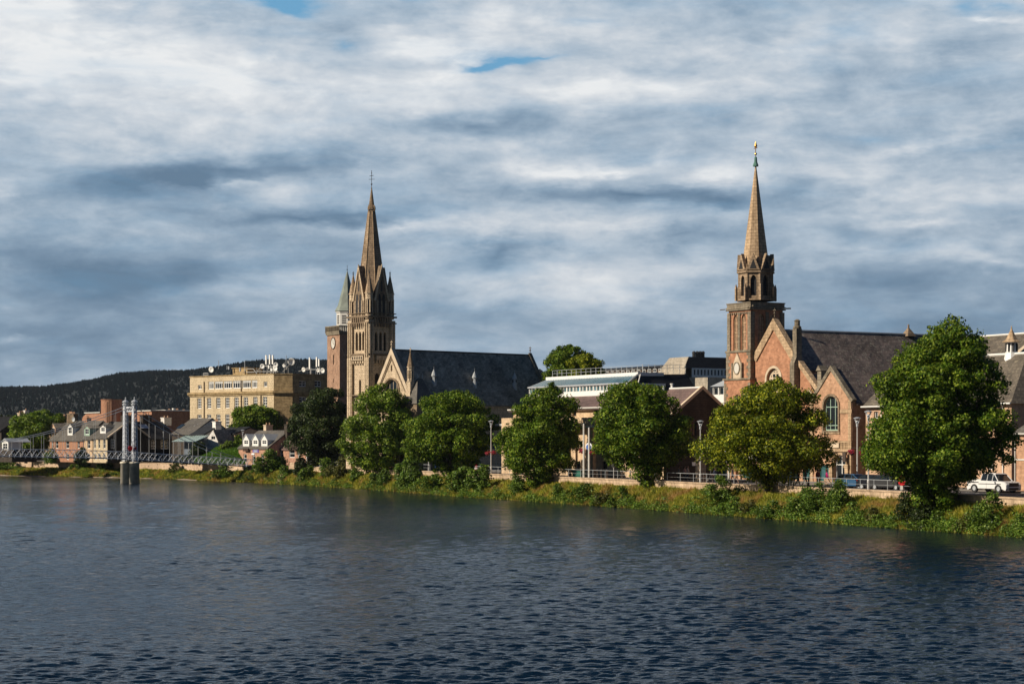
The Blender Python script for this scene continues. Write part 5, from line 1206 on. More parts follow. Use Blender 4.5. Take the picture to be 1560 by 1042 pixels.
# front wing with gable end on the right
yw = -8.5; xw1 = F.x(1011, yw); ya_ = F.y(1070.3, xw1); half = ya_-yw; yb2 = yw+2*half; za = F.z(591, xw1, ya_); k_ = (F.z(591,xw1,ya_)-F.z(627.5,xw1,F.y(1029.5,xw1)))/(ya_-F.y(1029.5,xw1)); ze2 = za-k_*half
xw0 = F.x(962, yw)
mb = MB(); hw = [rect(F.y(1052,xw1), F.y(1061,xw1), z_(664,xw1,0), z_(643,xw1,0))]
facade(mb, rect(xw0,xw1,ST,ze2), [], front(yw), .3); shell(mb, xw0, xw1, yw, yb2, ST, ze2, 'fr'); mb.build('wing_wall', M_['harl'], A); mb = MB()
facade(mb, [(yw,ST),(yb2,ST),(yb2,ze2),(ya_,za),(yw,ze2)], hw, right(xw1), .3); wg = mb.build('gable_wall', M_['dark_and_shaded_stone'], A); window(wg, right(xw1), hw[0], 2, 3, .25, [M_['timber_dark'], M_['glass']])  # end wall's shade is put into the stone colour
mb = MB(); kk = .4; mb.prism([(yw-kk,ze2-k_*kk),(ya_,za+.02),(yb2+kk,ze2-k_*kk),(yb2+kk,ze2-k_*kk-.25),(ya_,za-.3),(yw-kk,ze2-k_*kk-.25)], 'x', xw0, xw1-.02); mb.build('wing_roof', M_['slate_purple'], A)
coping(A, yw-.1, ya_, yb2+.1, ze2, za+.12, xw1-.35, xw1+.12, .34, M_['trim_stone'], 'x')
mb = MB(); mb.tube((xw0,ya_,za+.08),(xw1-.3,ya_,za+.08),.12,n=6); mb.build('ridge', M_['white'], A)
mb = MB(); y0 = F.y(1054,xw1); mb.box(xw1+.02, xw1+.08, y0, y0+.6, z_(709,xw1,0), z_(703.5,xw1,0)); mb.build('notice', M_['sign_white'], A)
# ================================================================ mansard block behind
F = Fr(1049, 330, 60)
Q = F.empty('mansard_block', 'modern block with a pale sloping tiled roof, dark side slope and four roof pipes', 'building')
z_ = lambda py, x=0, y=0: F.z(py, x, y)
x0 = F.x(1020); y1 = F.y(1120); zt = z_(543.5); zb = z_(574); fl = 1.6
mb = MB(); mb.solid([(x0,0,zt),(0,0,zt),(0,y1,zt),(x0,y1,zt),(x0-2.5,-fl,zb),(fl*.6,-fl,zb),(fl*.6,y1,zb),(x0-2.5,y1,zb)],[(0,1,2,3),(4,5,1,0),(7,4,0,3)]); mb.build('sloping_roof', M_['concrete'], Q)
mb = MB(); mb.solid([(.03,0,zt),(.03,y1,zt),(fl*.6+.03,y1,zb+1.4),(fl*.6+.03,-fl,zb+1.4)],[(0,1,2,3)]); mb.build('side_slope', M_['slate_black'], Q)
mb = MB(); xx = fl*.6+.05; ya, yb_ = F.y(1056,xx), y1-1; n = 12; hs = [rect(ya+(yb_-ya)*k/n+.15, ya+(yb_-ya)*(k+1)/n-.15, zb+.25, zb+1.25) for k in range(n)]
facade(mb, rect(ya-.3, yb_, zb-.1, zb+1.45), hs, right(xx), .2); st = mb.build('clerestory', M_['white'], Q)
for h in hs: window(st, right(xx), h, 1, 1, .18, fw=.05)
mb = MB(); mb.box(x0-2.5, fl*.6, -fl+.2, y1, ST, zb-.1); mb.build('wall', M_['concrete'], Q)
for px in (1057, 1062, 1066.6, 1071):
    y = F.y(px, -1.5); mb = MB(); mb.lathe(-1.5, y, [(.28,zt-.5),(.28,z_(538.5,-1.5,y)),(.36,z_(538,-1.5,y)),(.2,z_(535,-1.5,y))], 8); mb.build('roof_pipe', M_['iron'], Q)
F = Fr(1086, 285, 60)
Q2 = F.empty('white_office_wing', 'white-clad office wing with ribbon windows left of the red church tower', 'building')
z_ = lambda py, x=0, y=0: F.z(py, x, y); x1 = F.x(1130)
mb = MB(); h = [rect(F.x(a), F.x(a+7.2), z_(602), z_(591)) for a in (1086.6, 1095, 1103.5)]
facade(mb, rect(0,x1,ST,z_(589)), h, front(0), .3); shell(mb,0,x1,0,10,ST,z_(589),'f'); wl = mb.build('wall', M_['white'], Q2)
for k in h: window(wl, front(0), k, 1, 1, .25, [M_['offwhite'], M_['glass']])
mb = MB(); mb.solid([(-.3,-.3,z_(589)),(x1,-.3,z_(589)),(x1,3,z_(573)),(.6,3,z_(573)),(-.3,3,z_(589))],[(0,1,2,3),(0,3,4)]); mb.box(.5,x1,2.8,4,z_(573),z_(571)); mb.build('roof', M_['lead'], Q2)
mb = MB(); xa = F.x(1059,6); mb.box(xa, F.x(1078,6), 6, 12, ST, z_(572,0,6)); mb.build('rear_wall', M_['concrete'], Q2)
F = Fr(1018, 380, 60)
Q3 = F.empty('long_flat_roof', 'distant long dark flat-roofed building with small windows behind the roof railing', 'building')
z_ = lambda py, x=0, y=0: F.z(py, x, y); x0 = F.x(921); 
mb = MB(); mb.box(x0,0,0,10,ST,z_(559)); wl = mb.build('wall', M_['brick_dark'], Q3)
mb = MB(); mb.box(x0-.5,.5,-.5,10.5,z_(559),z_(556.3)); mb.build('roof', M_['slate_black'], Q3)
for k in range(12):
    a = x0+(-x0)*(k+.3)/12; window(wl, front(-.1), rect(a,a+1.2,z_(566),z_(561)), 2, 1, .1)
# ================================================================ cream office building
F = Fr(417, 400, 44.5)
E_ = F.empty('cream_office_building', 'large cream stone office block with a flat roof crowded with aerials and dishes', 'building')
z_ = lambda py, x=0, y=0: F.z(py, x, y); x0 = F.x(289.5)
# chamfer corner: (0,0) -> (c,c)
c = min((abs((780+ (F.w(k*.05,k*.05)[0]/F.w(k*.05,k*.05)[1])*FOC)-445.5), k*.05) for k in range(20,200))[1]
y1 = F.y(505, c); zt, zc1 = z_(570.2), z_(598.5)
X = lambda px: F.x(px)
mid = lambda py, px: F.z(py, X(px), 0)
H = [rect(X(a)-.78, X(a)+.78, z_(621), z_(604.8)) for a in (303.8, 318.6, 332.6, 346.3, 360.3, 374.5, 389, 403.7)]
H = []; top = []
for a in (303.8, 318.6, 332.6, 346.3, 360.3, 374.5, 389, 403.7):
    H.append(rect(X(a)-.72, X(a)+.72, z_(620.5), z_(604)))
for a in (303.8, 318.6, 332.6, 346.3, 360.3, 374.5, 389, 403.7): H.append(rect(X(a)-.72, X(a)+.72, z_(651), z_(630)))
for a in (303.8, 318.6, 332.6, 346.3, 360.3, 374.5, 389, 403.7): H.append(rect(X(a)-.72, X(a)+.72, z_(680), z_(661)))
T_ = [rect(X(301.5), X(307), z_(590), z_(583)), rect(X(401.5), X(407), z_(589), z_(581))]
band = [317, 326.3, 340, 354, 368.5, 382.8, 392.5]
T2 = [rect(X(a)+.12, X(b2)-.12, z_(590.3), z_(578)) for a, b2 in zip(band[:-1], band[1:])]
mb = MB(); facade(mb, rect(x0, 0, ST, zt), H+T_+T2, front(0), .3)
diag = lambda s, z, d: (s/math.sqrt(2)+d/math.sqrt(2), s/math.sqrt(2)-d/math.sqrt(2)+0, z)
mb.face([(c,y1,ST),(x0,y1,ST),(x0,y1,zt),(c,y1,zt)]); mb.face([(x0,0,ST),(x0,0,zt),(x0,y1,zt),(x0,y1,ST)]); mb.face([(x0,0,zt-.9),(0,0,zt-.9),(c,c,zt-.9),(c,y1,zt-.9),(x0,y1,zt-.9)])
wl = mb.build('front_wall', M_['cream'], E_)
for h in H: window(wl, front(0), h, 2, 4, .26, fw=.16)
for h in T_: window(wl, front(0), h, 2, 1, .26, fw=.16)
for h in T2: window(wl, front(0), h, 4, 1, .22, fw=.2, zbar=[z_(581)])
mb = MB(); mb.face([(0,0,ST),(c,c,ST),(c,c,zt),(0,0,zt)])
ys = [F.y(461, c), F.y(484.5, c)]; HS = [rect(y-.9,y+.9,F.z(589,c,y),F.z(580,c,y)) for y in ys]+[rect(y-.9,y+.9,F.z(620,c,y),F.z(604.5,c,y)) for y in ys]+[rect(y-.9,y+.9,F.z(650,c,y),F.z(634,c,y)) for y in ys]
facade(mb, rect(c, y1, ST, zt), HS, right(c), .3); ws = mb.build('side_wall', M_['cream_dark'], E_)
for h in HS: window(ws, right(c), h, 2, 2 if h[2][1]-h[1][1] < 1.6 else 4, .26, fw=.14)
mb = MB()
for z, t, d in ((zc1, .45, .4), (zc1-.35, .3, .2), (zt-.02, .2, .12)):
    P = [(x0-d,-d),(d*.41,-d),(c+d,c-d*.41),(c+d,y1),(c-.01,y1),(c-.01,c),(0,.01),(x0-d,.01)]
    mb.prism(P, 'z', z, z+t)
mb.build('cornice', M_['cream_dark'], E_)
for a in (311.5, 368, 398):
    m2 = MB(); m2.tube((X(a),-.14,zc1-8),(X(a),-.14,zt-1 if a < 380 else zc1-.4),.10,n=5); m2.build('downpipe', M_['buff_dark'], E_)
# roof plant
mb = MB(); rx = X(337); ry = 5; mb.box(rx-2.6, rx+2.4, ry, ry+4, zt-.9, F.z(561,rx,ry)); mb.box(rx-2.9,rx+2.7,ry-.2,ry+4.2,F.z(561,rx,ry),F.z(560,rx,ry)); mb.build('roof_hut', M_['cream_dark'], E_)
def dish(x, y, z, r, az, nm='satellite_dish'):
    o = MB(); r *= .62; o.lathe(0, 0, [(.02,-.12*r),(r*.5,-.05*r),(r,.28*r),(r*.96,.32*r),(r*.5,.0),(.02,-.06*r)], 12); d = o.build(nm, M_['white'], E_, True)
    d.location = (x, y, z); d.rotation_euler = (PI/2+.1, 0, az); return d
def panel(x, y, z0, z1):
    o = MB(); o.box(x-.18, x+.18, y-.1, y+.1, z0, z1); o.tube((x,y+.2,zt-.9),(x,y+.2,z1-.3),.06,n=5); o.build('mobile_aerial', M_['white'], E_)
for px, yy, a, b2 in ((405.5,3,541,555),(411,3,540.5,555),(415.5,4,541,555),(471.8,12,544.5,562),(482.5,16,544,559),(486,17,547,558)):
    x = F.x(px, yy); panel(x, yy, F.z(b2,x,yy), F.z(a,x,yy))
for px, py, yy, r, az in ((400,558,2.4,.85,.5),(410,559,2.6,.7,-.4),(420.5,555.5,3,.8,.6),(420,561,2.2,1.0,.2),(444,551,5,1.25,.7),(433,557,5,.6,.2),(322.5,563,1.6,1.05,.3),(463,563,9,.8,.2),(485,564,14,.7,.4),(492,564.5,16,.9,.3),(414,563,2.1,.5,.1),(437,561,6,.5,-.5)):
    x = F.x(px, yy); dish(x, yy, F.z(py,x,yy), r, az)
mb = MB()
def P(px, py, yy): x = F.x(px, yy); return (x, yy, F.z(py, x, yy))
for px in (391, 396, 402, 408, 414, 420, 433, 439, 468, 474, 481, 489): mb.path([P(px,570,2.5 if px < 430 else 8),P(px,560,2.5 if px < 430 else 8)], .06, 4)
for a, b2 in (((391,566),(399,557)),((391,566),(424,566)),((399,557),(420,559)),((375,567),(388,567)),((376,562),(386,562)),((376,562),(370,569)),((386,562),(391,569)),((431,566),(441,556)),((433,552),(433,565)),((455,566),(470,560)),((465,563),(492,563)),((310,571),(317,571)),((310,568.5),(317,568.5)),((310,568.5),(310,573)),((317,568.5),(317,573))):
    mb.path([P(a[0],a[1],3),P(b2[0],b2[1],3)], .07, 4)
mb.build('aerial_frame', M_['galv'], E_)
for px, a, b2 in ((333,549,562),(373,549,566),(349,558,563),(366,560,566),(436,541,560),(346,557,563)):
    m2 = MB(); m2.path([P(px,b2,4),P(px,a,4)], .07 if px not in (349,366) else .2, 5); m2.build('aerial_mast', M_['steel'], E_)
# ================================================================ brick theatre with round tower
F = Fr(205, 452, 60)
T = F.empty('brick_theatre', 'orange brick building with a round brick stair tower and pale parapets behind the bridge', 'building')
z_ = lambda py, x=0, y=0: F.z(py, x, y)
mb = MB(); x0 = F.x(125); mb.prism([(x0,ST),(F.x(231,0),ST),(F.x(231),z_(627)),(x0+3.2,z_(628)),(x0+.8,z_(632)),(x0,z_(637))],'y',0,12); wl = mb.build('wall', M_['brick_orange'], T)
mb = MB(); mb.box(x0+2.5,F.x(231)+.2,-.3,12,z_(627),z_(625.6)); mb.build('parapet', M_['offwhite'], T)
mb = MB(); tx = F.x(170,-3); mb.lathe(tx,-3,[(2.4,ST),(2.4,F.z(609.5,tx,-3)),(2.5,F.z(609.5,tx,-3)),(2.5,F.z(608.5,tx,-3))],20,0); to = mb.build('stair_tower', M_['brick_orange'], T)
mb = MB(); mb.box(tx-1.9,tx-1.5,-5.2,-4.2,F.z(629,tx,-4),F.z(618,tx,-4)); mb.build('window', M_['glass'], to)
for px in (163.5, 166): 
    m2 = MB(); xx = F.x(px,-5.6); m2.tube((xx,-5.6,ST),(xx,-5.6,F.z(612,xx,-5.6)),.09,n=5); m2.build('downpipe', M_['brick_dark'], T)
F = Fr(232, 446, 52)
T2o = F.empty('dark_brick_range', 'shaded brick range with a pale roof edge between the theatre and the cream block', 'building')
z_ = lambda py, x=0, y=0: F.z(py, x, y); y1 = F.y(300)
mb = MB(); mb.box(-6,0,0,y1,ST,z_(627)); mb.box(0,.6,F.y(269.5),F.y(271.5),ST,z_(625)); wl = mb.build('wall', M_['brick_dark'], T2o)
mb = MB(); mb.box(-6.3,.35,F.y(251),y1,z_(627),z_(624)); mb.box(-.3,.3,F.y(263),F.y(266),z_(624),z_(621.5)); mb.build('parapet', M_['offwhite'], T2o)
F = Fr(300, 440, 50)
# ================================================================ terraced houses by the bridge
def house(px0, px1, D, a, py_e, py_r, dep, wall, roof, label, wins, wmats=None, gable=None, base=ST, cat='house', name='terraced_house', over=.25, group='stone houses near the footbridge'):
    F = Fr(px1, D, a); H_ = F.empty(name, label, cat, group); x0 = F.x(px0); ze = F.z(py_e, x0/2, 0); zr = F.z(py_r, x0/2, dep/2)
    hs = [rect(F.x(u), F.x(v), F.z(b2, F.x(u), 0), F.z(t, F.x(u), 0)) for u, v, t, b2 in wins]
    mb = MB(); facade(mb, rect(x0, 0, base, ze), hs, front(0), .25); shell(mb, x0, 0, 0, dep, base, ze, 'f')
    for x in (x0, 0): mb.face([(x,0,ze),(x,dep,ze),(x,dep/2,zr)])
    wl = mb.build('wall', M_[wall], H_)
    for h in hs: window(wl, front(0), h, 1, 2, .2, wmats, .12)
    gable_roof(H_, x0-.1, .1, 0, dep, ze, zr, M_[roof], 'x', over)
    return F, H_, x0, ze, zr
def dormer(F, H_, px0, px1, py0, py1, pyt, zr, ze, dep, wall='white', roof='slate_grey', depth_in=None, panes=True):
    """a gabled dormer sitting on the front roof slope"""
    k = (zr-ze)/(dep/2); best = None
    for j in range(80):
        y = dep/2*j/80; x = F.x((px0+px1)/2, y); d = abs(F.z(py1, x, y)-(ze+k*y))
        if best is None or d < best[0]: best = (d, y)
    y = best[1]; xa, xb = F.x(px0, y), F.x(px1, y); z0, z1, zt = F.z(py1, xa, y), F.z(py0, xa, y), F.z(pyt, xa, y); xm = (xa+xb)/2; yb = min(dep/2+.1, y+(zt-z0)/k)
    mb = MB(); n = 2; w_ = (xb-xa)
    h = rect(xa+w_*.16, xb-w_*.16, z0+.35, z1-.12)
    facade(mb, [(xa,z0-.2),(xb,z0-.2),(xb,z1),(xm,zt),(xa,z1)], [h], front(y), .15); mb.face([(xb,y,z0-.2),(xb,yb,z0-.2),(xb,yb,z1),(xb,y,z1)]); mb.face([(xa,y,z0-.2),(xa,yb,z0-.2),(xa,yb,z1),(xa,y,z1)])
    d = mb.build('dormer', M_[wall], H_); window(d, front(y), h, 2, 2, .13, fw=.09)
    mb = MB(); mb.prism([(xa-.15,z1-.1),(xm,zt+.12),(xb+.15,z1-.1),(xb+.15,z1-.2),(xm,zt),(xa-.15,z1-.2)], 'y', y-.12, yb+.6); mb.build('dormer_roof', M_[roof], d)
    return d
BW = [M_['white'], M_['glass']]
F, H_, x0, ze, zr = house(76, 127, 408, 52, 669, 641, 9, 'brick_orange', 'slate_grey', 'orange stone house with one white and one stone dormer near the left edge', [(84.5,88.8,671,683),(100.5,105.3,671,683),(118,121.5,672,683),(79,81.5,671,683),(85,89,691,700),(101,105,691,700),(112,116,690,702)])
dormer(F, H_, 77.5, 84.5, 651, 661, 645.5, zr, ze, 9, 'harl_pink', 'slate_dark'); dormer(F, H_, 103, 110.5, 650, 663, 645, zr, ze, 9)
chimney(H_, F.x(111,4.5), 4.5, zr-1, F.z(631.5,F.x(111,4.5),4.5), 2.6, 1.0, 'buff_dark', 4); chimney(H_, x0+.6, 4.5, zr-.5, F.z(631,x0,4.5), 1.6, 1.0, 'buff_dark', 3)
d_ = MB(); d_.lathe(0,0,[(.02,-.06),(.3,.0),(.5,.13),(.3,.04),(.02,-.02)],12); dd = d_.build('satellite_dish', M_['lead'], H_); dd.location = (F.x(115,4),3.6,F.z(638,0,4)); dd.rotation_euler = (PI/2,0,.3)
F, H_, x0, ze, zr = house(127, 141, 405, 52, 667.5, 644, 9, 'harl', 'slate_grey', 'narrow tan house with a pale green dormer, between two stone houses', [(133,137.5,671,683),(132,137,691,701)])
dormer(F, H_, 128.5, 136.5, 652, 664, 649, zr, ze, 9, 'green_light', 'slate_dark'); chimney(H_, F.x(133.5,4.5), 4.5, zr-1, F.z(637,0,4.5), 1.4, 1.0, 'brick_orange', 2)
F, H_, x0, ze, zr = house(141, 163.5, 400, 52, 666, 642.5, 9.5, 'cream', 'slate_grey', 'yellow stone house with three tall ground windows and a white dormer, at the row end', [(143,146,669,683),(149.5,152.5,669,683),(157,160.5,669,683),(144,147,691,700),(150,153,691,700),(157,160,691,700)])
dormer(F, H_, 152.5, 161, 650, 660, 647.5, zr, ze, 9.5)
b_ = MB(); ya = F.y(172); facade(b_, [(0.06,ST),(9.4,ST),(9.4,ze),(4.75,zr-.1),(.06,ze)], [rect(F.y(168.5), F.y(174.5), F.z(683,0,1), F.z(669,0,1))], right(.14), .15); gw = b_.build('gable_wall', M_['dark_and_shaded_stone'], H_); window(gw, right(.14), rect(F.y(168.5), F.y(174.5), F.z(683,0,1), F.z(669,0,1)), 2, 3, .13, fw=.12)  # gable turned from the sun: shade painted in as near-black stone
coping(H_, 0, 4.75, 9.5, ze, zr+.1, .1, .5, .28, M_['trim_stone'], 'x'); chimney(H_, -.2, 4.75, zr-.6, F.z(634.5,0,4.75), 1.0, 2.0, 'grey_stone', 4)
# long house, its shade put into the wall and roof colours
F = Fr(186, 404, 46); H_ = F.empty('shaded_house', 'long stone house with shade put into its dark colour, behind the footbridge tower, with white sash windows', 'house', 'stone houses near the footbridge')
y1 = F.y(268); ze = F.z(667,0,y1/2); zr = F.z(642,-4,y1/2)
Hs = [rect(F.y(a), F.y(b2), F.z(684,0,F.y(a)), F.z(669.5,0,F.y(a))) for a, b2 in ((197,201),(213,219),(230,238),(245,257))]
b_ = MB(); facade(b_, rect(0,y1,ST,ze), Hs, right(0), .25); shell(b_,-9,0,0,y1,ST,ze,'r'); b_.face([(-9,y1,ze),(0,y1,ze),(-4.5,y1,zr)]); b_.face([(-9,0,ze),(0,0,ze),(-4.5,0,zr)]); wl = b_.build('wall', M_['dark_and_shaded_stone'], H_)
for h in Hs: window(wl, right(0), h, 2, 3, .2, fw=.16)
gable_roof(H_, -9, 0, 0, y1, ze, zr, M_['slate_black'], 'y', .3)
for px in (213, 218):
    y = F.y(px, -2.5); b_ = MB(); z = ze+(zr-ze)*.75; b_.solid([(-2.0,y,ze+(zr-ze)*.56+.1),(-1.9,y+1.1,ze+(zr-ze)*.56+.1),(-3.1,y+1.1,ze+(zr-ze)*.8+.1),(-3.1,y,ze+(zr-ze)*.8+.1)],[(0,1,2,3)]); b_.build('skylight', M_['steel'], H_)
chimney(H_, -4.5, F.y(222,-4.5), zr-1, F.z(633,-4.5,8), 1.2, 2.2, 'dark_and_shaded_stone', 3); chimney(H_, -4.5, F.y(253,-4.5), zr-.8, F.z(637,-4.5,y1-3), 1.3, 1.8, 'white_wall', 2)
chimney(H_, -4.5, F.y(192,-4.5), zr-1, F.z(634,-4.5,2), 1.6, 1.6, 'dark_and_shaded_stone', 4)
# slate house, canopy, white cottage
F, H_, x0, ze, zr = house(262, 293, 392, 52, 659.5, 637, 9, 'dark_and_shaded_stone', 'slate_grey', 'cottage with a broad lit slate roof, roof window and white gable end', [], name='white_cottage')
b_ = MB(); b_.prism([(0,ze),(9,ze),(4.5,zr-.1)],'x',-.4,.08); b_.box(.0,.12,0,9,ST,ze); b_.build('gable_wall', M_['white_wall'], H_)
b_ = MB(); k = (zr-ze)/4.5
for px, a, b2, w_ in ((271,654,647,1.8),):
    y = 1.3; xx = F.x(px,y); b_.solid([(xx-w_/2,y,ze+k*y+.08),(xx+w_/2,y,ze+k*y+.08),(xx+w_/2,y+1.3,ze+k*(y+1.3)+.08),(xx-w_/2,y+1.3,ze+k*(y+1.3)+.08)],[(0,1,2,3)])
b_.build('roof_window', M_['glass'], H_)
F, H2, x0, ze, zr = house(290, 311, 386, 52, 661, 649, 6, 'white_wall', 'slate_black', 'low white cottage wing with a tiny window beside the white gable', [(299,302.5,664,668.5)], name='white_cottage')
chimney(H2, -.3, 3, zr-1, F.z(643,0,3), 1.3, 1.3, 'white_wall', 3)
F = Fr(332, 384, 30); H3 = F.empty('white_gable_cottage', 'white gable end with one dark window above the green lawn', 'house', 'stone houses near the footbridge')
xa, xb = F.x(312.5), 0; xm = F.x(324.5); zt = F.z(655,xm,0); ze = F.z(671,xm,0); hs = [rect(F.x(322), F.x(327.8), F.z(669.5,xm,0), F.z(664.5,xm,0))]
b_ = MB(); facade(b_, [(xa,ST),(xb,ST),(xb,ze-.2),(xm,zt),(xa,ze-.2)], hs, front(0), .2); shell(b_,xa,xb,0,9,ST,ze-.3,'f'); wl = b_.build('wall', M_['white_wall'], H3); window(wl, front(0), hs[0], 2, 1, .18, [M_['offwhite'], M_['glass']], .06)
b_ = MB(); b_.prism([(xa-.2,ze-.4),(xm,zt+.12),(xb+.2,ze-.4),(xb+.2,ze-.55),(xm,zt-.1),(xa-.2,ze-.55)],'y',.15,9); b_.build('roof', M_['slate_dark'], H3)
F, H_, x0, ze, zr = house(326, 358, 388, 52, 659.5, 650, 7, 'harl', 'slate_black', 'low dark-roofed building between the white gable and the flat-topped tree', [], name='low_house'); 
b_ = MB(); b_.box(F.x(335)-0, F.x(348), -4, 0, ST, F.z(664)); b_.build('garden_wall', M_['buff'], H_)
F, H_, x0, ze, zr = house(355, 372, 400, 52, 661, 653, 6, 'harl', 'slate_grey', 'small slate-roofed house tucked behind the orange stone pub', [(361,364,664,668)], name='low_house')
# glazed canopy shelter
F = Fr(300, 380, 62); G_ = F.empty('glazed_shelter', 'grey shelter with a pale striped glass canopy on posts beyond the bridge', 'shelter')
xa = F.x(264); b_ = MB(); b_.box(xa+.6,-.3,2.0,2.3,ST,F.z(671)); b_.build('wall', M_['bridge_dark'], G_)
b_ = MB(); n = 11
for k in range(n): x = xa+(0-xa)*(k+.5)/n; b_.solid([(x-.28,-.4,F.z(672.5)),(x+.2,-.4,F.z(672.5)),(x+.0,2.6,F.z(663)),(x-.48,2.6,F.z(663))],[(0,1,2,3)])
b_.build('canopy_bars', M_['sign_pale'], G_)
b_ = MB(); b_.solid([(xa,-.42,F.z(672.5)-.04),(0,-.42,F.z(672.5)-.04),(-.3,2.6,F.z(663)-.04),(xa-.3,2.6,F.z(663)-.04)],[(0,1,2,3)]); b_.build('canopy', M_['glass_teal'], G_)
b_ = MB()
for px in (266, 276, 289, 299): b_.tube((F.x(px),-.2,ST),(F.x(px),-.2,F.z(672)),.07,n=5)
b_.build('post', M_['galv'], G_)
# ================================================================ orange stone pub
F, H_, x0, ze, zr = house(363.5, 409, 366, 50, 681, 655.5, 9, 'pub_stone', 'slate_grey', 'orange stone pub with three white gabled dormers and a purple sign', [(371,376,691.5,704),(384.5,389,694,707),(398,402,692,704)], name='stone_pub', cat='pub', group=None)
for a in (370.2, 384.3, 398): dormer(F, H_, a, a+9.3, 669.5, 679.5, 662, zr, ze, 9, 'white', 'lead')
b_ = MB(); b_.box(F.x(385.5), F.x(394.5), -.09, -.02, F.z(689.5), F.z(683)); sg = b_.build('wall_sign', M_['violet_sign'], H_)
b_ = MB()
for k, (u, v) in enumerate(((386.5,393.5),(387.5,392.5),(386.8,393))): b_.box(F.x(u), F.x(v), -.12, -.095, F.z(685.3+k*1.7), F.z(684.6+k*1.7))
b_.build('lettering', M_['sign_pale'], sg)
b_ = MB(); b_.box(F.x(373.5), F.x(381), -.5, -.3, F.z(687.5), F.z(683)); b_.build('awning', M_['brick_dark'], H_)
b_ = MB(); b_.box(F.x(384), F.x(388.3), -.13, -.03, F.z(693), F.z(690.5)); b_.build('white_sign', M_['sign_white'], H_)
chimney(H_, x0+2.2, 5.2, zr-2.2, F.z(648.5,x0,5), .9, 1.5, 'trim_stone', 2)
chimney(H_, .3, 4.8, zr-1.5, F.z(647.5,0,5), 1.0, 2.4, 'dark_and_shaded_stone', 4)
F, H_, x0, ze, zr = house(409, 467.5, 361, 50, 682.5, 655.5, 8.6, 'pub_stone', 'slate_purple', 'orange stone range with bare slate roof adjoining the pub, half hidden by a tree', [(427,431.5,685,697),(440.5,449,684.5,697),(453.5,456,684.5,697)], name='stone_range', cat='building', group=None)
for px in (457, 468):
    b_ = MB(); b_.tube((F.x(px),-.12,ST),(F.x(px),-.12,ze),.09,n=6); b_.build('downpipe', M_['white'], H_)
b_ = MB(); b_.box(.02,.1,.1,8.5,ST,ze); b_.build('gable_wall', M_['buff_dark'], H_)
# dark building at the very left and the white dormer
F = Fr(2, 440, 50); H_ = F.empty('dark_gabled_building', 'dark shaded building with pale chimneys cut by the left edge', 'building')
xx = F.x(-80); zr = F.z(634,0,5); b_ = MB(); b_.prism([(0,ST),(10,ST),(10,F.z(655)),(5,zr),(0,F.z(655))],'x',xx,0); b_.build('wall', M_['dark_and_shaded_stone'], H_)
gable_roof(H_, xx, 0, 0, 10, F.z(655), zr, M_['slate_black'], 'x', .3); chimney(H_, -.3, 5, zr-.8, F.z(630,0,5), 1.2, 1.4, 'trim_stone', 3); chimney(H_, -.5, 6.2, zr-.8, F.z(626,0,5), 1.0, .8, 'white_wall', 1)
F = Fr(12.5, 412, 50); H_ = F.empty('small_gatehouse', 'small white-gabled lodge with a dark roof at the left end of the bridge deck', 'house')
xa = F.x(3); xm = xa/2; b_ = MB(); h = rect(xa+.35, -.35, F.z(684), F.z(675)); facade(b_, [(xa,F.z(685)),(0,F.z(685)),(0,F.z(673)),(xm,F.z(669)),(xa,F.z(673))], [h], front(0), .15); shell(b_,xa,0,0,3,F.z(685),F.z(673),'f'); wl = b_.build('gable_wall', M_['white'], H_); b_ = MB(); b_.box(xa-3,3,-.6,5,ST,F.z(685)); b_.build('wall', M_['dark_and_shaded_stone'], H_); window(wl, front(0), h, 2, 2, .13, fw=.12)
b_ = MB(); b_.prism([(xa-.2,F.z(673)),(xm,F.z(667.5)),(.2,F.z(673)),(.2,F.z(673)-.15),(xm,F.z(667.5)-.2),(xa-.2,F.z(673)-.15)],'y',-.15,5); b_.build('roof', M_['steel'], H_)
# roofs of the town behind, low and dark, each a building of its own
def rooftop(px0, px1, D, a, pye, pyr, wall, roof, label, chim=()):
    F = Fr(px1, D, a); o = F.empty('town_house', label, 'house', 'roofs of the town behind the riverside'); x0 = F.x(px0); ze = F.z(pye,x0/2,0); zr = F.z(pyr,x0/2,4.5)
    b_ = MB(); b_.prism([(0,ST),(9,ST),(9,ze),(4.5,zr-.1),(0,ze)],'x',x0,0); b_.build('wall', M_[wall], o); gable_roof(o, x0-.1, .1, 0, 9, ze, zr, M_[roof], 'x', .25)
    for px in chim: chimney(o, F.x(px,4.5), 4.5, zr-.8, zr+1.3, 1.3, .9, 'buff_dark', 3)
rooftop(66, 84, 500, 52, 655, 640, 'buff_dark', 'slate_grey', 'grey roof with a chimney left of the terraced houses', (69,))
rooftop(236, 262, 470, 50, 652, 641, 'brick_dark', 'slate_purple', 'purple slate roof left of the cream office block', (240,))
rooftop(254, 275, 500, 50, 640, 633, 'buff_dark', 'slate_grey', 'far grey roof between the theatre and the cream block', (258, 270))
rooftop(275, 300, 500, 50, 642, 634, 'trim_stone', 'slate_dark', 'far dark roof touching the left edge of the cream block', (280,))
rooftop(180, 215, 520, 50, 640, 629, 'brick_orange', 'slate_grey', 'far roof between the round tower and the dark range', (190, 207))
rooftop(90, 128, 520, 50, 648, 641, 'buff_dark', 'slate_dark', 'dark roof behind the terraced houses', (98,))
rooftop(425, 500, 420, 50, 664, 650, 'buff_dark', 'slate_dark', 'dark roof behind the orange stone range', ())
rooftop(690, 790, 330, 55, 655, 640, 'dark_and_shaded_stone', 'slate_dark', 'dark low range between the long church and the glazed building', ())
# round-arched brick chimney stack near the white chimneys
F = Fr(291, 396, 50)
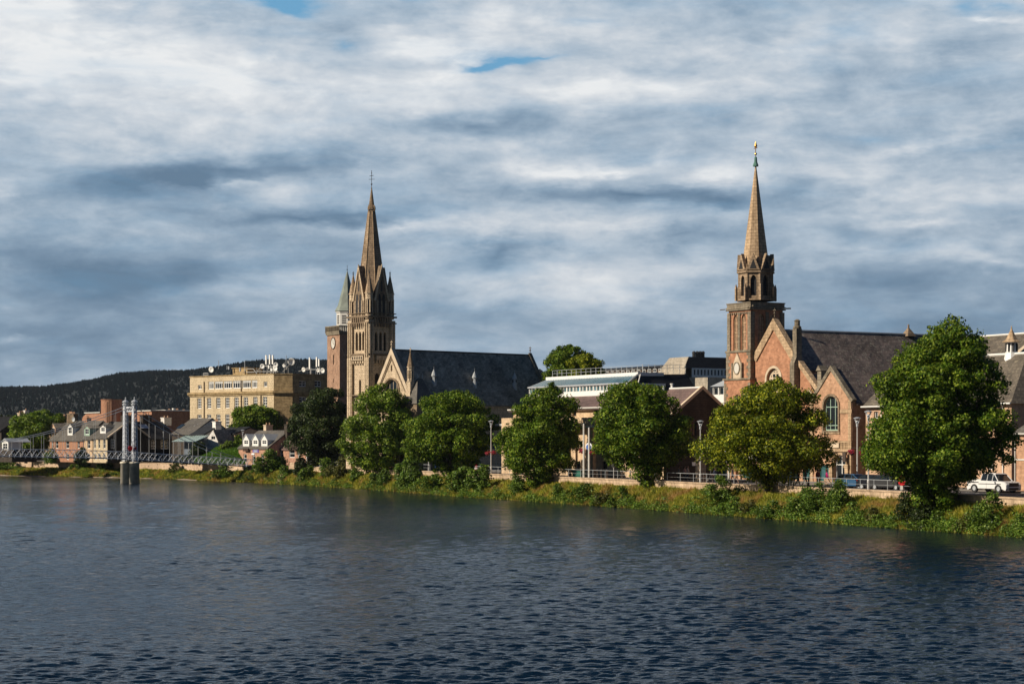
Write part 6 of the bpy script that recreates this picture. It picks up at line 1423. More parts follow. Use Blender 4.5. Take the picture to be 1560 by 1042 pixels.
# ================================================================ lawn with its hedge
lw = []
for k in range(13):
    px = 296+k*7; top = float(np.interp(px, [296,330,350,380], [698,681,678,679])); bot = 702
    lw.append([Vector((*W(px, 372), Z(bot,372)-.6)), Vector((*W(px, 374), Z((top+bot)/2,374))), Vector((*W(px, 378), Z(top,378))), Vector((*W(px,384), Z(top,384)))])
sheet('lawn', lw, M_['soil'], 'structure')
n = 16000; k = RNG.uniform(0, 11.99, n); r_ = RNG.uniform(0, 1.99, n); ki = k.astype(int); ri = r_.astype(int)
Lg = np.array([[tuple(v) for v in row] for row in lw]); f = (k-ki)[:,None]; h_ = (r_-ri)[:,None]
Pn = (Lg[ki,ri]*(1-f)+Lg[ki+1,ri]*f)*(1-h_)+(Lg[ki,ri+1]*(1-f)+Lg[ki+1,ri+1]*f)*h_
th = RNG.uniform(0, PI, n); dx = np.stack([np.cos(th)*.09, np.sin(th)*.09, 0*th], axis=1)
tag(quads('lawn_grass', np.stack([Pn-dx, Pn+dx, Pn+np.stack([RNG.normal(0,.05,n),RNG.normal(0,.05,n),RNG.uniform(.12,.28,n)],axis=1)],axis=1), M_['lawn_blade']), kind='stuff')
for i, (px, D, zb, w_, h_, lb, mt) in enumerate(((349,377,4.4,5.6,3.0,'clipped bright shrub mass on top of the lawn left of the pub','leaf_bright'),(304,378,ST,7.5,4.4,'dark bush between the striped canopy and the lawn','leaf_dark'),(362,382,6.0,3.6,2.6,'green bush at the pub side of the lawn','leaf_main'),(312,382,ST,4.0,2.6,'dark bush below the white gable cottage','leaf_dark'),(78,400,ST,3.0,3.0,'flowering bush at the left end of the orange house','leaf_shrub'),(126,398,ST,3.4,3.2,'bush in front of the green dormer house','leaf_dark'))):
    shrub(0, 0, w_, h_, lb, mt, seed=300+i, nl=1500*w_*h_/3, pos=(*W(px, D), zb), group='garden bushes among the houses')
# ================================================================ footbridge
TB = W(198, 348); dirx = Vector((-38, -34)).normalized()       # deck direction, leftwards over the river
def along(px):      # distance along the deck from the tower at which the sight line px crosses its axis
    t = (px-780)/FOC; return (t*TB[1]-TB[0])/(dirx.x-t*dirx.y)
BR = empty('footbridge', (TB[0], TB[1], 0), math.atan2(-dirx.y, -dirx.x), 'grey painted suspension footbridge with lattice towers on round stone piers', 'bridge')
# local x runs to the right-hand abutment, local y across; deck height by x
def lx(px): return -along(px)
def lz(py, x, y=0):
    c, s = math.cos(BR.rotation_euler.z), math.sin(BR.rotation_euler.z); return CAMZ+(HY-py)*(TB[1]+x*s+y*c)/FOC
XA = lx(384); XL = lx(-170); half = .95
zdk = lambda x: float(np.interp(x, [lx(-170), lx(0), lx(150), lx(198), lx(240), lx(384)], [lz(694,lx(-170)), lz(696,lx(0)), lz(698.5,lx(150)), lz(700.5,0), lz(702.8,lx(240)), lz(711.5,XA)]))
xs = [XL+(XA-XL)*k/34 for k in range(35)]
mb = MB()
for a, b2 in zip(xs[:-1], xs[1:]):
    z0, z1 = zdk(a), zdk(b2); mb.solid([(a,-half,z0),(b2,-half,z1),(b2,half,z1),(a,half,z0),(a,-half,z0+.22),(b2,-half,z1+.22),(b2,half,z1+.22),(a,half,z0+.22)],[(0,1,2,3),(4,5,6,7),(0,1,5,4),(3,2,6,7)])
mb.build('deck', M_['bridge_dark'], BR)
rx = max(0, 0)
for sy in (-1, 1):
    mb = MB(); y = sy*half
    for a, b2 in zip(xs[:-1], xs[1:]):
        z0, z1 = zdk(a), zdk(b2); h = 1.38
        mb.tube((a,y,z0+h),(b2,y,z1+h),.05,n=4); mb.tube((a,y,z0+.15),(b2,y,z1+.15),.06,n=4)
        m_ = (a+b2)/2; zm = (z0+z1)/2
        mb.tube((a,y,z0+.15),(m_,y,zm+h),.042,n=4); mb.tube((m_,y,zm+h),(b2,y,z1+.15),.042,n=4); mb.tube((a,y,z0+h),(m_,y,zm+.15),.018,n=3); mb.tube((m_,y,zm+.15),(b2,y,z1+h),.018,n=3)
        mb.tube((a,y*1.0,z0-.05),(a,y*1.45,z0+.1),.05,n=4); mb.tube((a,y*1.45,z0+.1),(a,y,z0+.75),.035,n=4)
    mb.build('lattice_railing', M_['bridge_paint'], BR)
# mesh screens seen against the lawn
ztop = lz(617, 0)
for sy in (-1, 1):
    y = sy*1.5; z0 = zdk(0)-.25
    mb = MB(); r0, r1 = .40, .28
    for sx in (-1, 1):
        for t in (-1, 1):
            mb.tube((sx*r0, y+t*r0, z0), (sx*r1, y+t*r1, ztop), .075, n=4)
    for k in range(13):
        a, b2 = k/13, (k+1)/13; za, zb = z0+(ztop-z0)*a, z0+(ztop-z0)*b2; ra, rb = r0+(r1-r0)*a, r0+(r1-r0)*b2
        for p, q in (((-1,-1),(1,-1)),((1,-1),(1,1)),((1,1),(-1,1)),((-1,1),(-1,-1))):
            mb.tube((p[0]*ra,y+p[1]*ra,za),(q[0]*rb,y+q[1]*rb,zb),.05,n=3); mb.tube((q[0]*ra,y+q[1]*ra,za),(p[0]*rb,y+p[1]*rb,zb),.05,n=3)
    mb.box(-.32,-.26,y-.27,y+.27,z0,ztop)
    tw = mb.build('tower', M_['bridge_paint'], BR)
    mb = MB(); mb.lathe(0, y, [(.5,ztop-.1),(.58,ztop+.05),(.58,ztop+.18),(.40,ztop+.25),(.40,ztop+.42),(.6,ztop+.47),(.6,ztop+.58),(.34,ztop+.8),(.1,ztop+.95),(.08,ztop+1.1),(.14,ztop+1.18),(.02,ztop+1.45)], 8); mb.build('tower_cap', M_['steel'], tw)
    mb = MB(); zp = zdk(0)-.3; mb.lathe(0, y, [(.92,-.8),(.86,zp-.35),(1.0,zp-.33),(1.0,zp-.1),(.75,zp)], 16); mb.build('pier', M_['pier_stone'], BR, True)
    # main cables: backstay to the abutment, long span to the left
    mb = MB(); P = []
    for k in range(17):
        t = k/16; x = XA*.93*t; P.append((x, y*.95, (ztop-.2)*(1-t)+(zdk(XA)+1.2)*t - 4.2*t*(1-t)*1.1))
    mb.path(P, .06, 5); xm = XL
    Q = []
    for k in range(21):
        t = k/20; x = XL*.9*t; Q.append((x, y*.95, (zdk(x)+1.4) + (ztop-.2-zdk(0)-1.4)*(1-t)**2))
    mb.path(Q, .06, 5); cb = mb.build('cable', M_['steel'], BR)
    mb = MB()
    for p, r_ in [(P[k], .045) for k in range(2, 16, 2)]+[(Q[k], .03) for k in range(1, 20)]:
        mb = MB(); mb.tube(p, (p[0], p[1], zdk(p[0])+.3), r_, n=4); mb.build('hanger', M_['galv'], cb)
mb = MB(); mb.box(-.12,.12,-1.5,1.5,ztop-.55,ztop-.3); mb.box(-.12,.12,-1.5,1.5,ztop-1.2,ztop-1.05)
for k in range(4): y0 = -1.2+k*.6; mb.tube((0,y0,ztop-1.1),(0,y0+.6,ztop-.45),.05,n=4)
mb.build('cross_beam', M_['bridge_paint'], BR)
mb = MB(); mb.box(XA-.6, XA+3.5, -1.9, 1.9, -.8, zdk(XA)-.05); mb.build('abutment', M_['quay_pink'], BR)
mb = MB(); mb.box(lx(262), lx(322), half+.04, half+.07, zdk(lx(290))+.2, zdk(lx(290))+1.1); 
for k in range(2):
    y = (-1,1)[k]*half; o = MB(); o.lathe(0,0,[(.36,-.05),(.36,.05),(.26,.07),(.26,-.07),(.36,-.05)],14); q = o.build('lifebuoy', M_['red_paint'], None); q.location = (*[0,0],0)
    c, s = math.cos(BR.rotation_euler.z), math.sin(BR.rotation_euler.z); x_, y_ = -.9+k*1.0, -1.62
    q.location = (TB[0]+x_*c-y_*s, TB[1]+x_*s+y_*c, zdk(0)+2.05); q.rotation_euler = (PI/2, 0, BR.rotation_euler.z); q.scale = (1.25,1.25,1.25)
    tag(q, ('left of the two red lifebuoy rings at the bridge tower', 'right of the two red lifebuoy rings at the bridge tower')[k], 'lifebuoy', 'red lifebuoys on the footbridge')

# ================================================================ lamp posts, baskets, signs
def lamp(px, off, ptop, label, head='vee', basket=None, pbase=None, group='tall grey street lamps'):
    p = atpx(px, off, ST); 
    D = p.y; px2 = 780+p.x/p.y*FOC; h = Z(ptop, D)-ST
    r = empty('street_lamp', (p.x, p.y, ST), 0, label, 'street lamp', group)
    mb = MB(); mb.lathe(0,0,[(.13,0),(.13,.9),(.08,1.0),(.06,h-.5),(.05,h-.45)],8); po = mb.build('post', M_['galv'], r)
    mb = MB(); s = .16*1.3
    if head == 'vee':
        for k in range(4):
            a = PI/4+k*PI/2; mb.tube((0,0,h-.9),(.32*math.cos(a),.32*math.sin(a),h-.1),.035,n=4)
        mb.lathe(0,0,[(.38,h-.12),(.40,h-.05),(.1,h+.05)],10)
        mb.lathe(0,0,[(.12,h-.95),(.14,h-.5),(.06,h-.3)],8)
    elif head == 'arm': mb.tube((0,0,h-.4),(.9,0,h-.05),.05,n=5); mb.box(.7,1.4,-.12,.12,h-.1,h+.02)
    else: mb.lathe(0,0,[(.05,h-.5),(.12,h-.3),(.12,h-.05),(.05,h)],8)
    mb.build('lamp_head', M_['steel'], r)
    return r, p
def basket(p, z, dx, label, r=.48):
    t = quay_dir(1000); x, y = p.x+t.x*dx, p.y+t.y*dx
    b = empty('flower_basket', (x, y, z), 0, label, 'flower basket', 'hanging flower baskets on the lamps')
    C = RNG.normal(size=(40,3)); C /= np.linalg.norm(C,axis=1)[:,None]; C *= r*.8*RNG.uniform(.4,1,40)[:,None]; C[:,2]*=.7
    quads('flowers', boughs(C, np.full(40,.16), 14, .12), M_['flowers'], b)
    mb = MB(); mb.lathe(0,0,[(.1,-.32),(.3,-.1),(.34,.02)],8); mb.tube((0,0,0),(0,0,.45),.02,n=4); mb.tube((0,0,.45),(-t.x*dx,-t.y*dx,.45),.025,n=4); mb.build('basket', M_['timber_dark'], b)
for px, off, pt, lb, hd in ((748,1.0,641,'grey street lamp with flower baskets between the two middle trees','vee'),(1067,1.0,641,'grey vee-headed street lamp before the dark gable wall','vee'),
        (1107,6.5,632,'grey street lamp whose head shows left of the yellow-green tree','vee'),(1306,5.5,636,'street lamp with red flowers standing behind the blue car','vee'),(1323,1.0,626,'street lamp at the railing in front of the dark car','vee'),
        (370,6,655,'thin lamp post at the right edge of the lawn','vee'),(275,7,654.5,'vee-headed lamp post before the striped canopy','vee'),(295,6,646,'thin bent-top lamp post left of the lawn','arm'),(289,8,660,'short lamp post with a basket beside the bent-top one','pin'),
        (249,6,657,'plain lamp post seen before the shaded house windows','pin'),(561,1.0,690,'plain post at the wall left of the steeple tree trunk','pin'),(625,3.0,677,'plain post between the steeple tree and the broad tree','pin'),(653,1.0,696,'plain post at the wall end of the short railing','pin')):
    r, p = lamp(px, off, pt, lb, hd)
    if px == 748: basket(p, Z(690,p.y), -1.2, 'red flower basket left of the lamp between the middle trees'); basket(p, Z(690,p.y), .9, 'red flower basket right of the lamp between the middle trees')
    if px == 1306: basket(p, Z(689,p.y), -1.0, 'bright pink flower basket left of the lamp behind the blue car'); basket(p, Z(690,p.y), 1.2, 'bright pink flower basket right of the lamp behind the blue car', .6)
    if px == 370: basket(p, Z(683,p.y), -.9, 'pink flower basket on the lamp at the lawn edge')
    if px == 275: basket(p, Z(686,p.y), -.9, 'pink flower basket on the lamp before the striped canopy')
    if px == 289: basket(p, Z(679,p.y), -.6, 'flower basket on the short lamp post by the canopy')
for px, off, pt, lb in ((889.3,1.4,645,'left one of the two pale flag poles between the big trees'),(897.3,.9,651,'right one of the two pale flag poles between the big trees'),(1110.5,.9,708,'short white post at the wall left of the yellow-green tree')):
    p = atpx(px, off, ST); h = Z(pt, p.y)-ST; mb = MB(); mb.lathe(0,0,[(.14,0),(.11,h-.1),(.05,h)],8); o = mb.build('flag_pole' if px < 1000 else 'white_post', M_['offwhite']); o.location = p; tag(o, lb, 'pole')
    if px == 889.3: basket(p, Z(687,p.y), -.45, 'pink flower basket on the left flag pole', .5)
    if px == 897.3: basket(p, Z(690,p.y), .9, 'dark flower basket on the right flag pole', .42)
def sign(px, off, py0, py1, wpx, mat, label, shape='rect', post=True, name='street_sign', ang=.5):
    p = atpx(px, off, ST); z0, z1 = Z(py1,p.y), Z(py0,p.y); w_ = wpx*p.y/FOC; r = empty(name, (p.x,p.y,ST), -ang, label, 'sign')
    mb = MB()
    if shape == 'rect': mb.box(-w_/2, w_/2, -.04, .04, z0-ST, z1-ST)
    else: mb.lathe(0,0,[(.01,-.03),(w_/2,-.03),(w_/2,.03),(.01,.03)],16)
    o = mb.build('panel', M_[mat], r)
    if shape != 'rect': o.location = (0,0,(z0+z1)/2-ST); o.rotation_euler = (PI/2,0,0)
    if post: mb = MB(); mb.tube((0,.06,0),(0,.06,z0-ST+.2),.04,n=5); mb.build('post', M_['galv'], r)
    return r
sign(897, 1.2, 671.5, 688, 11, 'sign_white', 'round white and blue sign mounted between the flag poles', 'disc')
r_ = bpy.data.objects['street_sign']; p_ = r_.children[0].location; mb = MB(); mb.lathe(0,0,[(.01,-.02),(.34,-.02),(.34,.02),(.01,.02)],12); o = mb.build('blue_emblem', M_['blue_sign'], r_); o.location = (p_.x-.02,-.05,p_.z-.1); o.rotation_euler = (PI/2,0,0)
sign(548.5, 4, 692, 704, 5, 'blue_sign', 'blue banner sign hanging left of the steeple tree trunk')
sign(642, 8, 692.5, 706, 8, 'sign_pale', 'pale green shop board with a dark round mark between two trees')
p_ = [o for o in bpy.data.objects if o.name.startswith('street_sign')][-1]; mb = MB()
for zz, rr in ((4.0,.22),(3.2,.26)): mb.lathe(.1,0,[(.01,-.01),(rr,-.01),(rr,.01),(.01,.01)],10)
sign(665, 6, 702, 712, 6, 'blue_sign', 'dark blue board beside the short railing end', name='notice_board')
sign(755.5, 7, 676, 683, 11, 'blue_sign', 'blue shop fascia right of the lamp with red baskets', name='shop_fascia')
sign(763, 7, 670, 690, 4, 'turq', 'turquoise banner left of the pointed-top tree', name='banner')
sign(741.5, 5, 707.5, 719, 11, 'brick_dark', 'dark red kiosk board behind the railing left of the lamp', name='notice_board')
sign(934.5, 2.2, 704, 713, 7, 'iron', 'round dark sign in front of the pink stone wall', 'disc')
sign(1000, 6, 718, 731, 5.5, 'sign_white', 'white board at the foot of the dark gable corner', post=False, name='notice_board')
# ring-shaped lifebuoy housing and cone
p = atpx(1374, .1, 0); mb = MB(); r = empty('lifebuoy_stand', (p.x,p.y,WTOP), -.4, 'bright red lifebuoy housing on the wall left of the largest tree', 'lifebuoy')
mb.lathe(0,0,[(.02,-.16),(.40,-.16),(.40,.1),(.02,.16)],18); o = mb.build('housing', M_['red_paint'], r); o.location = (0,0,1.0); o.rotation_euler = (PI/2,0,0); o.scale = (.95,1.2,1)
mb = MB(); mb.tube((0,.1,0),(0,.1,1.0),.05,n=5); mb.box(-.12,.12,-.17,.0,.15,.5); mb.build('post', M_['offwhite'], r)
mb = MB(); mb.lathe(0,0,[(.02,-.19),(.2,-.185),(.2,-.17)],12); o = mb.build('hub', M_['brick_orange'], r); o.location=(0,0,1.0); o.rotation_euler=(PI/2,0,0)
p = atpx(725.5, .9, ST); mb = MB(); mb.lathe(0,0,[(.36,.3),(.34,.36),(.12,1.2),(.08,1.25)],10); r = empty('traffic_cone', p, 0, 'red and white traffic cone at the wall near the dark red board', 'cone'); mb.build('cone', M_['red_paint'], r)
mb = MB(); mb.lathe(0,0,[(.285,.62),(.225,.85)],10); mb.build('band', M_['sign_white'], r); mb = MB(); mb.box(-.45,.45,-.45,.45,.0,.3); mb.build('base', M_['iron'], r)
# stone gate pillar and bollards
p = atpx(1067.5, 3.4, ST); r = empty('gate_pillar', p, -R(60), 'pinkish stone gate pillar behind the lamp at the dark gable', 'pillar')
h = Z(692,p.y)-ST; mb = MB(); mb.box(-.42,.42,-.42,.42,0,h-.3); mb.build('shaft', M_['quay_stone'], r); mb = MB(); mb.box(-.55,.55,-.55,.55,h-.3,h); mb.lathe(0,0,[(.5,h),(.1,h+.3)],4); mb.build('cap', M_['grey_stone'], r)
bo = None
for k, px in enumerate((1072.5,1076,1152,1159,1182,1232,1086,1099,910,916,925,948,960)):
    p = atpx(px, 3.0 if k < 8 else 4.0, ST); 
    if bo is None:
        bo = empty('bollard', p, 0, 'x', 'bollard', 'dark iron bollards along the pavement'); mb = MB(); mb.lathe(0,0,[(.11,0),(.09,.2),(.08,.85)],8); mb.build('post', M_['timber_dark'], bo); mb = MB(); mb.lathe(0,0,[(.11,.85),(.11,.92),(.04,1.05)],8); mb.build('cap', M_['iron'], bo); o = bo
    else: o = copy_tree(bo, p)
    o['label'] = 'dark iron bollard in the row along the pavement before the ' + ('red church shops' if k < 8 else 'pink stone wall')
# bins and benches near the flag poles
for px, lb in ((882,'dark green box planter left of the flag poles'),(873,'dark metal bench left of the flag poles')):
    p = atpx(px, 2.0, ST); r = empty('planter' if 'planter' in lb else 'bench', p, -R(62), lb, 'planter' if 'planter' in lb else 'bench'); mb = MB()
    if 'planter' in lb: mb.box(-1.1,1.1,-.35,.35,0,.85); mb.build('box', M_['door_green'], r); mb = MB(); mb.box(-1.15,1.15,-.4,.4,.85,.93); mb.build('rim', M_['iron'], r)
    else:
        mb.box(-1,1,-.25,.25,.42,.48); mb.build('seat', M_['timber_dark'], r); mb = MB(); mb.box(-1,1,.24,.3,.55,.95); mb.build('backrest', M_['timber_dark'], r)
        for s in (-1,1): mb = MB(); mb.box(s*.85-.04,s*.85+.04,-.25,.28,0,.42); mb.build('leg', M_['iron'], r)
# two pale stone boundary posts near the steps, low shop details
p = atpx(447, .2, ST); mb = MB(); mb.box(-.9,.9,-.3,.3,-1.2,.7); o = mb.build('stone_pillar', M_['quay_stone']); o.location = p; o.rotation_euler=(0,0,-1.0); tag(o, 'short pale stone wall block at the end of the quay wall near the pub', 'pillar')
st_ = MB()
for k in range(9): q = bank(436-k*1.2, .78-k*.07); st_.box(q.x-.6,q.x+.6,q.y-.5,q.y+.5,q.z-.1,q.z+.22)
tag(st_.build('stone_steps', M_['quay_stone']), 'narrow pale stone steps down the bank beside the footbridge end', 'steps')

# ================================================================ people
def person(px, off, label, pose='walk', top=(.02,.02,.025), legs=(.02,.022,.03), hair=(.03,.02,.012), h=1.72, face=0.0, carry=None, seed=0):
    rng = random.Random(seed); sc = h/1.75
    p = atpx(px, off, ST); root = empty('person', p, face, label, 'person', 'people walking along the riverside street')
    sw = {'walk': .30, 'stand': .06, 'sit': .5}[pose]; s1 = rng.choice((-1,1))
    V = {'pel':(0,0,.95),'sp':(0,.0,1.12),'ch':(0,-.01,1.33),'nk':(0,-.01,1.49),'hd':(0,-.03,1.60),'tp':(0,-.02,1.71),
         'lh':(.10,0,.92),'lk':(.11,-sw*.55*s1,.50),'la':(.11,-sw*.75*s1+(.14*(s1<0)),.09),'lt':(.12,-sw*.75*s1-.16+(.14*(s1<0)),.03),
         'rh':(-.10,0,.92),'rk':(-.11,sw*.35*s1,.50),'ra':(-.11,sw*.75*s1+(.14*(s1>0)),.09),'rt':(-.12,sw*.75*s1-.16+(.14*(s1>0)),.03),
         'ls':(.19,0,1.42),'le':(.25,sw*.3*s1,1.15),'lw':(.25,sw*.4*s1-.14,.92),'lf':(.25,sw*.4*s1-.19,.82),
         'rs':(-.19,0,1.42),'re':(-.25,-sw*.3*s1,1.15),'rw':(-.25,-sw*.4*s1-.14,.92),'rf':(-.25,-sw*.4*s1-.19,.82)}
    rad = dict(pel=.145,sp=.13,ch=.155,nk=.06,hd=.092,tp=.075,lh=.10,lk=.065,la=.045,lt=.035,rh=.10,rk=.065,ra=.045,rt=.035,ls=.075,le=.05,lw=.035,lf=.03,rs=.075,re=.05,rw=.035,rf=.03)
    E = ['pel sp','sp ch','ch nk','nk hd','hd tp','pel lh','lh lk','lk la','la lt','pel rh','rh rk','rk ra','ra rt','ch ls','ls le','le lw','lw lf','ch rs','rs re','re rw','rw rf']
    K = list(V); me = bpy.data.meshes.new('person'); me.from_pydata([Vector(V[k])*sc for k in K], [tuple(K.index(a) for a in e.split()) for e in E], [])
    o = bpy.data.objects.new('body_tmp', me); COL.objects.link(o); md = o.modifiers.new('s', 'SKIN')
    for k, sv in zip(K, me.skin_vertices[0].data): sv.radius = (rad[k]*sc*(1.25 if k in ('ch','pel','sp') else 1), rad[k]*sc); sv.use_root = (k == 'pel')
    o.modifiers.new('u', 'SUBSURF').levels = 1; o.modifiers[-1].render_levels = 1
    dg = bpy.context.evaluated_depsgraph_get(); nm = bpy.data.meshes.new_from_object(o.evaluated_get(dg)); bpy.data.objects.remove(o)
    nm.materials.clear(); mats = []
    for nme, c, r in (('skin',(.50,.28,.19),.5),('top',top,.8),('legs',legs,.8),('shoe',(.02,.02,.02),.5)):
        key = nme+str(c)
        if key not in M_: plain(key, c, r, .15)
        nm.materials.append(M_[key])
    mi = []
    for f in nm.polygons:
        c = f.center/sc; arm = abs(c.x) > .19 and c.z < 1.46
        mi.append(3 if c.z < .085 else 0 if (c.z > 1.485 or (arm and .76 < c.z < .93)) else 1 if (c.z > .93 or arm) else 2)
    nm.polygons.foreach_set('material_index', mi); nm.polygons.foreach_set('use_smooth', [True]*len(mi))
    b = bpy.data.objects.new('body', nm); COL.objects.link(b); b.parent = root
    if 'hair'+str(hair) not in M_: plain('hair'+str(hair), hair, .6, .2)
    mb = MB(); mb.lathe(0, .02*sc, [(.06*sc,1.56*sc),(.105*sc,1.62*sc),(.112*sc,1.70*sc),(.08*sc,1.77*sc),(.02*sc,1.795*sc)], 10, 0, sy=1.05); mb.build('hair', M_['hair'+str(hair)], root, True)
    if carry:
        mb = MB(); mb.box(.2,.44,-.12,.1,.72,1.12) if carry == 'bag' else mb.box(-.5,.5,-1.0,-.4,.35,.8)
        if carry == 'bag': bg_ = mb.build('bag', M_['offwhite']); bg_.location = p; bg_.rotation_euler = (0,0,face); tag(bg_, 'pale shoulder bag carried by the person in black near the church door', 'bag')
    return root
PE = [(1034.5,4.2,'person in a grey jacket seen against the dark gable wall, left of a pair','stand',(.12,.13,.14),(.03,.03,.04),(.04,.03,.02),1.3),
 (1043,4.0,'person in a light pink top, left one of the pair before the dark gable','walk',(.45,.28,.25),(.02,.03,.06),(.08,.05,.03),1.2),
 (1047.5,3.6,'person in a cream top, right one of the pair before the dark gable','walk',(.52,.40,.33),(.02,.03,.06),(.12,.07,.03),1.2),
 (1083.5,2.0,'person in black walking beside one in a navy coat, left of the tree','walk',(.03,.03,.032),(.02,.02,.024),(.02,.015,.012),1.6),
 (1090,2.2,'person in a navy coat and jeans left of the yellow-green tree','walk',(.03,.04,.08),(.02,.03,.07),(.03,.02,.015),.6),
 (1116,2.4,'person in dark blue with white trainers under the yellow-green tree','walk',(.04,.05,.07),(.02,.02,.03),(.03,.02,.015),1.1),
 (1122.5,2.8,'bare-armed person in an orange top under the yellow-green tree','walk',(.50,.22,.12),(.35,.22,.16),(.10,.06,.03),1.2),
 (1129,2.2,'person in black under the yellow-green tree beside the orange top','stand',(.02,.02,.022),(.02,.02,.022),(.02,.015,.01),1.4),
 (1216,1.6,'person in black with a pale bag walking right of the tree','walk',(.02,.02,.022),(.015,.015,.018),(.03,.02,.012),1.4),
 (1226.5,2.0,'person in dark grey walking just behind the one with a pale bag','walk',(.035,.035,.035),(.02,.02,.022),(.06,.05,.04),1.2),
 (1246,2.6,'person in a dark maroon coat near the arched door of the hall','stand',(.10,.015,.02),(.03,.04,.05),(.03,.02,.015),.6),
 (1259.5,1.8,'person in a bright pink top and pale trousers by the railing','walk',(.50,.02,.16),(.50,.42,.38),(.20,.11,.05),1.5)]
for i, (px, off, lb, po, tp, lg, hr, fc) in enumerate(PE): person(px, off, lb, po, tp, lg, hr, 1.68+.05*(i % 4), fc, 'bag' if i == 8 else None, i)
p = atpx(1262, 1.2, ST); r = empty('pushchair', p, 1.2, 'small pale pushchair beside the person in the bright pink top', 'pushchair')
mb = MB(); mb.prism([(-.3,.45),(.3,.4),(.42,.95),(.05,1.0),(-.1,.7)],'x',-.22,.22); mb.build('seat', M_['harl_pink'], r); mb = MB(); mb.tube((-.22,.3,.9),(-.22,-.35,.2),.02); mb.tube((.22,.3,.9),(.22,-.35,.2),.02); mb.tube((-.22,.45,1.05),(.22,.45,1.05),.02); mb.build('frame', M_['galv'], r)
for sx in (-1,1):
    for y in (-.35,.3): mb = MB(); mb.lathe(0,0,[(.03,-.03),(.13,-.03),(.13,.03),(.03,.03)],10); o = mb.build('wheel', M_['iron'], r); o.location=(sx*.26,y,.13); o.rotation_euler=(0,PI/2,0)
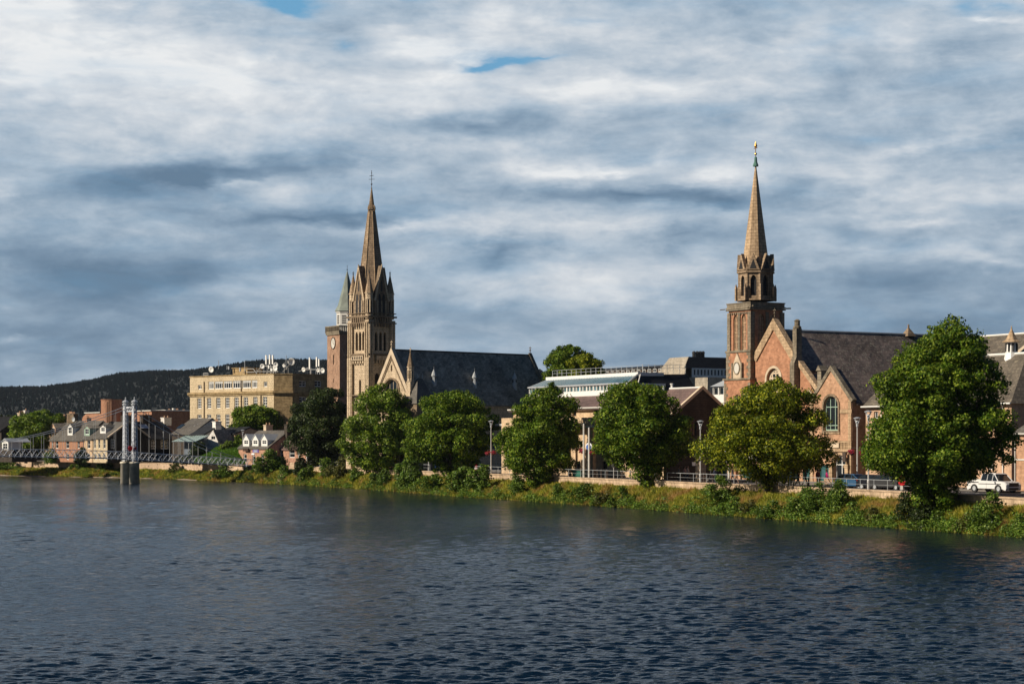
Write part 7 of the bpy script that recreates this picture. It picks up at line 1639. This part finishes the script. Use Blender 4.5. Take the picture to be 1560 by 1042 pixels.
# pavement cafe chairs, white
# ================================================================ cars
def carpaint(name, c):
    m, nt, N = nodes(name); b = N('ShaderNodeBsdfPrincipled', Base__Color=c4(c), Roughness=.28, Metallic=0.0); b.inputs['Coat Weight'].default_value = .6; b.inputs['Coat Roughness'].default_value = .06
    N('ShaderNodeOutputMaterial', Surface=b.outputs[0]); M_[name] = m
carpaint('car_blue', (.035,.10,.20)); carpaint('car_black', (.012,.012,.016)); carpaint('car_grey', (.045,.045,.045)); carpaint('car_white', (.75,.76,.76))
def car(px, off, label, body, prof_low, prof_cab, w_, L, wr, flip=1, extra=0.0, name='parked_car', cat='car', wheels=None):
    """profiles in (along, up); along runs from the tail (0) to the nose (L)"""
    p = atpx(px, off, ST-.11); t = quay_dir(px) ; ang = math.atan2(t.y, t.x) + (0 if flip > 0 else PI) + extra
    r = empty(name, p, ang, label, cat, 'cars on the riverside street'); c0 = L/2; hw = w_/2
    wx = wheels or (L*.19, L*.80)
    mb = MB()
    # lower body with wheel arches cut in the outline
    low = [(a-c0, z) for a, z in prof_low]; bot = []
    for xw in wx[::-1]:
        for k in range(9): t_ = PI*k/8; bot.append((xw-c0+(wr*1.16)*math.cos(t_), wr+(wr*1.12)*math.sin(t_)))
    poly = low + [(L-c0-.08,.24)] + [q if q[1] > .24 else (q[0], .24) for q in bot] + [(.08-c0,.24)]
    n = len(poly); tris = tessellate_polygon([[Vector((q[0],q[1],0)) for q in poly]])
    S_ = [(-1.0, .0, .0), (-.93, .0, 0)]
    vs = []
    for y, ins in ((-hw, .05), (-hw*.9, 0), (hw*.9, 0), (hw, .05)):
        for q in poly: zc_ = q[1]; vs.append((q[0]*(1-ins*.25), y, zc_-(ins if zc_ > .6 else 0)))
    fs = [tuple(k) for k in tris] + [tuple(3*n+k for k in t_) for t_ in tris]
    for j in range(3):
        for k in range(n): fs.append((j*n+k, j*n+(k+1) % n, (j+1)*n+(k+1) % n, (j+1)*n+k))
    mb.solid(vs, fs); bd = mb.build('body', M_[body], r, False)
    # cabin: glass block with a painted roof and pillars
    cab = [(a-c0, z) for a, z in prof_cab]; m_ = len(cab); zr = max(q[1] for q in cab); zb = min(q[1] for q in cab)
    def yy(z, s): return s*(hw*.93-(z-zb)/(zr-zb)*hw*.2)
    mb = MB(); vs = [(q[0], yy(q[1],-1), q[1]) for q in cab]+[(q[0], yy(q[1],1), q[1]) for q in cab]; tr = tessellate_polygon([[Vector((q[0],q[1],0)) for q in cab]])
    mb.solid(vs, [tuple(k) for k in tr]+[tuple(m_+k for k in t_) for t_ in tr]+[(k,(k+1)%m_,m_+(k+1)%m_,m_+k) for k in range(m_)]); mb.build('windows', M_['glass'], r)
    mb = MB(); top = sorted([q for q in cab if q[1] > zr-.12]); a, b2 = top[0][0], top[-1][0]
    mb.solid([(a-.05,yy(zr,-1)-.02,zr-.06),(b2+.08,yy(zr,-1)-.02,zr-.08),(b2+.08,yy(zr,1)+.02,zr-.08),(a-.05,yy(zr,1)+.02,zr-.06),(a,yy(zr,-1)*.9,zr+.03),(b2,yy(zr,-1)*.9,zr+.02),(b2,yy(zr,1)*.9,zr+.02),(a,yy(zr,1)*.9,zr+.03)],[(0,1,2,3),(4,5,6,7),(0,1,5,4),(1,2,6,5),(2,3,7,6),(3,0,4,7)])
    for s in (-1, 1):
        e0, e1 = cab[0], cab[-1]
        for qa, qb in zip(cab, cab[1:]+cab[:1]):
            if abs(qa[1]-qb[1]) > .2: mb.tube((qa[0],yy(qa[1],s)*1.01,qa[1]),(qb[0],yy(qb[1],s)*1.01,qb[1]),.045,n=4)
        for f_ in (.36, .66): xm_ = min(q[0] for q in cab)+(max(q[0] for q in cab)-min(q[0] for q in cab))*f_; mb.tube((xm_,yy(zb,s)*1.01,zb),(xm_+(.0),yy(zr,s)*1.01,zr-.03),.04,n=4)
    mb.build('roof', M_[body], r)
    for xw in wx:
        for s in (-1, 1):
            mb = MB(); mb.lathe(0,0,[(wr*.3,-.1),(wr*.95,-.11),(wr,-.06),(wr,.06),(wr*.95,.11),(wr*.3,.1)],18); o = mb.build('wheel', M_['iron'], r); o.location = (xw-c0, s*(hw-.11), wr); o.rotation_euler = (PI/2,0,0)
            mb = MB(); mb.lathe(0,0,[(.02,-.10),(wr*.3,-.115),(wr*.52,-.118),(wr*.56,-.1),(wr*.56,.1),(wr*.52,.118),(wr*.3,.115),(.02,.10)],12); mb.build('rim', M_['lead'], o)
    for s in (-1, 1):
        mb = MB(); mb.box(L-c0-.16, L-c0-.03, s*hw*.62-.2, s*hw*.62+.2, .62, .78); mb.build('headlight', M_['sign_white'], r)
        mb = MB(); mb.box(-c0+.0, -c0+.07, s*hw*.72-.13, s*hw*.72+.13, .72, .95); mb.build('tail_light', M_['red_paint'], r)
        mb = MB(); xm_ = max(q[0] for q in cab)-.35; mb.box(xm_-.06, xm_+.1, s*(hw+.02)-.02, s*(hw+.16)+.02*s, .95, 1.08); mb.build('mirror', M_[body], r)
    mb = MB(); mb.box(L-c0-.12, L-c0+.02, -hw*.6, hw*.6, .3, .5); mb.build('bumper', M_['iron'], r); mb = MB(); mb.box(-c0-.02,-c0+.1,-hw*.7,hw*.7,.3,.46); mb.build('bumper', M_['iron'], r)
    for s in (-1,1):
        mb = MB(); mb.box(.0,.02,s*(hw-.0)-.004,s*(hw+.004)+.004,.35,.92); mb.box(L*.24,L*.24+.02,s*hw-.004,s*hw+.006,.4,.9); mb.build('door_seam', M_['dark'], bd)
    return r
HB = [(0,.30),(0,.85),(.25,.95),(1.0,.97),(2.6,.95),(3.3,.88),(3.85,.72),(4.0,.55),(4.0,.3)]
HC = [(.12,.93),(.35,1.30),(.75,1.46),(1.9,1.47),(2.35,1.38),(3.15,.92)]
car(1303, 4.4, 'blue hatchback parked behind the railing by the hall door', 'car_blue', HB, HC, 1.72, 4.0, .31, 1, 0.3)
car(1336, 4.6, 'black hatchback just right of the blue one', 'car_black', HB, HC, 1.72, 4.0, .31, 1, 0.3)
SB = [(0,.3),(0,.9),(.4,1.02),(1.5,1.0),(3.2,.97),(4.1,.88),(4.5,.66),(4.5,.3)]; SCb = [(.35,1.0),(.9,1.38),(1.5,1.46),(2.4,1.44),(3.3,.96)]
car(1358, 4.6, 'dark grey saloon car behind the red lifebuoy housing', 'car_grey', SB, SCb, 1.76, 4.5, .32, 1, 0.3)
PB = [(0,.45),(0,1.12),(.3,1.15),(1.9,1.15),(3.4,1.12),(4.3,1.10),(4.95,1.02),(5.15,.8),(5.15,.42)]; PC = [(1.75,1.12),(1.85,1.72),(2.2,1.80),(3.1,1.80),(3.45,1.70),(4.05,1.10)]
pk = car(1514, 9.3, 'white pickup with black trim parked right of the largest tree', 'car_white', PB, PC, 1.92, 5.15, .40, 1, 0.27, 'pickup', 'pickup')
mb = MB(); mb.box(-2.3,-.85,-.88,.88,1.14,1.24); mb.build('load_cover', M_['offwhite'], pk)
mb = MB(); mb.box(-2.5,-1.0,.955,.975,.92,1.0); mb.box(-1.0,-.3,.955,.975,.8,.86); mb.box(-.3,1.9,.955,.975,.8,.86); mb.box(-2.5,-1.0,-.975,-.955,.92,1.0); mb.box(-1.0,1.9,-.975,-.955,.8,.86); mb.build('side_stripe', M_['iron'], pk)
mb = MB(); mb.box(2.54,2.6,-.6,.6,.62,.95); mb.box(2.1,2.56,-.9,.9,.36,.52); mb.build('grille', M_['iron'], pk)
